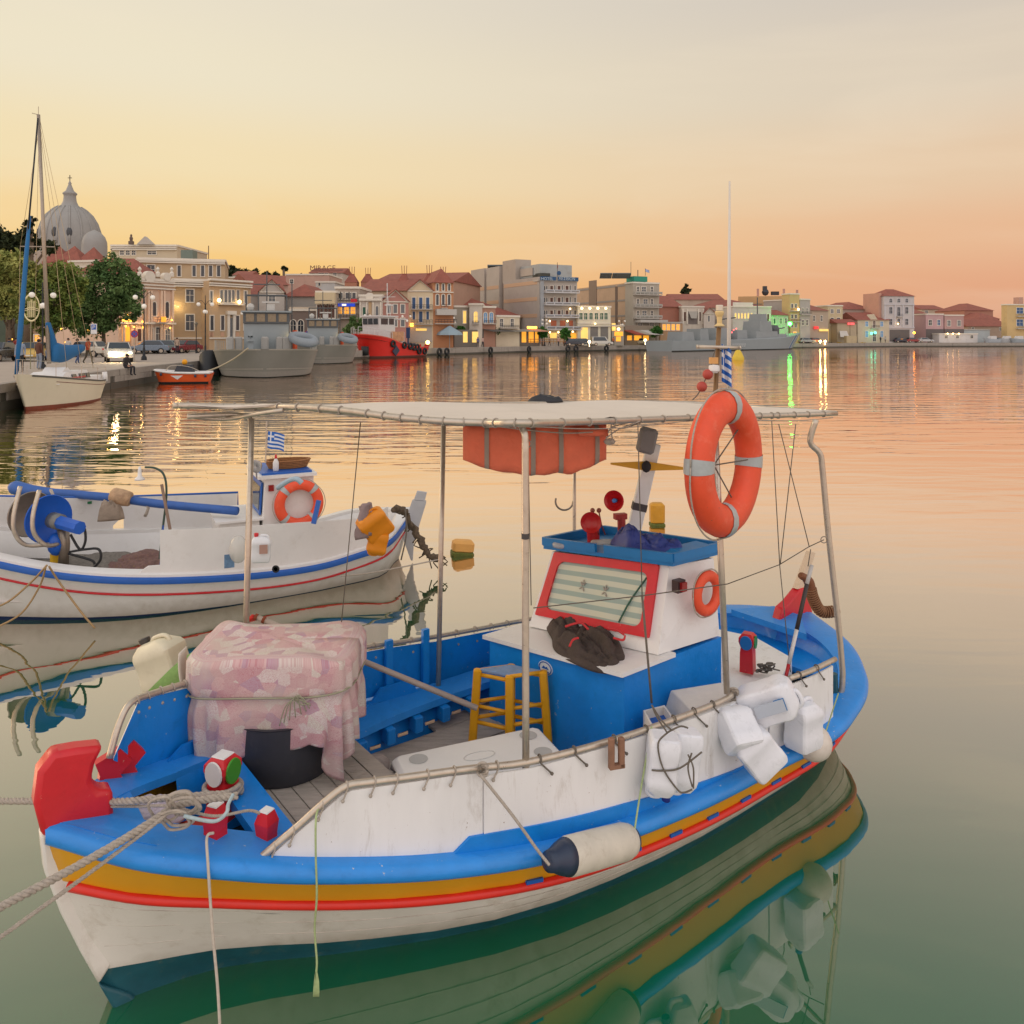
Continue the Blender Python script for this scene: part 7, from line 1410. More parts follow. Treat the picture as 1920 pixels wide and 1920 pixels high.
tree('plane_tree', 'light green plane tree directly behind the yacht\'s mast', 100, 78, [(100, 555, 44, 46), (118, 592, 34, 28), (80, 600, 34, 28), (112, 508, 34, 28), (66, 535, 32, 40), (135, 545, 24, 40)], 'mid', 13000, .2, 4)
tree('plane_tree', 'dark green plane tree in front of the theatre', 195, 86, [(190, 555, 52, 50), (228, 545, 36, 42), (158, 570, 36, 44), (205, 508, 36, 32), (175, 608, 50, 24), (243, 575, 24, 28), (252, 530, 18, 22)], 'dark', 16000, .2, 5)
tree('cypress', 'dark evergreen trees on the rise left of the dome', 20, 150, [(10, 455, 40, 24), (45, 460, 30, 26), (-20, 450, 30, 26), (90, 462, 14, 20)], 'black', 6000, .42, 6)
tree('pine_tree', 'open crowned pine rising above the far left trees', 55, 149, [(54, 420, 12, 8), (60, 410, 8, 6), (50, 435, 15, 8), (62, 446, 10, 7)], 'black', 1300, .35, 7)
for k, (px, D, py, r, lab) in enumerate(((812, 132, 624, 14, 'round clipped tree beside the pale blue parasol'), (863, 137, 622, 10, 'round clipped tree between parasol and lit shop door'), (930, 142, 624, 10, 'round clipped tree under the cream house'), (1017, 150, 624, 11, 'round clipped tree at the left of the hotel entrance'), (1058, 153, 626, 11, 'round clipped tree at the right of the hotel entrance'), (1230, 168, 622, 12, 'round clipped tree beside the warship\'s stern'))):
    tree('clipped_tree', lab, px, D, [(px, py, r, r * .9), (px + 3, py - 4, r * .7, r * .6)], 'bright', 1500, .28, 20 + k, group='clipped trees along the promenade')
tree('bush', 'green hedge behind the farther patrol boat', 670, 118, [(670, 608, 20, 14), (700, 612, 12, 12), (655, 618, 12, 12)], 'dark', 2500, .28, 31, trunk=False, cat='hedge')
tree('palm_tree', 'lone palm silhouette on the hill above the pink block', 532, 300, [(532, 504, 7, 4)], 'black', 260, .8, 32)
tree('pine_tree', 'bare topped tree on the skyline behind the apartment block', 1285, 260, [(1285, 550, 11, 10), (1289, 541, 8, 8)], 'black', 1100, .55, 33)
tree('pine_tree', 'tree left of the hotel above the red roofs', 862, 200, [(862, 535, 10, 12), (852, 525, 7, 7)], 'black', 700, .45, 34)
for k, (px, py, rx, ry) in enumerate(((430, 512, 22, 12), (470, 516, 26, 12), (510, 520, 18, 10), (560, 524, 16, 8), (495, 522, 14, 9))):
    tree('hill_tree', 'clump of dark trees on the hill, %s' % ('beside the tan building', 'left of the slim antenna', 'behind the red gable roof', 'right of the palm', 'below the palm')[k], px, 330, [(px, py, rx, ry)], 'black', 900, .9, 40 + k, trunk=False, cat='trees')
# ================================================================ the town round the harbour
class Fac:
    """a facade plane given by two picture columns and their distances"""
    def __init__(s, a, b):
        s.A = Vector(((a[0] - 960) / F * a[1], a[1], 0)); s.B = Vector(((b[0] - 960) / F * b[1], b[1], 0)); s.d = (s.B - s.A).normalized(); s.n = Vector((s.d.y, -s.d.x, 0))
        if s.n.dot(-s.A) < 0: s.n = -s.n
    def P(s, px, py, out=0.):
        k = (px - 960) / F; q = s.A + s.n * out; Y = s.n.dot(q) / (s.n.x * k + s.n.y); return Vector((k * Y, Y, EYE - (py - YH) / F * Y))
    def Z(s, px, py): return s.P(px, py).z
WM = {}
def wall(c):
    if c not in WM: k_ = [int(int(c[i:i+2], 16) * .84 + .16 * q + 4) for i, q in ((0, 214), (2, 206), (4, 198))]; WM[c] = mat('wall_' + c, '%02x%02x%02x' % tuple(k_), .85, var=.09, scale=.35, dirt=.35, dcol='8a7a6c', bump=.2)
    return WM[c]
TRIM = mat('trim_cream', 'dcd4c6', .7, var=.05, scale=1); TRIMG = mat('trim_grey', 'b4aeA6', .7, var=.06, scale=1); PANE = mat('pane_dark', '343a42', .12, var=.25, scale=.4, spec=.7); PANE2 = mat('pane_grey', '6a6e72', .2, var=.2, scale=.5); SHB = mat('shutter_blue', '3a5a84', .6); SHG = mat('shutter_green', '2c5c48', .6); SHW = mat('shutter_brown', '5a3a30', .6); SHL = mat('shutter_sky', '6a9ac8', .6); RAILM = mat('rail_dark', '3a3a40', .6)
PM = dict(d=PANE, g=PANE2, b=SHB, v=SHG, w=SHW, s=SHL, l=LITW, p=LITW2)
def window(f, par, px, y0, y1, hw, st='d', arch=False, trim=TRIM, tw=.13, mull=True, name='window'):
    a, b_ = f.P(px - hw, y1, 0), f.P(px + hw, y1, 0); zt = f.Z(px, y0); zb = f.Z(px, y1); w = (b_ - a).length; h = zt - zb; c = (a + b_) / 2; M = Matrix((f.d, ZA, f.n)).transposed().to_4x4(); M.translation = Vector((c.x, c.y, zb))
    def loop(o):
        hw_ = w / 2 + o; hh = h + o
        if arch: r = hw_; return [(-hw_, -o)] + [(hw_, -o)] + [(r * math.cos(t), max(hh - r, 0) + r * math.sin(t)) for t in np.linspace(0, math.pi, 7)]
        return [(-hw_, -o), (hw_, -o), (hw_, hh), (-hw_, hh)]
    L0, L1 = loop(tw), loop(0); n = len(L0); m = MB(M); z0, z1 = .0, .09
    m.add([(x, y, z1) for x, y in L0] + [(x, y, z1) for x, y in L1] + [(x, y, z0) for x, y in L0] + [(x, y, z0) for x, y in L1], [(i, (i + 1) % n, n + (i + 1) % n, n + i) for i in range(n)] + [(i + 2 * n, (i + 1) % n + 2 * n, (i + 1) % n, i) for i in range(n)] + [(n + i, n + (i + 1) % n, 3 * n + (i + 1) % n, 3 * n + i) for i in range(n)])
    if mull and w > .6: m.box((0, h * .45, .05), (.06, h * .9, .03)); m.box((0, h * .55, .05), (w, .06, .03))
    o = m.obj(name, trim, par); q = MB(M); q.poly([(x, y, .025) for x, y in L1]); pn = q.obj('pane', PM[st], None); pn.parent = o; pn.matrix_parent_inverse = Matrix()
    return o
def fbox(f, par, x0, x1, y0, y1, out0, out1, name, m):
    """a block on the facade between two picture columns and rows, from out0 to out1 proud of the wall"""
    b = MB(); q = [f.P(x0, y1, 0), f.P(x1, y1, 0), f.P(x1, y0, 0), f.P(x0, y0, 0)]; xm = (x0 + x1) / 2; zb, zt = f.Z(xm, y1), f.Z(xm, y0)
    for p, z in zip(q, (zb, zb, zt, zt)): p.z = z
    b.prism([p + f.n * out0 for p in q], f.n * (out1 - out0)); return b.obj(name, m, par)
def balcony(f, par, x0, x1, yf, yr, dep=1.0, m=RAILM, slab=TRIMG, solid=None):
    fbox(f, par, x0, x1, yf - 1.5, yf, .0, dep, 'balcony_slab', slab); xm = (x0 + x1) / 2; zt = f.Z(xm, yr); zb = f.Z(xm, yf - 1.5)
    a, b_ = f.P(x0, yf, 0) + f.n * (dep - .05), f.P(x1, yf, 0) + f.n * (dep - .05); w = (b_ - a).length
    if solid:
        n = solid[0]
        for k in range(n):
            p, q = a.lerp(b_, (k + .08) / n), a.lerp(b_, (k + .92) / n); s_ = MB(); s_.prism([Vector((p.x, p.y, zb + .18)), Vector((q.x, q.y, zb + .18)), Vector((q.x, q.y, zt - .12)), Vector((p.x, p.y, zt - .12))], -f.n * .05); s_.obj('balcony_panel', solid[1], par)
        s_ = MB(); s_.prism([Vector((a.x, a.y, zt - .12)), Vector((b_.x, b_.y, zt - .12)), Vector((b_.x, b_.y, zt)), Vector((a.x, a.y, zt))], -f.n * .1)
        for k in range(n + 1): p = a.lerp(b_, k / n); s_.box((p.x, p.y, (zb + zt) / 2), (.16, .16, zt - zb - .02))
        s_.obj('balcony_rail', slab, par); return
    s_ = MB()
    for z in (zt, (zb + zt) / 2): s_.tube([Vector((a.x, a.y, z)), Vector((b_.x, b_.y, z))], .035, 4)
    for k in range(max(int(w / .45), 2) + 1): p = a.lerp(b_, k / max(int(w / .45), 2)); s_.tube([Vector((p.x, p.y, zb)), Vector((p.x, p.y, zt))], .022, 4, caps=False)
    s_.obj('balcony_rail', m, par)
NB = [0]
def building(label, a, b_, ytop, depth, col, roof='flat', yr=None, wins=(), cornice=TRIM, name='house', cat='house', base=None, eave=.35, rm=None, cz_=None, trim=TRIM):
    """wall block from facade a-b (column, distance); roof flat, hip, gable (ridge towards us) or side (ridge along the facade)"""
    f = Fac(a, b_); t = thing(name, label, cat, tuple((f.A + f.B) / 2 + Vector((0, 0, QZ))), math.atan2(f.d.y, f.d.x)); zt = f.Z(a[0], ytop); z0 = QZ - .02 if base is None else base; W_ = wall(col); bk = -f.n * depth
    q = [f.A, f.B, f.B + bk, f.A + bk]; m = MB(); m.slab([Vector((p.x, p.y, z0)) for p in q], [Vector((p.x, p.y, zt)) for p in q]); m.obj('wall', W_, t); rm = rm or ROOF
    c = (q[0] + q[2]) / 2; e = [p + (p - c).normalized() * eave * 1.4 for p in q]
    if roof == 'flat':
        if cornice:
            m = MB()
            for i in range(4):
                p, r = q[i], q[(i + 1) % 4]; d = (r - p).normalized(); n = Vector((d.y, -d.x, 0)); n = n if n.dot((p + r) / 2 - c) > 0 else -n; m.prism([Vector((p.x, p.y, zt - .02)) - d * .0 + n * .18, Vector((r.x, r.y, zt - .02)) + n * .18, Vector((r.x, r.y, zt + .32)) + n * .18, Vector((p.x, p.y, zt + .32)) + n * .18], -n * .4)
            m.obj('cornice', cornice, t)
    else:
        zr = zt + (yr if yr else 2.0); wd = (f.B - f.A).length; m = MB(); E = [Vector((p.x, p.y, zt + .003)) for p in e]
        if roof == 'hip':
            k = min(depth, wd) / 2
            if wd >= depth: r1 = (E[0] + E[3]) / 2 + f.d * k; r2 = (E[1] + E[2]) / 2 - f.d * k
            else: r1 = (E[0] + E[1]) / 2 - f.n * k; r2 = (E[3] + E[2]) / 2 + f.n * k
            r1.z = r2.z = zr
            if wd >= depth: m.add(E + [r1, r2], [(0, 1, 5, 4), (1, 2, 5), (2, 3, 4, 5), (3, 0, 4), (3, 2, 1, 0)])
            else: m.add(E + [r1, r2], [(0, 1, 4), (1, 2, 5, 4), (2, 3, 5), (3, 0, 4, 5), (3, 2, 1, 0)])
            m.obj('roof', rm, t)
        elif roof == 'gable':
            r1 = (E[0] + E[1]) / 2; r2 = (E[3] + E[2]) / 2; r1.z = r2.z = zr; up = Vector((0, 0, .16))
            m.slab([E[0], r1, r2, E[3]], [E[0] + up, r1 + up, r2 + up, E[3] + up]); m.slab([r1, E[1], E[2], r2], [r1 + up, E[1] + up, E[2] + up, r2 + up]); m.obj('roof', rm, t)
            g = MB(); g0, g1 = Vector((f.A.x, f.A.y, zt)), Vector((f.B.x, f.B.y, zt)); gm = (g0 + g1) / 2; gm.z = zr - .05; g.prism([g0, g1, gm], -f.n * depth); g.obj('gable_wall', W_, t)
            g = MB(); g.tube([g0 + f.n * .1, gm + f.n * .1, g1 + f.n * .1], .16, 4); g.tube([g0 + f.n * .1, g1 + f.n * .1], .12, 4); g.obj('pediment_trim', trim, t)
        else:
            r1 = (E[0] + E[3]) / 2; r2 = (E[1] + E[2]) / 2; r1.z = r2.z = zr; m.add(E + [r1, r2], [(0, 1, 5, 4), (2, 3, 4, 5), (1, 2, 5), (3, 0, 4), (3, 2, 1, 0)]); m.obj('roof', rm, t)
    for w in wins:
        xs, y0, y1, hw = w[:4]; st = w[4] if len(w) > 4 else 'd'; ar = len(w) > 5 and w[5]
        for x in xs: window(f, t, x, y0, y1, hw, st, ar, trim=trim)
    return t, f
def bands_(f, t, x0, x1, ys, m=TRIM, h=1.2, out=.12, name='string_course'):
    for y in ys: fbox(f, t, x0, x1, y - h / 2, y + h / 2, .0, out, name, m)
def glow(pos, e, col=(1, .72, .36), r=.15, bulb=.12, par=None, m=None, nm='wall_lamp'):
    l = bpy.data.lights.new(nm + '_light', 'POINT'); o = bpy.data.objects.new(nm + '_light', l); COL.objects.link(o); l.energy = e; l.color = col; l.shadow_soft_size = r; o.location = pos
    b = MB(); b.sph(pos, bulb, 8); q = b.obj(nm, m or LAMP, par, smooth=True)
    if par is None: tag(q, None, None)
    return q

# ---- domed church
def church():
    D = 215; c = PD(131, 462, D); t = thing('church', 'grey domed church rising over the red roofs at left', 'church', (c.x, c.y, QZ)); k = D / F; DM = mat('dome_lead', '9a9894', .6, var=.12, scale=.3, dirt=.4, dcol='7a7670'); z0 = c.z
    prof = [(53.5, -14), (53.5, 0), (53, 12), (51, 28), (46, 44), (38, 58), (28, 68), (20, 73), (15, 76), (11.5, 84), (10.5, 92), (10.5, 96), (12.5, 98), (12, 100), (7, 104), (4, 112), (2.5, 116), (3, 118), (1, 122), (.5, 124)]
    m = MB(Matrix.Translation((c.x, c.y, z0))); m.lathe([(r * k, z * k) for r, z in prof], n=48); m.obj('dome', DM, t, smooth=True, auto=60)
    for i in range(16):
        a = 2 * math.pi * i / 16 + .1; m = MB(Matrix.Translation((c.x, c.y, z0))); m.tube([(math.cos(a) * r * k, math.sin(a) * r * k, z * k) for r, z in prof[1:8]], .28, 5); m.obj('rib', DM, t, smooth=True)
    for a in (-90, -118, -62, -146): m = MB(Matrix.Translation((c.x, c.y, z0 + 20 * k)) @ Matrix.Rotation(R(a), 4, 'Z') @ Matrix.Translation((50.5 * k, 0, 0))); m.sph((0, 0, 0), 1.0, 10, (.6, .75, 1.5)); m.obj('oculus', mat('oculus_dark', '4a4c50', .6), t, smooth=True)
    m = MB(); x = Vector((c.x, c.y, z0 + 126 * k)); m.box(tuple(x), (.16, .16, 2.2)); m.box(tuple(x + Vector((0, 0, .35))), (1.1, .14, .16)); m.obj('cross', mat('cross_dark', '4c443c', .6), t)
    m = MB(); m.box((c.x, c.y, (QZ + z0 - 14 * k) / 2), (90 * k, 90 * k, z0 - 14 * k - QZ)); m.obj('nave', wall('a8988a'), t)
    c2 = PD(177, 462, 205); m = MB(Matrix.Translation((c2.x, c2.y, c2.z - 3))); k2 = 205 / F; m.lathe([(22 * k2, 0), (22 * k2, 3), (21.5 * k2, 3 + 8 * k2), (18 * k2, 3 + 18 * k2), (11 * k2, 3 + 26 * k2), (4 * k2, 3 + 29 * k2), (.1, 3 + 31 * k2)], n=28); m.obj('small_dome', DM, t, smooth=True, auto=60)
    for px, py, w, h in ((112, 492, 30, 34), (140, 490, 34, 32), (176, 494, 32, 34)):
        p = PD(px, py, 195); m = MB(Matrix.Translation(p)); kk = 195 / F; m.lathe([(w * kk, -12), (w * kk, 0), (.05, h * kk * .9)], n=4, a0=R(45), a1=R(405)); m.obj('roof', ROOF, t)
church()
t, f = building('beige block with a red hipped roof behind the dark plane tree', (140, 118), (266, 118), 514, 6, 'b8a898', 'hip', 2.6); 
t, f = building('pale wing with a white cornice below the church roofs', (128, 135), (262, 132), 492, 12, 'c4b8a4', 'flat', wins=[((265,), 497, 515, 2)]); bands_(f, t, 128, 262, (500,), h=2)
t, f = building('upper storeys of the tan block with set back white cornices', (208, 142), (332, 142), 462, 14, 'bfae92', wins=[((229, 240, 251), 470, 478, 3.5), ((285,), 471, 477, 8)]); bands_(f, t, 208, 332, (465, 468), h=2, out=.4)
p_ = Fac((255, 141), (287, 141)); m = MB(); q = [p_.P(256, 458), p_.P(287, 458), p_.P(271, 443)]; m.prism(q, -p_.n * 1.0); m.obj('small_pediment', TRIMG, t); m = MB(); s0 = p_.P(246, 458); m.lathe([(.5, 0), (.5, .5), (.25, .6), (.32, 1.1), (.16, 1.4), (.2, 1.6), (.05, 1.8)], M=Matrix.Translation(s0), n=8); m.obj('roof_statue', mat('statue_dark', '6a5a50', .8), t)
t, f = building('second storey of the tan block with long white cornice', (258, 128), (422, 132), 486, 16, 'b79d78', wins=[((283,), 497, 515, 7), ((268, 336, 364, 380, 395, 410), 498, 518, 3)]); bands_(f, t, 258, 422, (490, 493), h=2.2, out=.4)
m = MB(); m.tube([f.P(389, 486) - f.n * 3, f.P(389, 457) - f.n * 3], .07, 5); m.obj('flagstaff', SHW, t); m = MB(); m.box(tuple(f.P(349, 472) - f.n * 6), (2.0, 2, 1.6)); m.obj('water_tank', mat('tank_green', '6e7c74', .6), t)
# main tan building
t, f = building('large tan public building with white framed windows behind the lamps', (325, 110), (392, 112), 526, 22, 'ad9068', wins=[((356,), 543, 566, 7), ((356,), 590, 619, 7.5), ((395 - 6,), 545, 566, 2.4), ((389,), 591, 620, 3)], name='public_building', cat='building')
bands_(f, t, 325, 392, (529, 533, 537), h=2.4, out=.45); bands_(f, t, 325, 392, (634,), h=3, out=.15, name='plinth_band')
f2_ = Fac((392, 110.5), (470, 116)); m = MB(); zt2 = f.Z(330, 526); q = [f2_.A, f2_.B, f2_.B - f2_.n * 20, f2_.A - f2_.n * 20]; m.slab([Vector((p.x, p.y, QZ)) for p in q], [Vector((p.x, p.y, zt2)) for p in q]); m.obj('projecting_wall', wall('b49670'), t)
fbox(f2_, t, 391, 471, 524.5, 528, -.2, .5, 'cornice', TRIM); bands_(f2_, t, 392, 470, (533, 537), h=2.4, out=.45); bands_(f2_, t, 392, 470, (634,), h=3, out=.15, name='plinth_band')
for x in (415, 423, 430, 437, 446): window(f2_, t, x, 544, 567, 2.6, 'g', tw=.08, mull=False)
fbox(f2_, t, 408, 454, 569, 572, 0, .6, 'window_sill', TRIM)
for x in (396, 460): window(f2_, t, x, 546, 568, 2.2, 'g', mull=False)
for x in (397, 417, 445, 460): window(f2_, t, x, 592, 619, 3, 'd', mull=False)
fbox(f2_, t, 423, 440, 583, 590, 0, .5, 'door_pediment', TRIM); fbox(f2_, t, 425, 429, 590, 634, 0, .3, 'door_pilaster', TRIM); fbox(f2_, t, 435, 439, 590, 634, 0, .3, 'door_pilaster', TRIM); fbox(f2_, t, 429, 435, 596, 634, 0, .1, 'door', PANE2)
for x in (395, 417, 397, 445, 460): fbox(f2_, t, x - 3, x + 3, 623, 631, 0, .06, 'apron_panel', wall('c89878'))
for x, y in ((411, 563), (449, 566)): glow(f2_.P(x, y, .7), 190, (1, .82, .4), .2, .28, t)
glow(f.P(322, 571, .6), 60, (1, .9, .6), .2, .16, t); glow(f.P(334, 575, .8), 60, (1, .75, .3), .3, .05, t)
# theatre
t, f = building('pale pink neoclassical theatre lit by amber wall lamps', (222, 99), (326, 106), 522, 16, 'cfae94', wins=[((261,), 569, 592, 3.2, 'd', True), ((289,), 566, 592, 3.2, 'd', True), ((313,), 566, 596, 3.2, 'd', True), ((296,), 614, 640, 4, 'd'), ((314,), 616, 640, 4, 'g', True), ((261,), 617, 640, 3.5, 'w'), ((284,), 616, 640, 2.5, 'w')], name='theatre', cat='building', cornice=TRIM)
bands_(f, t, 222, 326, (528, 534, 540), m=TRIM, h=2.5, out=.35); bands_(f, t, 222, 326, (606,), m=TRIM, h=3.5, out=.5)
for x in (231, 246, 254, 268, 277, 282, 301, 306, 322): fbox(f, t, x - 1.6, x + 1.6, 545, 604, 0, .3, 'pilaster', wall('e0c0a4')); fbox(f, t, x - 1.8, x + 1.8, 609, 648, 0, .25, 'pilaster', wall('d8b89c'))
for x, r in ((245, 8), (280, 11), (312, 8)):
    M = Matrix((f.d, ZA, f.n)).transposed().to_4x4(); M.translation = f.P(x, 519, .1); m = MB(M); rr = r / F * 102; m.lathe([(rr, -.5), (rr, .2)], n=18); m.obj('curved_parapet', TRIM, t)
for x in (231, 262, 296, 322): m = MB(); m.lathe([(.3, 0), (.3, .5), (.12, .7), (.25, 1.0), (.05, 1.3)], M=Matrix.Translation(f.P(x, 519, .1)), n=8); m.obj('urn', TRIM, t)
balcony(f, t, 286, 306, 606, 595, 1.0)
fbox(f, t, 293, 302, 594, 604, .9, 1.0, 'lit_banner', LITW); fbox(f, t, 228, 244, 597, 603, .2, .3, 'amber_sign', LAMPY); fbox(f, t, 229, 243, 613, 640, .02, .06, 'lit_doorway', LITW)
for x, y, e in ((251, 600, 90), (267.5, 603, 90), (251.5, 613, 50), (268, 614, 70), (319, 615, 60), (236, 612, 90), (303, 600, 60), (239, 590, 30), (322, 600, 50)): glow(f.P(x, y, .7), e * .9, (1, .60, .2), .12, .12, t, LAMPY)
for x in (112, 124): pass
kb = building('low tavern with lit doorway under the trees', (62, 108), (200, 106), 606, 8, '8a6a50', 'side', 1.2, wins=[((112,), 612, 640, 5, 'l'), ((122,), 622, 642, 5, 'l'), ((50 + 20,), 628, 640, 5, 'l')]); 
for x, y in ((21, 636), (124, 642), (114, 616), (165, 620)): glow(PD(x, y, 100), 40, (1, .62, .25), .15, .16, kb[0], LAMPY)

# ---- middle stretch, behind the patrol boats and the tug
t, f = building('grey shop house with a red gabled roof behind the near patrol boat', (466, 128), (534, 130), 552, 12, 'a39a92', 'side', 2.2, wins=[((505, 520), 556, 572, 4, 'g')])
t, f = building('narrow grey gable house behind the patrol boat\'s mast frame', (486, 126), (533, 127), 548, 8, 'b3aba2', 'gable', 2.0, wins=[((510,), 553, 566, 6, 'g')])
t, f = building('rubble stone house with a hipped red roof and brown arcade terrace', (532, 132), (596, 132), 556, 14, '9a948e', 'hip', 2.2); 
b2, g2 = building('brown arcaded ground floor with a pale balustrade', (543, 124), (594, 124), 583, 6, '6a5a52', cornice=TRIM, wins=[((564, 583, 550), 600, 622, 5, 'd', True)]); bands_(g2, b2, 543, 594, (579,), h=7, out=.1, m=wall('c8b8a0'))
t, f = building('house with a big cream awning over tall brown windows', (593, 122), (630, 122), 549, 8, 'b4a48c', wins=[((597, 604, 611, 618, 625), 572, 596, 2.6, 'w')]); fbox(f, t, 593, 630, 549, 570, .0, .9, 'awning', mat('awning_cream', 'cdbb98', .8))
t, f = building('small flat with lit yellow windows under a blue sign', (629, 124), (674, 124), 541, 10, '9c8e80', wins=[((635, 651, 664), 549, 560, 3, 'd'), ((641, 657), 549, 560, 1.6, 'g'), ((637, 650, 662), 576, 589, 4.2, 'l')]); balcony(f, t, 629, 674, 569, 560); balcony(f, t, 629, 674, 598, 589, .8); fbox(f, t, 637, 668, 569.5, 575, .9, 1.1, 'blue_sign', mat('sign_bright_blue', '1c44c8', .5, em=.5)); fbox(f, t, 644, 652, 570.5, 574, 1.11, 1.14, 'sign_lettering', mat('sign_letters', 'f0f0e0', .5, em=.8)); fbox(f, t, 660, 672, 561, 567, 1.0, 1.05, 'red_banner', RED)
t, f = building('white neoclassical house with a round topped parapet', (674, 122), (716, 122), 556, 10, 'c9c2b8', wins=[((683,), 576, 598, 2.6, 'v'), ((707,), 574, 592, 2.6, 'g', True)]); fbox(f, t, 691, 697, 566, 596, 0, .06, 'ochre_panel', wall('b89870')); fbox(f, t, 674, 716, 560, 564, 0, .5, 'cornice', TRIM); M = Matrix((f.d, ZA, f.n)).transposed().to_4x4(); M.translation = f.P(693, 556, .0); m = MB(M); m.lathe([(.6, -.4), (.6, .2)], n=16); m.obj('round_parapet', TRIM, t)
for x in (676, 688, 700, 714): fbox(f, t, x - 1.2, x + 1.2, 566, 600, 0, .25, 'pilaster', TRIM)
t, f = building('dusty pink house with a steep gable and white framed windows', (717, 123), (766, 124), 566, 12, 'a86e62', 'gable', 1.9, wins=[((729, 741, 755), 571, 587, 3.4, 'g'), ((741, 755), 597, 612, 3.4, 'g')])
t, f = building('cream house with a pediment and blue shuttered balcony windows', (764, 128), (812, 128), 546, 14, 'cdba98', 'gable', 1.8, wins=[((776, 789, 802), 558, 579, 3, 'b'), ((776,), 584, 599, 2.4, 'b'), ((789,), 584, 604, 3.2, 'b'), ((802,), 584, 599, 2.4, 'b')]); balcony(f, t, 772, 812, 581, 572, .9); balcony(f, t, 772, 812, 609, 600, .9); fbox(f, t, 766, 810, 612, 642, .02, .1, 'shop_front', wall('a9a49c')); fbox(f, t, 780, 800, 616, 620, .12, .2, 'lit_shop_sign', LITW2); fbox(f, t, 770, 776, 606, 612, .5, .7, 'amber_sign', LAMPY); glow(f.P(763, 617, 1.2), 40, (1, .7, .3), .2, .2, t, LAMPY)
t, f = building('tall orange brick house with white framed arched windows and turret roofs', (811, 128), (850, 129), 530, 16, 'b07248', 'hip', 2.4, wins=[((820, 831, 842), 532, 545, 1.9, 'd', True), ((820, 831, 842), 552, 572, 2.4, 'd', True)]); bands_(f, t, 811, 850, (548,), h=2, out=.25, m=TRIM); balcony(f, t, 826, 838, 579, 571, .8); balcony(f, t, 814, 854, 608, 599, 1.0); fbox(f, t, 816, 853, 580, 591, .0, 1.3, 'awning', mat('awning_pale', 'b8b4ae', .8))
for px, D, y in ((831, 133, 500), (805, 137, 497), (758, 146, 498), (660, 150, 500), (690, 150, 502)):
    fp = Fac((px - 20, D), (px + 20, D)); kk = D / F; t2 = t; M = Matrix.Translation(fp.P(px, 530)); m = MB(M); m.lathe([(17 * kk, 0), (6 * kk, 14 * kk), (6 * kk, 16 * kk), (.02, 16.5 * kk)], n=4, a0=R(45), a1=R(405)); t3 = thing('turret', 'red pyramid turret roof with thin spikes, %s' % {831: 'on the orange brick house', 805: 'left of the orange brick house', 758: 'over the cream pediment house', 660: 'leftmost above the flat with lit windows', 690: 'second from left above the white house'}[px], 'turret', tuple(fp.P(px, 532)))
    m.obj('roof', ROOF, t3); m = MB(); [m.tube([fp.P(px + dx, 515), fp.P(px + dx * 1.2, y)], .05, 4) for dx in (-4, 0, 4)]; m.obj('spikes', mat('spike_red', '8a4a3c', .6), t3); m = MB(M); m.lathe([(16 * kk, -12), (16 * kk, 0)], n=4, a0=R(45), a1=R(405)); m.obj('tower', wall('a8684c'), t3)
building('long red roofed warehouse block behind the pink and cream houses', (674, 140), (800, 138), 546, 14, 'bfa888', 'side', 2.6); building('big red roofed block behind the turrets', (700, 156), (850, 152), 530, 18, 'a8826c', 'side', 2.4)
t, f = building('pink flat roofed block on the rise above the stone house', (536, 185), (617, 185), 516, 14, 'b48c7c', wins=[((547,), 524, 531, 3, 'd')]); t, f = building('lower white block with one small window on the rise', (592, 168), (628, 168), 530, 12, 'b8b8b6', wins=[((599,), 528 + 2, 536, 2, 'd')]); t, f = building('hilltop hotel block with a red roof line under the rooftop sign', (580, 250), (642, 250), 512, 16, 'b0a498', 'side', 2.2, wins=[((602,), 512, 519, 5, 'd'), ((612, 628), 512, 519, 3, 'g')])
def text3(s_, c, d, up, size, m, par, ext=.04, name='lettering', align='CENTER'):
    cu_ = bpy.data.curves.new(name, 'FONT'); cu_.body = s_; cu_.size = size; cu_.extrude = ext; cu_.align_x = align; cu_.align_y = 'CENTER'; cu_.materials.append(m); cu_.resolution_u = 2; tmp = bpy.data.objects.new(name, cu_); me_ = bpy.data.meshes.new_from_object(tmp); bpy.data.objects.remove(tmp); o = bpy.data.objects.new(name, me_); COL.objects.link(o); d = Vector(d).normalized(); n = d.cross(up); M = Matrix((d, up, n)).transposed().to_4x4(); M.translation = c; o.matrix_basis = M
    if par is not None: o.parent = par; o.matrix_parent_inverse = INV[par.name]
    return o
fbox(f, t, 580, 640, 505, 506, -2, -1.8, 'sign_frame', RAILM); text3('MIRAGE', f.P(605, 503, -1), f.d, ZA, 2.3, mat('sign_maroon', '7a5448', .7), t)
t, f = building('white villa on the hill left of the palm', (436, 300), (470, 300), 516, 12, 'c0b4a4', 'side', 2.0); t, f = building('cream terrace house below the hilltop trees', (425, 230), (478, 230), 521, 12, 'b49c80'); building('red roofed row between the tan building and the pink block', (470, 160), (540, 165), 532, 12, 'b09080', 'side', 2.4); building('plain white house beside the cream terrace', (478, 210), (535, 210), 528, 12, 'bcae9e', 'side', 2.0, wins=[((500, 515), 531, 537, 2, 'd')])
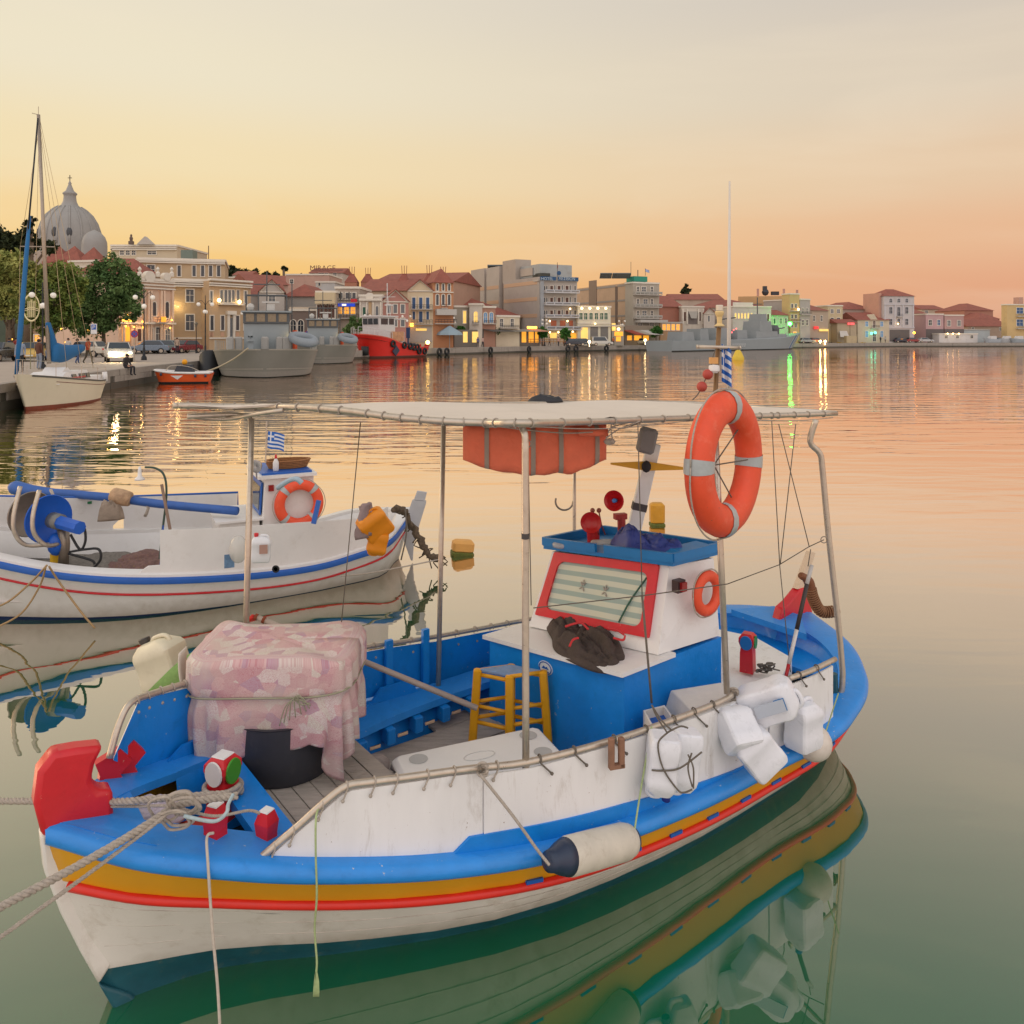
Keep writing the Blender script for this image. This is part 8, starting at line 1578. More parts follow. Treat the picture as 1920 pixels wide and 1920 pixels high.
# shops below the red roof
building('long red hipped roof behind the shuttered shop houses', (852, 152), (975, 162), 590, 16, 'b09c84', 'hip', 4.0)
t, f = building('green grey house with tall framed windows', (851, 138), (880, 139), 576, 8, '8f897c', wins=[((871,), 583, 606, 2.8, 'p')]); t, f = building('white bay house with an arched window and small balcony', (880, 138), (904, 138), 572, 8, 'c6bfb4', wins=[((892,), 584, 604, 3.6, 'p', True)]); balcony(f, t, 886, 898, 608, 602, .6)
t, f = building('terracotta house with paired sky blue shutters', (904, 139), (929, 140), 577, 8, 'a0705c', wins=[((910, 921), 586, 605, 3.2, 's', True)]); balcony(f, t, 905, 929, 608, 601, .7); t, f = building('cream two window house at the end of the shop row', (930, 141), (974, 144), 594, 8, 'cbbda2', wins=[((940, 960), 598, 612, 2.8, 'd')]); balcony(f, t, 935, 970, 616, 610, .6)
t, f = building('row of cafes with dark awnings and lit doorways below the shop houses', (852, 134), (1012, 150), 618, 5, '5c5650', cornice=None, name='cafe_row', cat='cafes')
for x0, x1, st in ((868, 876, LITW2), (885, 899, LITW2), (978, 986, LITW), (991, 1000, LITW), (1003, 1009, LITW)): fbox(f, t, x0, x1, 622, 642, .02, .08, 'lit_doorway', st)
for x0, x1, c in ((905, 945, 'awning_dark'), (946, 984, 'awning_grey'), (985, 1012, 'awning_rose')): m = MB(); a, b_ = f.P(x0, 618), f.P(x1, 618); m.slab([a, b_, f.P(x1, 622) + f.n * 2.4, f.P(x0, 622) + f.n * 2.4], [p + Vector((0, 0, .1)) for p in (a, b_, f.P(x1, 622) + f.n * 2.4, f.P(x0, 622) + f.n * 2.4)]); m.obj('awning', mat(c, {'awning_dark': '5a5652', 'awning_grey': '8c867c', 'awning_rose': 'b8846c'}[c], .8), t)
fbox(f, t, 986, 1003, 612, 616, .3, .5, 'amber_sign', LAMPY)
m = MB(); c = PD(843, 620, 128); m.lathe([(2.1, -.7), (1.9, -.3), (.1, .8)], M=Matrix.Translation(c), n=8); m.tube([c - Vector((0, 0, 3)), c], .05, 5); tag(m.obj('parasol', mat('parasol_blue', '8fa2ac', .7)), 'pale blue cafe parasol right of the clipped tree', 'parasol')
# ---- hotel with its long side wall
t, f = building('grey and white hotel with four tiers of panelled balconies and a blue roof sign', (1011, 156), (1082, 159), 527, 3, 'a59c94', name='hotel', cat='hotel', cornice=TRIMG)
sw = Fac((883, 184), (1010, 156.5)); m = MB(); zt3 = sw.Z(1009, 520); q = [sw.A, sw.B, sw.B + Vector((6, 9, 0)), sw.A + Vector((14, 9, 0))]
for x0, x1, yt, dcol in ((883, 908, 505, 'a69c92'), (912, 936, 501, 'a8a096'), (944, 1010, 499, 'a39a92')):
    aa, bb = sw.P(x0, 640), sw.P(x1, 640); zt_ = sw.Z((x0 + x1) / 2, yt) if x0 < 940 else sw.Z(1009, 519); m = MB(); q = [aa, bb, bb + f.d * 6.5, aa + f.d * 6.5]; m.slab([Vector((p.x, p.y, QZ)) for p in q], [Vector((p.x, p.y, zt_)) for p in q]); m.obj('side_wall', wall(dcol), t)
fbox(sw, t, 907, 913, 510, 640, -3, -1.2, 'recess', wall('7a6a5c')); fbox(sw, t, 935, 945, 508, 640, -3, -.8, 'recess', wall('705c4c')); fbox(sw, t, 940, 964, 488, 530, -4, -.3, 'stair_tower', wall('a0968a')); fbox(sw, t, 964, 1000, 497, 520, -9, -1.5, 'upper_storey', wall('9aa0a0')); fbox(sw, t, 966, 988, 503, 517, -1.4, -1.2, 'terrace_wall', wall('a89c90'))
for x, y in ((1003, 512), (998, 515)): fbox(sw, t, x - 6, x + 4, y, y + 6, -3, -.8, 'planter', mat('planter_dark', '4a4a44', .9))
for x0, x1, sl in ((883, 908, 0), (913, 935, 0), (945, 1010, 0)):
    for zz in (6.6, 9.9, 13.1):
        aa, bb = sw.P(x0, 600), sw.P(x1, 600); m = MB(); m.prism([Vector((aa.x, aa.y, zz)), Vector((bb.x, bb.y, zz)), Vector((bb.x, bb.y, zz + .75)), Vector((aa.x, aa.y, zz + .75))], sw.n * .05); m.obj('peach_band', mat('band_peach', 'c4a488', .8), t)
m = MB(); c = sw.P(905, 500) - sw.n * 4; m.box(tuple(c), (5, 2.5, .2), M=Matrix.Rotation(R(-20), 4, 'X')); m.box(tuple(c + Vector((3.4, 0, .4))), (4, 2.5, .2), M=Matrix.Rotation(R(-25), 4, 'X')); m.box(tuple(c - Vector((0, 0, .8))), (4.5, 1.5, .8)); m.obj('solar_panels', mat('panel_grey', '6c7476', .4), t)
for yf, yr_ in ((550, 544), (573, 567), (596, 590), (619, 612)):
    balcony(f, t, 1019 if yf < 610 else 1021, 1081 if yf < 610 else 1086, yf, yr_, 1.3, slab=mat('balcony_white', 'c9c9cc', .6), solid=(4, mat('balcony_glass', '7a7c82', .4)))
for y0, y1 in ((536, 544), (558, 567), (582, 590)):
    for x in (1034, 1048, 1063): window(f, t, x, y0, y1, 2.6, 'w', mull=False, tw=.08); window(f, t, x + 6, y0 - 1, y1, 1.4, 'g', mull=False, tw=.06)
    for x in (1021, 1025, 1078): window(f, t, x, y0, y1, 1.3, 'd', mull=False, tw=.05)
for x0, x1 in ((1033, 1043), (1050, 1060), (1067, 1074)): fbox(f, t, x0, x1, 601, 611, .02, .1, 'lit_window', mat('lit_rust', 'a0583c', .6, em=.15))
fbox(f, t, 1012, 1018, 527, 642, 0, .5, 'corner_pier', wall('8c9298')); fbox(f, t, 1020, 1085, 621, 642, -.3, .05, 'ground_floor', wall('b8a890')); fbox(f, t, 1031, 1043, 624, 634, .06, .14, 'lit_window', LITW2); fbox(f, t, 1070, 1080, 625, 640, .06, .14, 'lit_window', LITW)
sb_ = mat('sign_navy', '1f4e78', .5); fbox(f, t, 1011, 1040, 519, 526, .5, .65, 'sign_board', sb_); fbox(f, t, 1044, 1082, 520, 527, .5, .65, 'sign_board', sb_); SL = mat('sign_pale', 'b8c4cc', .5)
for s_, x, w in (('HOTEL', 1026, 0), ('ΛΕΣΒΙΟΝ', 1063, 0)): text3(s_, f.P(x, 523, .70), f.d, ZA, .82, SL, t)
c = f.P(1048, 512, .2); M = Matrix((f.d, ZA, f.n)).transposed().to_4x4(); M.translation = c; m = MB(M); m.lathe([(.42, -.1), (.42, .1)], n=16); m.obj('round_sign', sb_, t); m = MB(); m.tube([f.P(1048, 519, .2), f.P(1048, 516, .2)], .05, 5); m.tube([f.P(1045, 519, -1), f.P(1045, 492, -1)], .05, 5); m.obj('flagstaff', SHW, t); m = MB(); m.prism([f.P(1045, 493, -1), f.P(1046.5, 500, -1), f.P(1045, 506, -1)], (0, .05, 0)); m.obj('furled_flag', mat('flag_red', 'a05040', .8), t)
for x, y in ((1031, 602), (1064, 602), (1069, 579), (1031, 623), (1047, 623), (1058, 622), (1074, 622)): glow(f.P(x, y, .9), 14, (1, .85, .55), .15, .17, t, LAMP)
# ---- lit white shop building
t, f = building('small white building floodlit along its parapet with shuttered garages below', (1083, 158), (1145, 160), 576, 9, 'd0cab4', wins=[((1089, 1098, 1108, 1118, 1128, 1136), 587, 599, 3, 'v')], name='shop', cat='building', cornice=TRIM); bands_(f, t, 1083, 1145, (606,), h=2, out=.2); bands_(f, t, 1083, 1145, (612,), h=1.4, out=.3, m=TRIMG)
for x in (1091, 1106, 1121, 1136): glow(f.P(x, 578, 1.5), 150, (1, .88, .55), .2, .24, t)
for x0, x1 in ((1107, 1121), (1126, 1140)): fbox(f, t, x0, x1, 613, 636, .02, .08, 'roller_shutter', mat('shutter_grey', '74706c', .6, var=.1, stretch=(1, 1, 30)))
fbox(f, t, 1089, 1102, 614, 636, .02, .08, 'lit_doorway', LITW2); glow(f.P(1116, 607, .8), 20, (1, .9, .6), .15, .15, t)
# ---- peach apartment block
t, f = building('tall grey fronted apartment block with long balconies and an awning', (1187, 172), (1236, 175), 531, 3, 'a0988a', name='apartment_block', cat='apartments', wins=[((1196, 1222), 538, 549, 2.2, 'd'), ((1207,), 538, 549, 4, 'g'), ((1196, 1222), 561, 572, 2.2, 'd'), ((1210,), 561, 572, 4, 'g'), ((1196, 1222), 583, 594, 2.2, 'd'), ((1208,), 583, 594, 4, 'g'), ((1200, 1222), 606, 613, 4, 'd')])
for yf in (554, 577, 598): balcony(f, t, 1187, 1236, yf, yf - 7, 1.1, m=mat('rail_grey', '8c8a84', .6), solid=(6, mat('balcony_frost', '93928a', .5)))
fbox(f, t, 1190, 1241, 600, 605, 0, 2.2, 'awning', mat('awning_pale', 'b8b4ae')); sp_w = Fac((1082, 196), (1187, 172.5)); m = MB(); zt4 = f.Z(1190, 529); q = [sp_w.A, sp_w.B, sp_w.B + f.d * 5, sp_w.A + f.d * 5]; m.slab([Vector((p.x, p.y, QZ)) for p in q], [Vector((p.x, p.y, zt4)) for p in q]); m.obj('side_wall', wall('b8987a'), t)
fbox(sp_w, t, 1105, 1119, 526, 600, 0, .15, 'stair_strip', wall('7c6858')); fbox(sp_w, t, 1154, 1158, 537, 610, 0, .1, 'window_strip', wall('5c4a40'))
for zz in (7.2, 10.6, 13.9):
    for x0, x1 in ((1082, 1105), (1119, 1154), (1158, 1187)): aa, bb = sp_w.P(x0, 600), sp_w.P(x1, 600); m = MB(); m.prism([Vector((aa.x, aa.y, zz)), Vector((bb.x, bb.y, zz)), Vector((bb.x, bb.y, zz + .4)), Vector((aa.x, aa.y, zz + .4))], sp_w.n * .08); m.obj('grey_band', wall('8c8680'), t)
fbox(f, t, 1199, 1224, 517, 527, -5, -2, 'green_plant_room', mat('plant_green', '2e8c78', .7)); m = MB(); c = f.P(1165, 517, -4); m.box(tuple(c), (4, 2, .15), M=Matrix.Rotation(R(-30), 4, 'X')); m.box(tuple(c + Vector((-3.4, 0, 0))), (2.6, 2, .15), M=Matrix.Rotation(R(-30), 4, 'X')); m.obj('solar_panels', mat('panel_grey', '6c7476'), t)
m = MB(); m.tube([f.P(1210, 517, -3), f.P(1210, 503, -3)], .05, 5); m.tube([f.P(1183, 526, -5), f.P(1183, 491, -5)], .05, 5); m.tube([f.P(1196, 526, -5), f.P(1196, 506, -5)], .09, 5); m.obj('roof_masts', RAILM, t)
flag('roof_flag', f.P(1210, 509.5, -3), (.9, 0, -.25), (0, 0, .6), .06, 'tiny striped flag on the apartment block roof', 'flag')
t, f = building('lit glass kiosk between the garages and the red awning', (1147, 160), (1170, 160), 612, 5, '8c8478', cornice=TRIMG); fbox(f, t, 1147, 1154, 606, 620, 0, .1, 'lit_panel', LITW2); fbox(f, t, 1152, 1168, 622, 630, 0, .1, 'lit_panel', LITW); fbox(f, t, 1155, 1164, 631, 640, 0, .1, 'lit_panel', LITW); glow(f.P(1160, 617, .6), 30, (1, .95, .8), .2, .28, t)
t, f = building('dim cafe terrace with red and white awnings and lit windows', (1172, 164), (1236, 172), 610, 4, '7a6c5c', cornice=None, name='cafe_row', cat='cafes')
for x0, x1, c in ((1169, 1186, 'awning_red'), (1184, 1200, 'awning_stone'), (1198, 1218, 'awning_white')): m = MB(); q = [f.P(x0, 620), f.P(x1, 620), f.P(x1 + 4, 628) + f.n * 3, f.P(x0 + 3, 628) + f.n * 3]; m.slab(q, [p + Vector((0, 0, .12)) for p in q]); m.obj('awning', mat(c, {'awning_red': '96402c', 'awning_stone': 'a09484', 'awning_white': 'c6c0b8'}[c], .8), t)
for x0, x1 in ((1176, 1184), (1189, 1202), (1206, 1216)): fbox(f, t, x0, x1, 629, 638, 0, .08, 'lit_window', LITW)
building('lit restaurant with amber windows behind the warship\'s stern', (1238, 180), (1280, 182), 606, 6, 'a8825c', wins=[((1245, 1253, 1262, 1271), 608, 619, 3, 'l')], cornice=TRIMG)
# ---- right hand stretch
building('red brick house with a tiled gable right of the apartments', (1238, 190), (1280, 192), 575, 14, '9c5c48', 'side', 3.0)
t, f = building('white loggia house with brown shutters and a hanging sun blind', (1278, 190), (1320, 191), 576, 10, 'c9bfb0', wins=[((1284, 1312), 585, 602, 2, 'w')], cornice=TRIM); fbox(f, t, 1290, 1307, 584, 608, -.2, .05, 'loggia_recess', wall('6c6460')); m = MB(); q = [f.P(1291, 584, .1), f.P(1308, 584, .1), f.P(1306, 597, 1.2), f.P(1296, 597, 1.2)]; m.slab(q, [p + f.n * .06 for p in q]); m.obj('sun_blind', mat('blind_grey', 'a09a90', .8), t)
for x in (1280, 1288, 1309, 1318): fbox(f, t, x - 1.3, x + 1.3, 579, 608, 0, .3, 'pilaster', TRIM)
building('narrow white house with a pointed pediment', (1320, 190), (1340, 190), 588, 8, 'c2b8ac', 'gable', 1.4, wins=[((1329,), 592, 603, 1.6, 'g')])
building('long low red roof with a white gable end on the skyline', (1262, 214), (1356, 214), 562, 14, 'b4a490', 'side', 1.9); building('broad red hipped roof behind the white arcade house', (1304, 204), (1448, 206), 577, 16, 'a8988a', 'hip', 2.4)
t, f = building('white arcade house with a lit row of arched windows', (1374, 197), (1446, 199), 576, 10, 'beb6ae', wins=[((1379, 1385, 1391, 1397, 1403, 1409), 587, 597, 1.5, 'p', True), ((1417, 1428, 1440), 589, 602, 1.7, 'w')], cornice=TRIM); bands_(f, t, 1374, 1412, (571,), h=8, out=.05, m=TRIM)
t, f = building('mustard plain block with chimneys and a roof tank', (1384, 222), (1480, 218), 556, 14, 'c09660', cornice=None); 
for x, y0 in ((1421, 541), (1470, 541), (1495, 543)): fbox(f, t, x - 2.2, x + 2.2, y0, 556, -2, -1, 'chimney', wall('b48474'))
m = MB(); m.sph(f.P(1435, 548, -2), 1.0, 8); m.box(tuple(f.P(1434, 540, -2)), (1, 1, 1)); m.box(tuple(f.P(1453, 550, -2)), (2, 1, 1)); m.obj('roof_tank', RAILM, t)
t, f = building('yellow four storey house with balcony under a white lamp', (1480, 205), (1499, 206), 552, 3, 'bfa468', wins=[((1485, 1492), 570, 577, 1.6, 'd'), ((1485, 1492), 590, 597, 1.6, 'd'), ((1485, 1492), 606, 614, 1.6, 'g'), ((1490,), 622, 636, 3, 'l')]); balcony(f, t, 1480, 1499, 584, 578, .8); balcony(f, t, 1480, 1499, 604, 599, .8); glow(f.P(1497, 580, .8), 80, (1, .95, .85), .2, .3, t)
t, f = building('mint green house with a small red roof under the green light', (1446, 200), (1478, 202), 591, 9, 'a2b49c', 'side', 1.5, wins=[((1452, 1464, 1473), 597, 607, 1.8, 'v')])
t, f = building('narrow grey house with iron balconies', (1500, 206), (1519, 208), 562, 12, 'a09a94', wins=[((1505, 1513), 578, 588, 1.6, 'g'), ((1505, 1513), 600, 610, 1.8, 'd')]); balcony(f, t, 1500, 1519, 591, 585, .6)
t, f = building('beige house with lit red sign on the ground floor', (1519, 212), (1553, 216), 582, 12, 'a4927e', 'side', 1.8, wins=[((1526, 1540), 592, 602, 1.8, 'd')]); fbox(f, t, 1524, 1532, 612, 617, .3, .5, 'red_sign', mat('sign_red_lit', 'd03030', .5, em=1.2)); fbox(f, t, 1534, 1550, 617, 621, .3, .5, 'lit_sign', LITW2)
t, f = building('cream two window house with a red roof behind', (1552, 224), (1580, 225), 574, 12, 'bdae88', wins=[((1560, 1572), 580, 587, 2.6, 'g'), ((1560, 1572), 596, 610, 2.8, 'd')], cornice=TRIM); fbox(f, t, 1541, 1552, 618, 640, .2, .4, 'lit_doorway', LITW2)
building('grey gabled side house with broad red roofs behind the cream house', (1580, 232), (1640, 234), 580, 16, 'aa9c90', 'hip', 2.4)
t, f = building('cream house with pale blue shutters and a central gable', (1608, 224), (1667, 226), 600, 10, 'beb096', 'side', 2.3, wins=[((1625, 1653), 603, 612, 2.6, 's'), ((1625, 1653), 621, 632, 2.6, 's'), ((1639,), 602, 615, 2.2, 'w'), ((1639,), 624, 640, 3, 'd')]); m = MB(); m.prism([f.P(1632, 600, .05), f.P(1646, 600, .05), f.P(1639, 589, .05)], -f.n * 3); m.obj('dormer_gable', wall('beb096'), t); balcony(f, t, 1632, 1647, 616, 610, .7)
glow(f.P(1634, 625, 1), 30, (.2, 1, .75), .2, .28, t, mat('glow_teal', '40f0c0', .5, em=9)); glow(f.P(1641, 624, 1), 30, (.2, 1, .75), .2, .3, t, mat('glow_teal', '40f0c0'))
t, f = building('small stall house with a pink lit sign and sloping awning', (1570, 221), (1606, 222), 606, 6, 'a49478', 'side', 1.2); fbox(f, t, 1588, 1600, 605, 609, .3, .5, 'pink_sign', mat('sign_pink_lit', 'f05a5a', .5, em=1.2)); m = MB(); q = [f.P(1574, 621), f.P(1588, 621), f.P(1584, 632) + f.n * 2, f.P(1568, 632) + f.n * 2]; m.slab(q, [p + Vector((0, 0, .1)) for p in q]); m.obj('awning', mat('awning_white', 'c6c0b8'), t)
t, f = building('tall grey white mansion with a red pyramid roof and arched top windows', (1657, 226), (1714, 228), 555, 8, 'b9b2b2', 'hip', 2.2, wins=[((1670, 1685, 1700), 560, 567, 2.6, 'd', True), ((1670, 1700), 576, 588, 2.8, 'd'), ((1685,), 576, 592, 2.8, 'd'), ((1670, 1700), 598, 609, 2.8, 'd'), ((1685,), 598, 609, 2.4, 'd')], name='mansion', trim=mat('trim_lilac', 'c4c0c4', .7)); bands_(f, t, 1657, 1714, (571, 614), h=1.6, out=.25, m=mat('trim_lilac', 'c4c0c4')); balcony(f, t, 1680, 1690, 595, 589, .8); fbox(f, t, 1668, 1705, 618, 640, .02, .08, 'dark_shop_front', wall('504a48'))
for x in (1659, 1677.5, 1692.5, 1712): fbox(f, t, x - 1, x + 1, 572, 613, 0, .18, 'pilaster', mat('trim_lilac', 'c4c0c4'))
fbox(f, t, 1652, 1657, 549, 600, -8, -1, 'brick_flank', wall('b88470')); glow(f.P(1684, 607, 1), 30, (1, .95, .85), .15, .22, t); glow(PD(1714, 624, 222), 60, (1, .6, .15), .2, .32, t, mat('glow_orange', 'ffb030', .5, em=14, emc='ff9a20'))
t, f = building('pink and white two window house over a dark arcade', (1736, 232), (1769, 233), 590, 10, 'b08a8c', wins=[((1744,), 600, 610, 3, 'd'), ((1760,), 600, 610, 2.6, 'b')], cornice=TRIM); fbox(f, t, 1736, 1769, 617, 640, .02, .1, 'dark_arcade', wall('4c4444')); t, f = building('mauve and white house with pale window surrounds', (1771, 233), (1807, 234), 592, 10, 'a8807c', wins=[((1779, 1798), 601, 611, 3, 'g')], cornice=TRIM); fbox(f, t, 1771, 1807, 617, 640, .02, .1, 'dark_arcade', wall('4c4444'))
building('pinkish flank house right of the mansion', (1716, 240), (1737, 241), 588, 10, 'a88470', 'side', 1.5); building('cream upper house on the slope behind the pink house', (1728, 290), (1772, 292), 580, 12, 'b4a088', 'side', 1.8, wins=[((1737,), 582, 588, 2.5, 'g')])
building('brick red broad house on the slope', (1808, 268), (1862, 270), 582, 14, '9c6450', 'hip', 2.6); building('second brick red house stepping down to the right', (1835, 260), (1874, 262), 598, 12, '98604e', 'hip', 2.2, wins=[((1850,), 602, 607, 2, 'd')]); building('low red roofed house left of the yellow block', (1815, 246), (1890, 248), 612, 10, 'a48c78', 'side', 2.4, wins=[((1824, 1876), 614, 620, 2.2, 'd')])
t, f = building('pale blue flat roofed boat shed behind the white kiosk', (1804, 236), (1856, 236), 619, 8, 'a9b4b8', cornice=TRIMG); t, f = building('long low white harbour kiosk with three small windows', (1761, 229), (1833, 230), 627, 5, 'c9c6c4', wins=[((1774, 1795, 1822), 629, 634, 2.4, 'd')], cornice=TRIM)
for x in (1777, 1787, 1798): glow(f.P(x, 625.5, .6), 14, (1, .95, .7), .15, .2, t)
t, f = building('yellow three storey house at the right edge with blue balconies', (1888, 232), (1940, 234), 572, 2, 'c4a468', wins=[((1912,), 577, 588, 6, 'b'), ((1912,), 599, 611, 6, 'b')], cornice=TRIM, trim=TRIM); balcony(f, t, 1905, 1935, 594, 588, .8); balcony(f, t, 1905, 1935, 617, 611, .8, m=SHB); fbox(f, t, 1916, 1924, 557, 572, -3, -1, 'chimney', wall('b08474'))
# ---- lights and things along the far quay
gt_ = thing('navigation_light', 'bright green harbour light on a post near the mint house', 'harbour light', cz(1481, 196, QZ)); m = MB(); m.tube([cz(1481, 196, QZ), PD(1481, 608, 196)], .08, 6); m.obj('post', IRON, gt_)
GL = mat('glow_green', '30ff40', .5, em=40, emc='28ff30'); m = MB(); m.sph(PD(1481, 607, 196), .5, 10); m.obj('green_lamp', GL, gt_, smooth=True); m = MB(); m.sph(PD(1476, 631, 196), .35, 10); m.obj('green_lamp', GL, gt_, smooth=True)
l = bpy.data.lights.new('green_light', 'POINT'); o = bpy.data.objects.new('green_light', l); COL.objects.link(o); l.energy = 220; l.color = (.1, 1, .15); l.shadow_soft_size = .5; o.location = PD(1481, 607, 195)
for k, (px, py, D, e, c) in enumerate(((802, 642, 121, 12, 'ffd86a'), (1210, 638, 165, 10, 'fff0b0'), (1538, 640, 205, 22, 'ffe890'), (1547, 640, 205, 22, 'ffd080'), (1105, 641, 152, 6, 'ffe0b0'))):
    m = MB(); m.sph(PD(px, py, D), .3, 8); m.tube([PD(px, py, D) - Vector((0, 0, .9)), PD(px, py, D)], .05, 4); tag(m.obj('quay_lamp', mat('glow_%d' % k, c, .5, em=e), None, smooth=True), 'small bright quayside lamp, %s' % ('at the tug\'s stern', 'at the warship\'s stern', 'left of a pair under the beige house', 'right of a pair under the beige house', 'below the white shop building')[k], 'lamp')
for k, (px, D, c, rz, lab) in enumerate(((963, 148, '2c3440', 5, 'dark car parked left of the hotel'), (1078, 153, '26303c', 12, 'navy car in front of the hotel entrance'), (1095, 155, '2a2e3a', 15, 'dark car below the floodlit white building'), (1690, 226, '242c3c', 0, 'dark estate car in front of the mansion'), (1712, 226, '8c2c2c', 4, 'red car under the orange street light'), (1735, 226, 'b8b8b8', -3, 'white saloon car in front of the pink house'), (1200, 168, 'a8a49c', 20, 'pale car by the red awning'), (1512, 206, '9a9a9c', 10, 'silver car right of the green light'), (1530, 207, '7c2a2a', 12, 'red car beside the paired quay lamps'), (1872, 232, '3c4450', 4, 'dark van like car near the yellow house'))):
    car(lab, cz(px, D), rz, c)
car('small white van in front of the roller shutters', cz(1128, 154), 8, 'c8c4bc', van=True)
for k, (px, D, top, lab) in enumerate(((896, 136, '5a5c8c', 'person in blue outside the lit shop door'), (905, 136, 'c0a49a', 'person in a pale top outside the lit shop door'), (1047, 150, 'c09088', 'person in pink on the hotel terrace'), (1030, 151, 'a8a4a0', 'person in grey on the hotel terrace'), (1651, 224, '2c3440', 'person in dark clothes left of the mansion'), (1660, 224, 'b8b4b0', 'person in a white top left of the mansion'), (1150, 156, 'b4643c', 'person in orange beside the white van'), (835, 130, 'a03038', 'person in red beside the parasol'))):
    person(lab, cz(px, D), 30 * k, 'walk' if k % 2 else 'stand', top, '2c2c34')
tr3 = thing('terrace_railing', 'orange brown railing round the hotel\'s quayside terrace', 'railing', cz(1020, 148)); FT = Fac((983, 147), (1056, 152)); m = MB()
for y in (636, 640): m.tube([FT.P(983, y), FT.P(1056, y)], .05, 4)
for k in range(13): x = 983 + 73 * k / 12; m.tube([FT.P(x, 636), FT.P(x, 645)], .04, 4)
m.obj('rails', mat('rail_orange', 'b07a44', .6), tr3)
for k, px in enumerate((824, 838, 920, 992, 1065, 1080, 1137)):
    fq = Fac((790, 119.2), (1000, 146.2)) if px < 1000 else Fac((1000, 146.2), (1200, 162.8)); p = fq.P(px, 640, .35); p.z = .55; m = MB(frame(p, fq.d) @ Matrix.Rotation(R(90), 4, 'X')); m.torus(Matrix(), .42, .2, 14, 7)
    tag(m.obj('tyre_fender', BLACK, smooth=True), 'black tyre fender on the far quay wall, %s' % ('leftmost, by the tug\'s stern', 'second from the tug\'s stern', 'below the terracotta house', 'below the cafe row\'s end', 'left of the pair below the hotel', 'right of the pair below the hotel', 'nearest the warship')[k], 'tyre', 'tyre fenders on the far quay')
# ---- long grey warship
HW = Hull((67.5, 188.5), 221, 52, [.2, 1.6, 2.6, 3.3, 3.6, 3.6, 3.6, 3.6, 3.5, 3.4, 3.3], [3.7, 2.5, 2.2, 2.1, 2.0], [.1, .9, 1.8, 2.8, 3.3, 3.3, 3.3, 3.3, 3.2, 3.1, 3.0], [(-.4, 4), (0, 3.2), (2, 1.2), (4, -.3)])
ws = thing('warship', 'long light grey warship with blue and white bow stripes moored at the far quay', 'warship', tuple(HW.W(26, 0, 0)), R(221)); WG = mat('warship_grey', '8f969a', .6, var=.06, scale=.3, dirt=.2, dcol='7a7c7c'); WG2 = mat('warship_house', '8a9092', .6, var=.1, scale=.5)
hull_mesh(HW, lambda x: [(HW.G(x), 0), (HW.G(x) * .5, 0), (.15, 0), (.14, 1), (0, 1), (-.3, 1)], [WG, BLACK], ws); m = MB(); m.poly([HW.pt(1, 1, z) for z in (HW.G(1), .8, 0)] + [HW.pt(1, -1, z) for z in (0, .8, HW.G(1))]); m.obj('transom', WG, ws); deckpoly(HW, -.01, 'deck', WG2, ws)
for u0, u1, hw, z0, z1 in ((13, 22, 2.6, 2, 4.0), (15, 20, 2.2, 4.02, 6.2), (16, 18.5, 1.6, 6.22, 7.8), (24, 28, 1.8, 2, 4.2), (31, 36, 2.0, 2, 4.6), (38, 41, 1.8, 2, 4.4), (43, 47, 1.9, 2, 3.8), (8.5, 12.5, 2.2, 2.2, 3.4)): lbox(HW, u0, u1, hw, z0, z1, 'superstructure', WG2, ws, (.3, .2), top=.92)
ND = mat('navy_dark', '55585a'); m = MB(); m.tube([HW.W(17.5, 0, 7.8), HW.W(17.5, 0, 11.5)], .12, 6); m.tube([HW.W(17.5, -1.2, 10), HW.W(17.5, 1.2, 10)], .08, 5); m.obj('mast', ND, ws); m = MB(); m.tube([HW.W(33, 0, 4.6), HW.W(33, 0, 6.3), HW.W(26, 0, 6.9)], .15, 6); m.obj('crane', ND, ws); m = MB(); m.lathe([(1.0, 0), (1.2, .8), (.8, 1.5), (.1, 1.8)], M=Matrix.Translation(HW.W(29.5, 0, 2.1)), n=12); m.obj('radome', ND, ws); m = MB(); m.lathe([(1.1, 0), (1.1, 1.2), (.7, 2)], M=Matrix.Translation(HW.W(10.5, 0, 3.4)), n=10); m.tube([HW.W(10.5, 0, 4.4), HW.W(6.2, 0, 4.9)], .12, 6); m.obj('gun', ND, ws)
for x, c in ((.085, 'd0d4d8'), (.10, '2c6ca8'), (.12, 'd0d4d8')):
    b = MB(); q = []
    w_ = .006 if c[0] == 'd' else .012
    rows = [[HW.pt(x + .035 * (1 - t) + d, -1, HW.G(x) * t) + (HW.W(0, -1, 0) - HW.W(0, 0, 0)) * .04 for d in (0, w_)] for t in np.linspace(.06, .98, 6)]; b.grid(rows); b.obj('bow_stripe', mat('stripe_' + c, c, .6), ws)
fw_ = [HW.pt(x, -1, 1.2) for x in (.48, .56)]; 
for zz in (1.25, .85): 
    for k in range(7): a = HW.pt(.62 - .014 * k, -1, zz) + (HW.W(0, -1, 0) - HW.W(0, 0, 0)) * .05; m = MB(frame(a, HW.W(-1, 0, 0) - HW.W(0, 0, 0))); m.box((0, 0, 0), (.45, .03, .26)); m.obj('hull_lettering', mat('letters_grey', 'b4b8ba', .6), ws)
m = MB(); [m.sph(HW.W(30 + dx, -2.2, 4.2 + dz), .12, 6) for dx, dz in ((0, 0), (1.2, .5), (-1, .3), (.6, -.5))]; m.obj('red_lamps', mat('glow_red', 'ff5050', .5, em=6), ws)
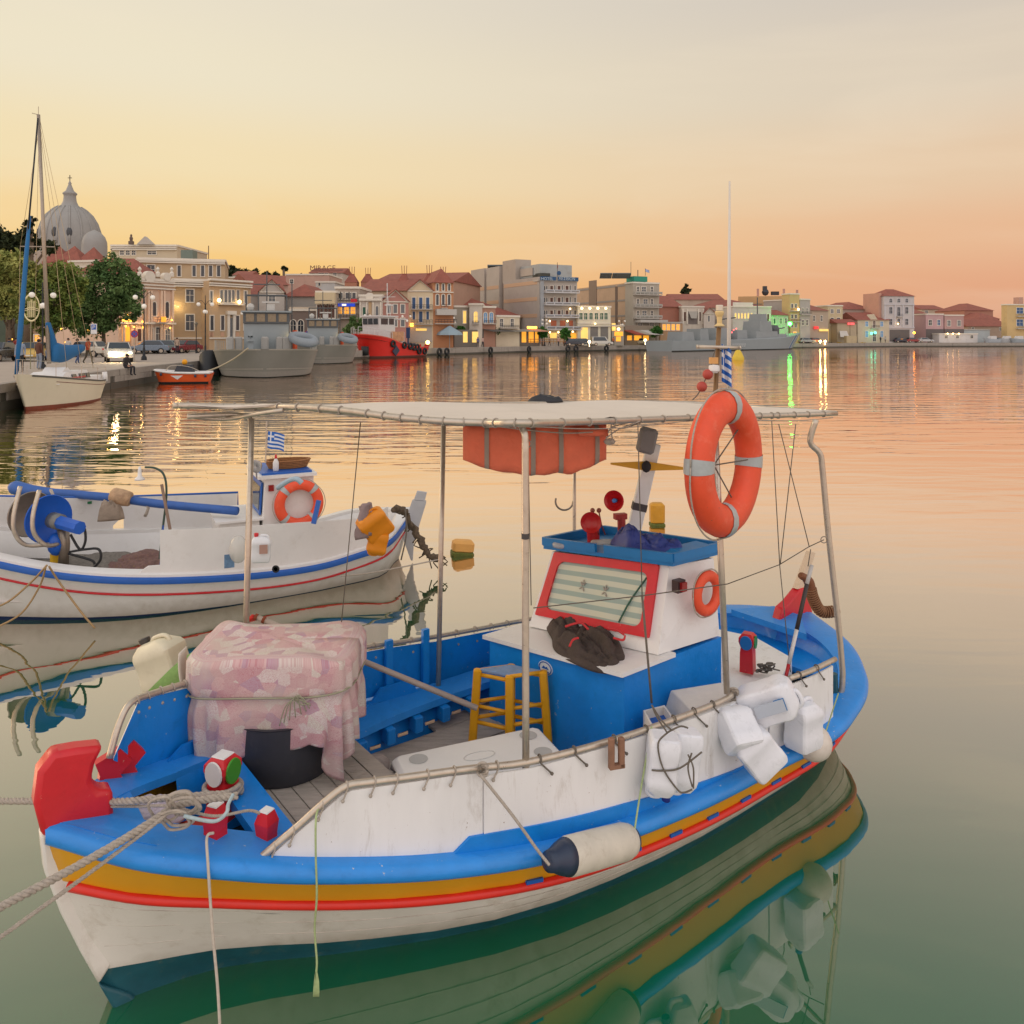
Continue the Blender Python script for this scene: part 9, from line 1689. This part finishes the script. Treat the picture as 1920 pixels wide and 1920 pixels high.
yb = thing('work_boat', 'yellow wooden work boat moored below the stall house', 'boat', cz(1590, 216, 0)); HY = Hull((float(PD(1570, 650, 216).x), 216), 3, 7.5, [.1, .7, 1.0, 1.2, 1.3, 1.3, 1.3, 1.2, 1.1, .9, .7], [1.4, .9, .8, .9, 1.3], [.05, .3, .6, .9, 1.0, 1.0, 1.0, .9, .7, .4, .2], [(-.4, .5), (0, .3), (1.4, -.2)]); hull_mesh(HY, lambda x: [(HY.G(x), 0), (.3, 0), (0, 0), (-.3, 0)], [mat('boat_yellow', 'b8923c', .6)], yb); lbox(HY, 2.2, 5, .8, .6, 3.0, 'cabin', wall('b09c78'), yb); m = MB(); m.tube([HY.W(3.5, 0, 3), HY.W(3.5, 0, 6.5)], .06, 5); m.obj('mast', IRON, yb)
m = MB(); m.lathe([(.9, 0), (1.0, .3), (.7, 1.0), (.1, 1.25)], M=Matrix.Translation(cz(1853, 229)), n=12); tag(m.obj('red_dome', mat('dome_red', '8c2c34', .6), smooth=True), 'dark red dome shaped cover near the right end of the quay', 'cover')
for k, (px, D, L_, c) in enumerate(((1858, 226, 8, 'a8b0b8'), (1885, 227, 9, 'b0b4b8'), (1908, 226, 8, '9ca4ac'))):
    HB = Hull((float(PD(px - 12, 640, D).x), D), 8, L_ * .6, [.1, .6, .9, 1.0, 1.05, 1.05, 1.05, 1.0, .95, .9, .8], [1.3, 1.1, 1.0, 1.0, 1.0], [.05, .3, .5, .7, .8, .8, .8, .8, .7, .6, .6], [(-.4, .5), (0, .3), (1.4, -.2)]); bb_ = thing('small_boat', 'small pale boat hauled out on the right end of the quay, %s' % ('left', 'middle', 'right')[k], 'boat', tuple(HB.W(2, 0, QZ))); ho = hull_mesh(HB, lambda x: [(HB.G(x), 0), (.4, 0), (0, 0), (-.3, 0)], [mat('boat_' + c, c, .5)], bb_); lb2 = lbox(HB, 1.2, 3.4, .6, .9, 1.9, 'cabin', TW, bb_, (.5, .1))
    for o in (ho, lb2): o.location.z += 1.05
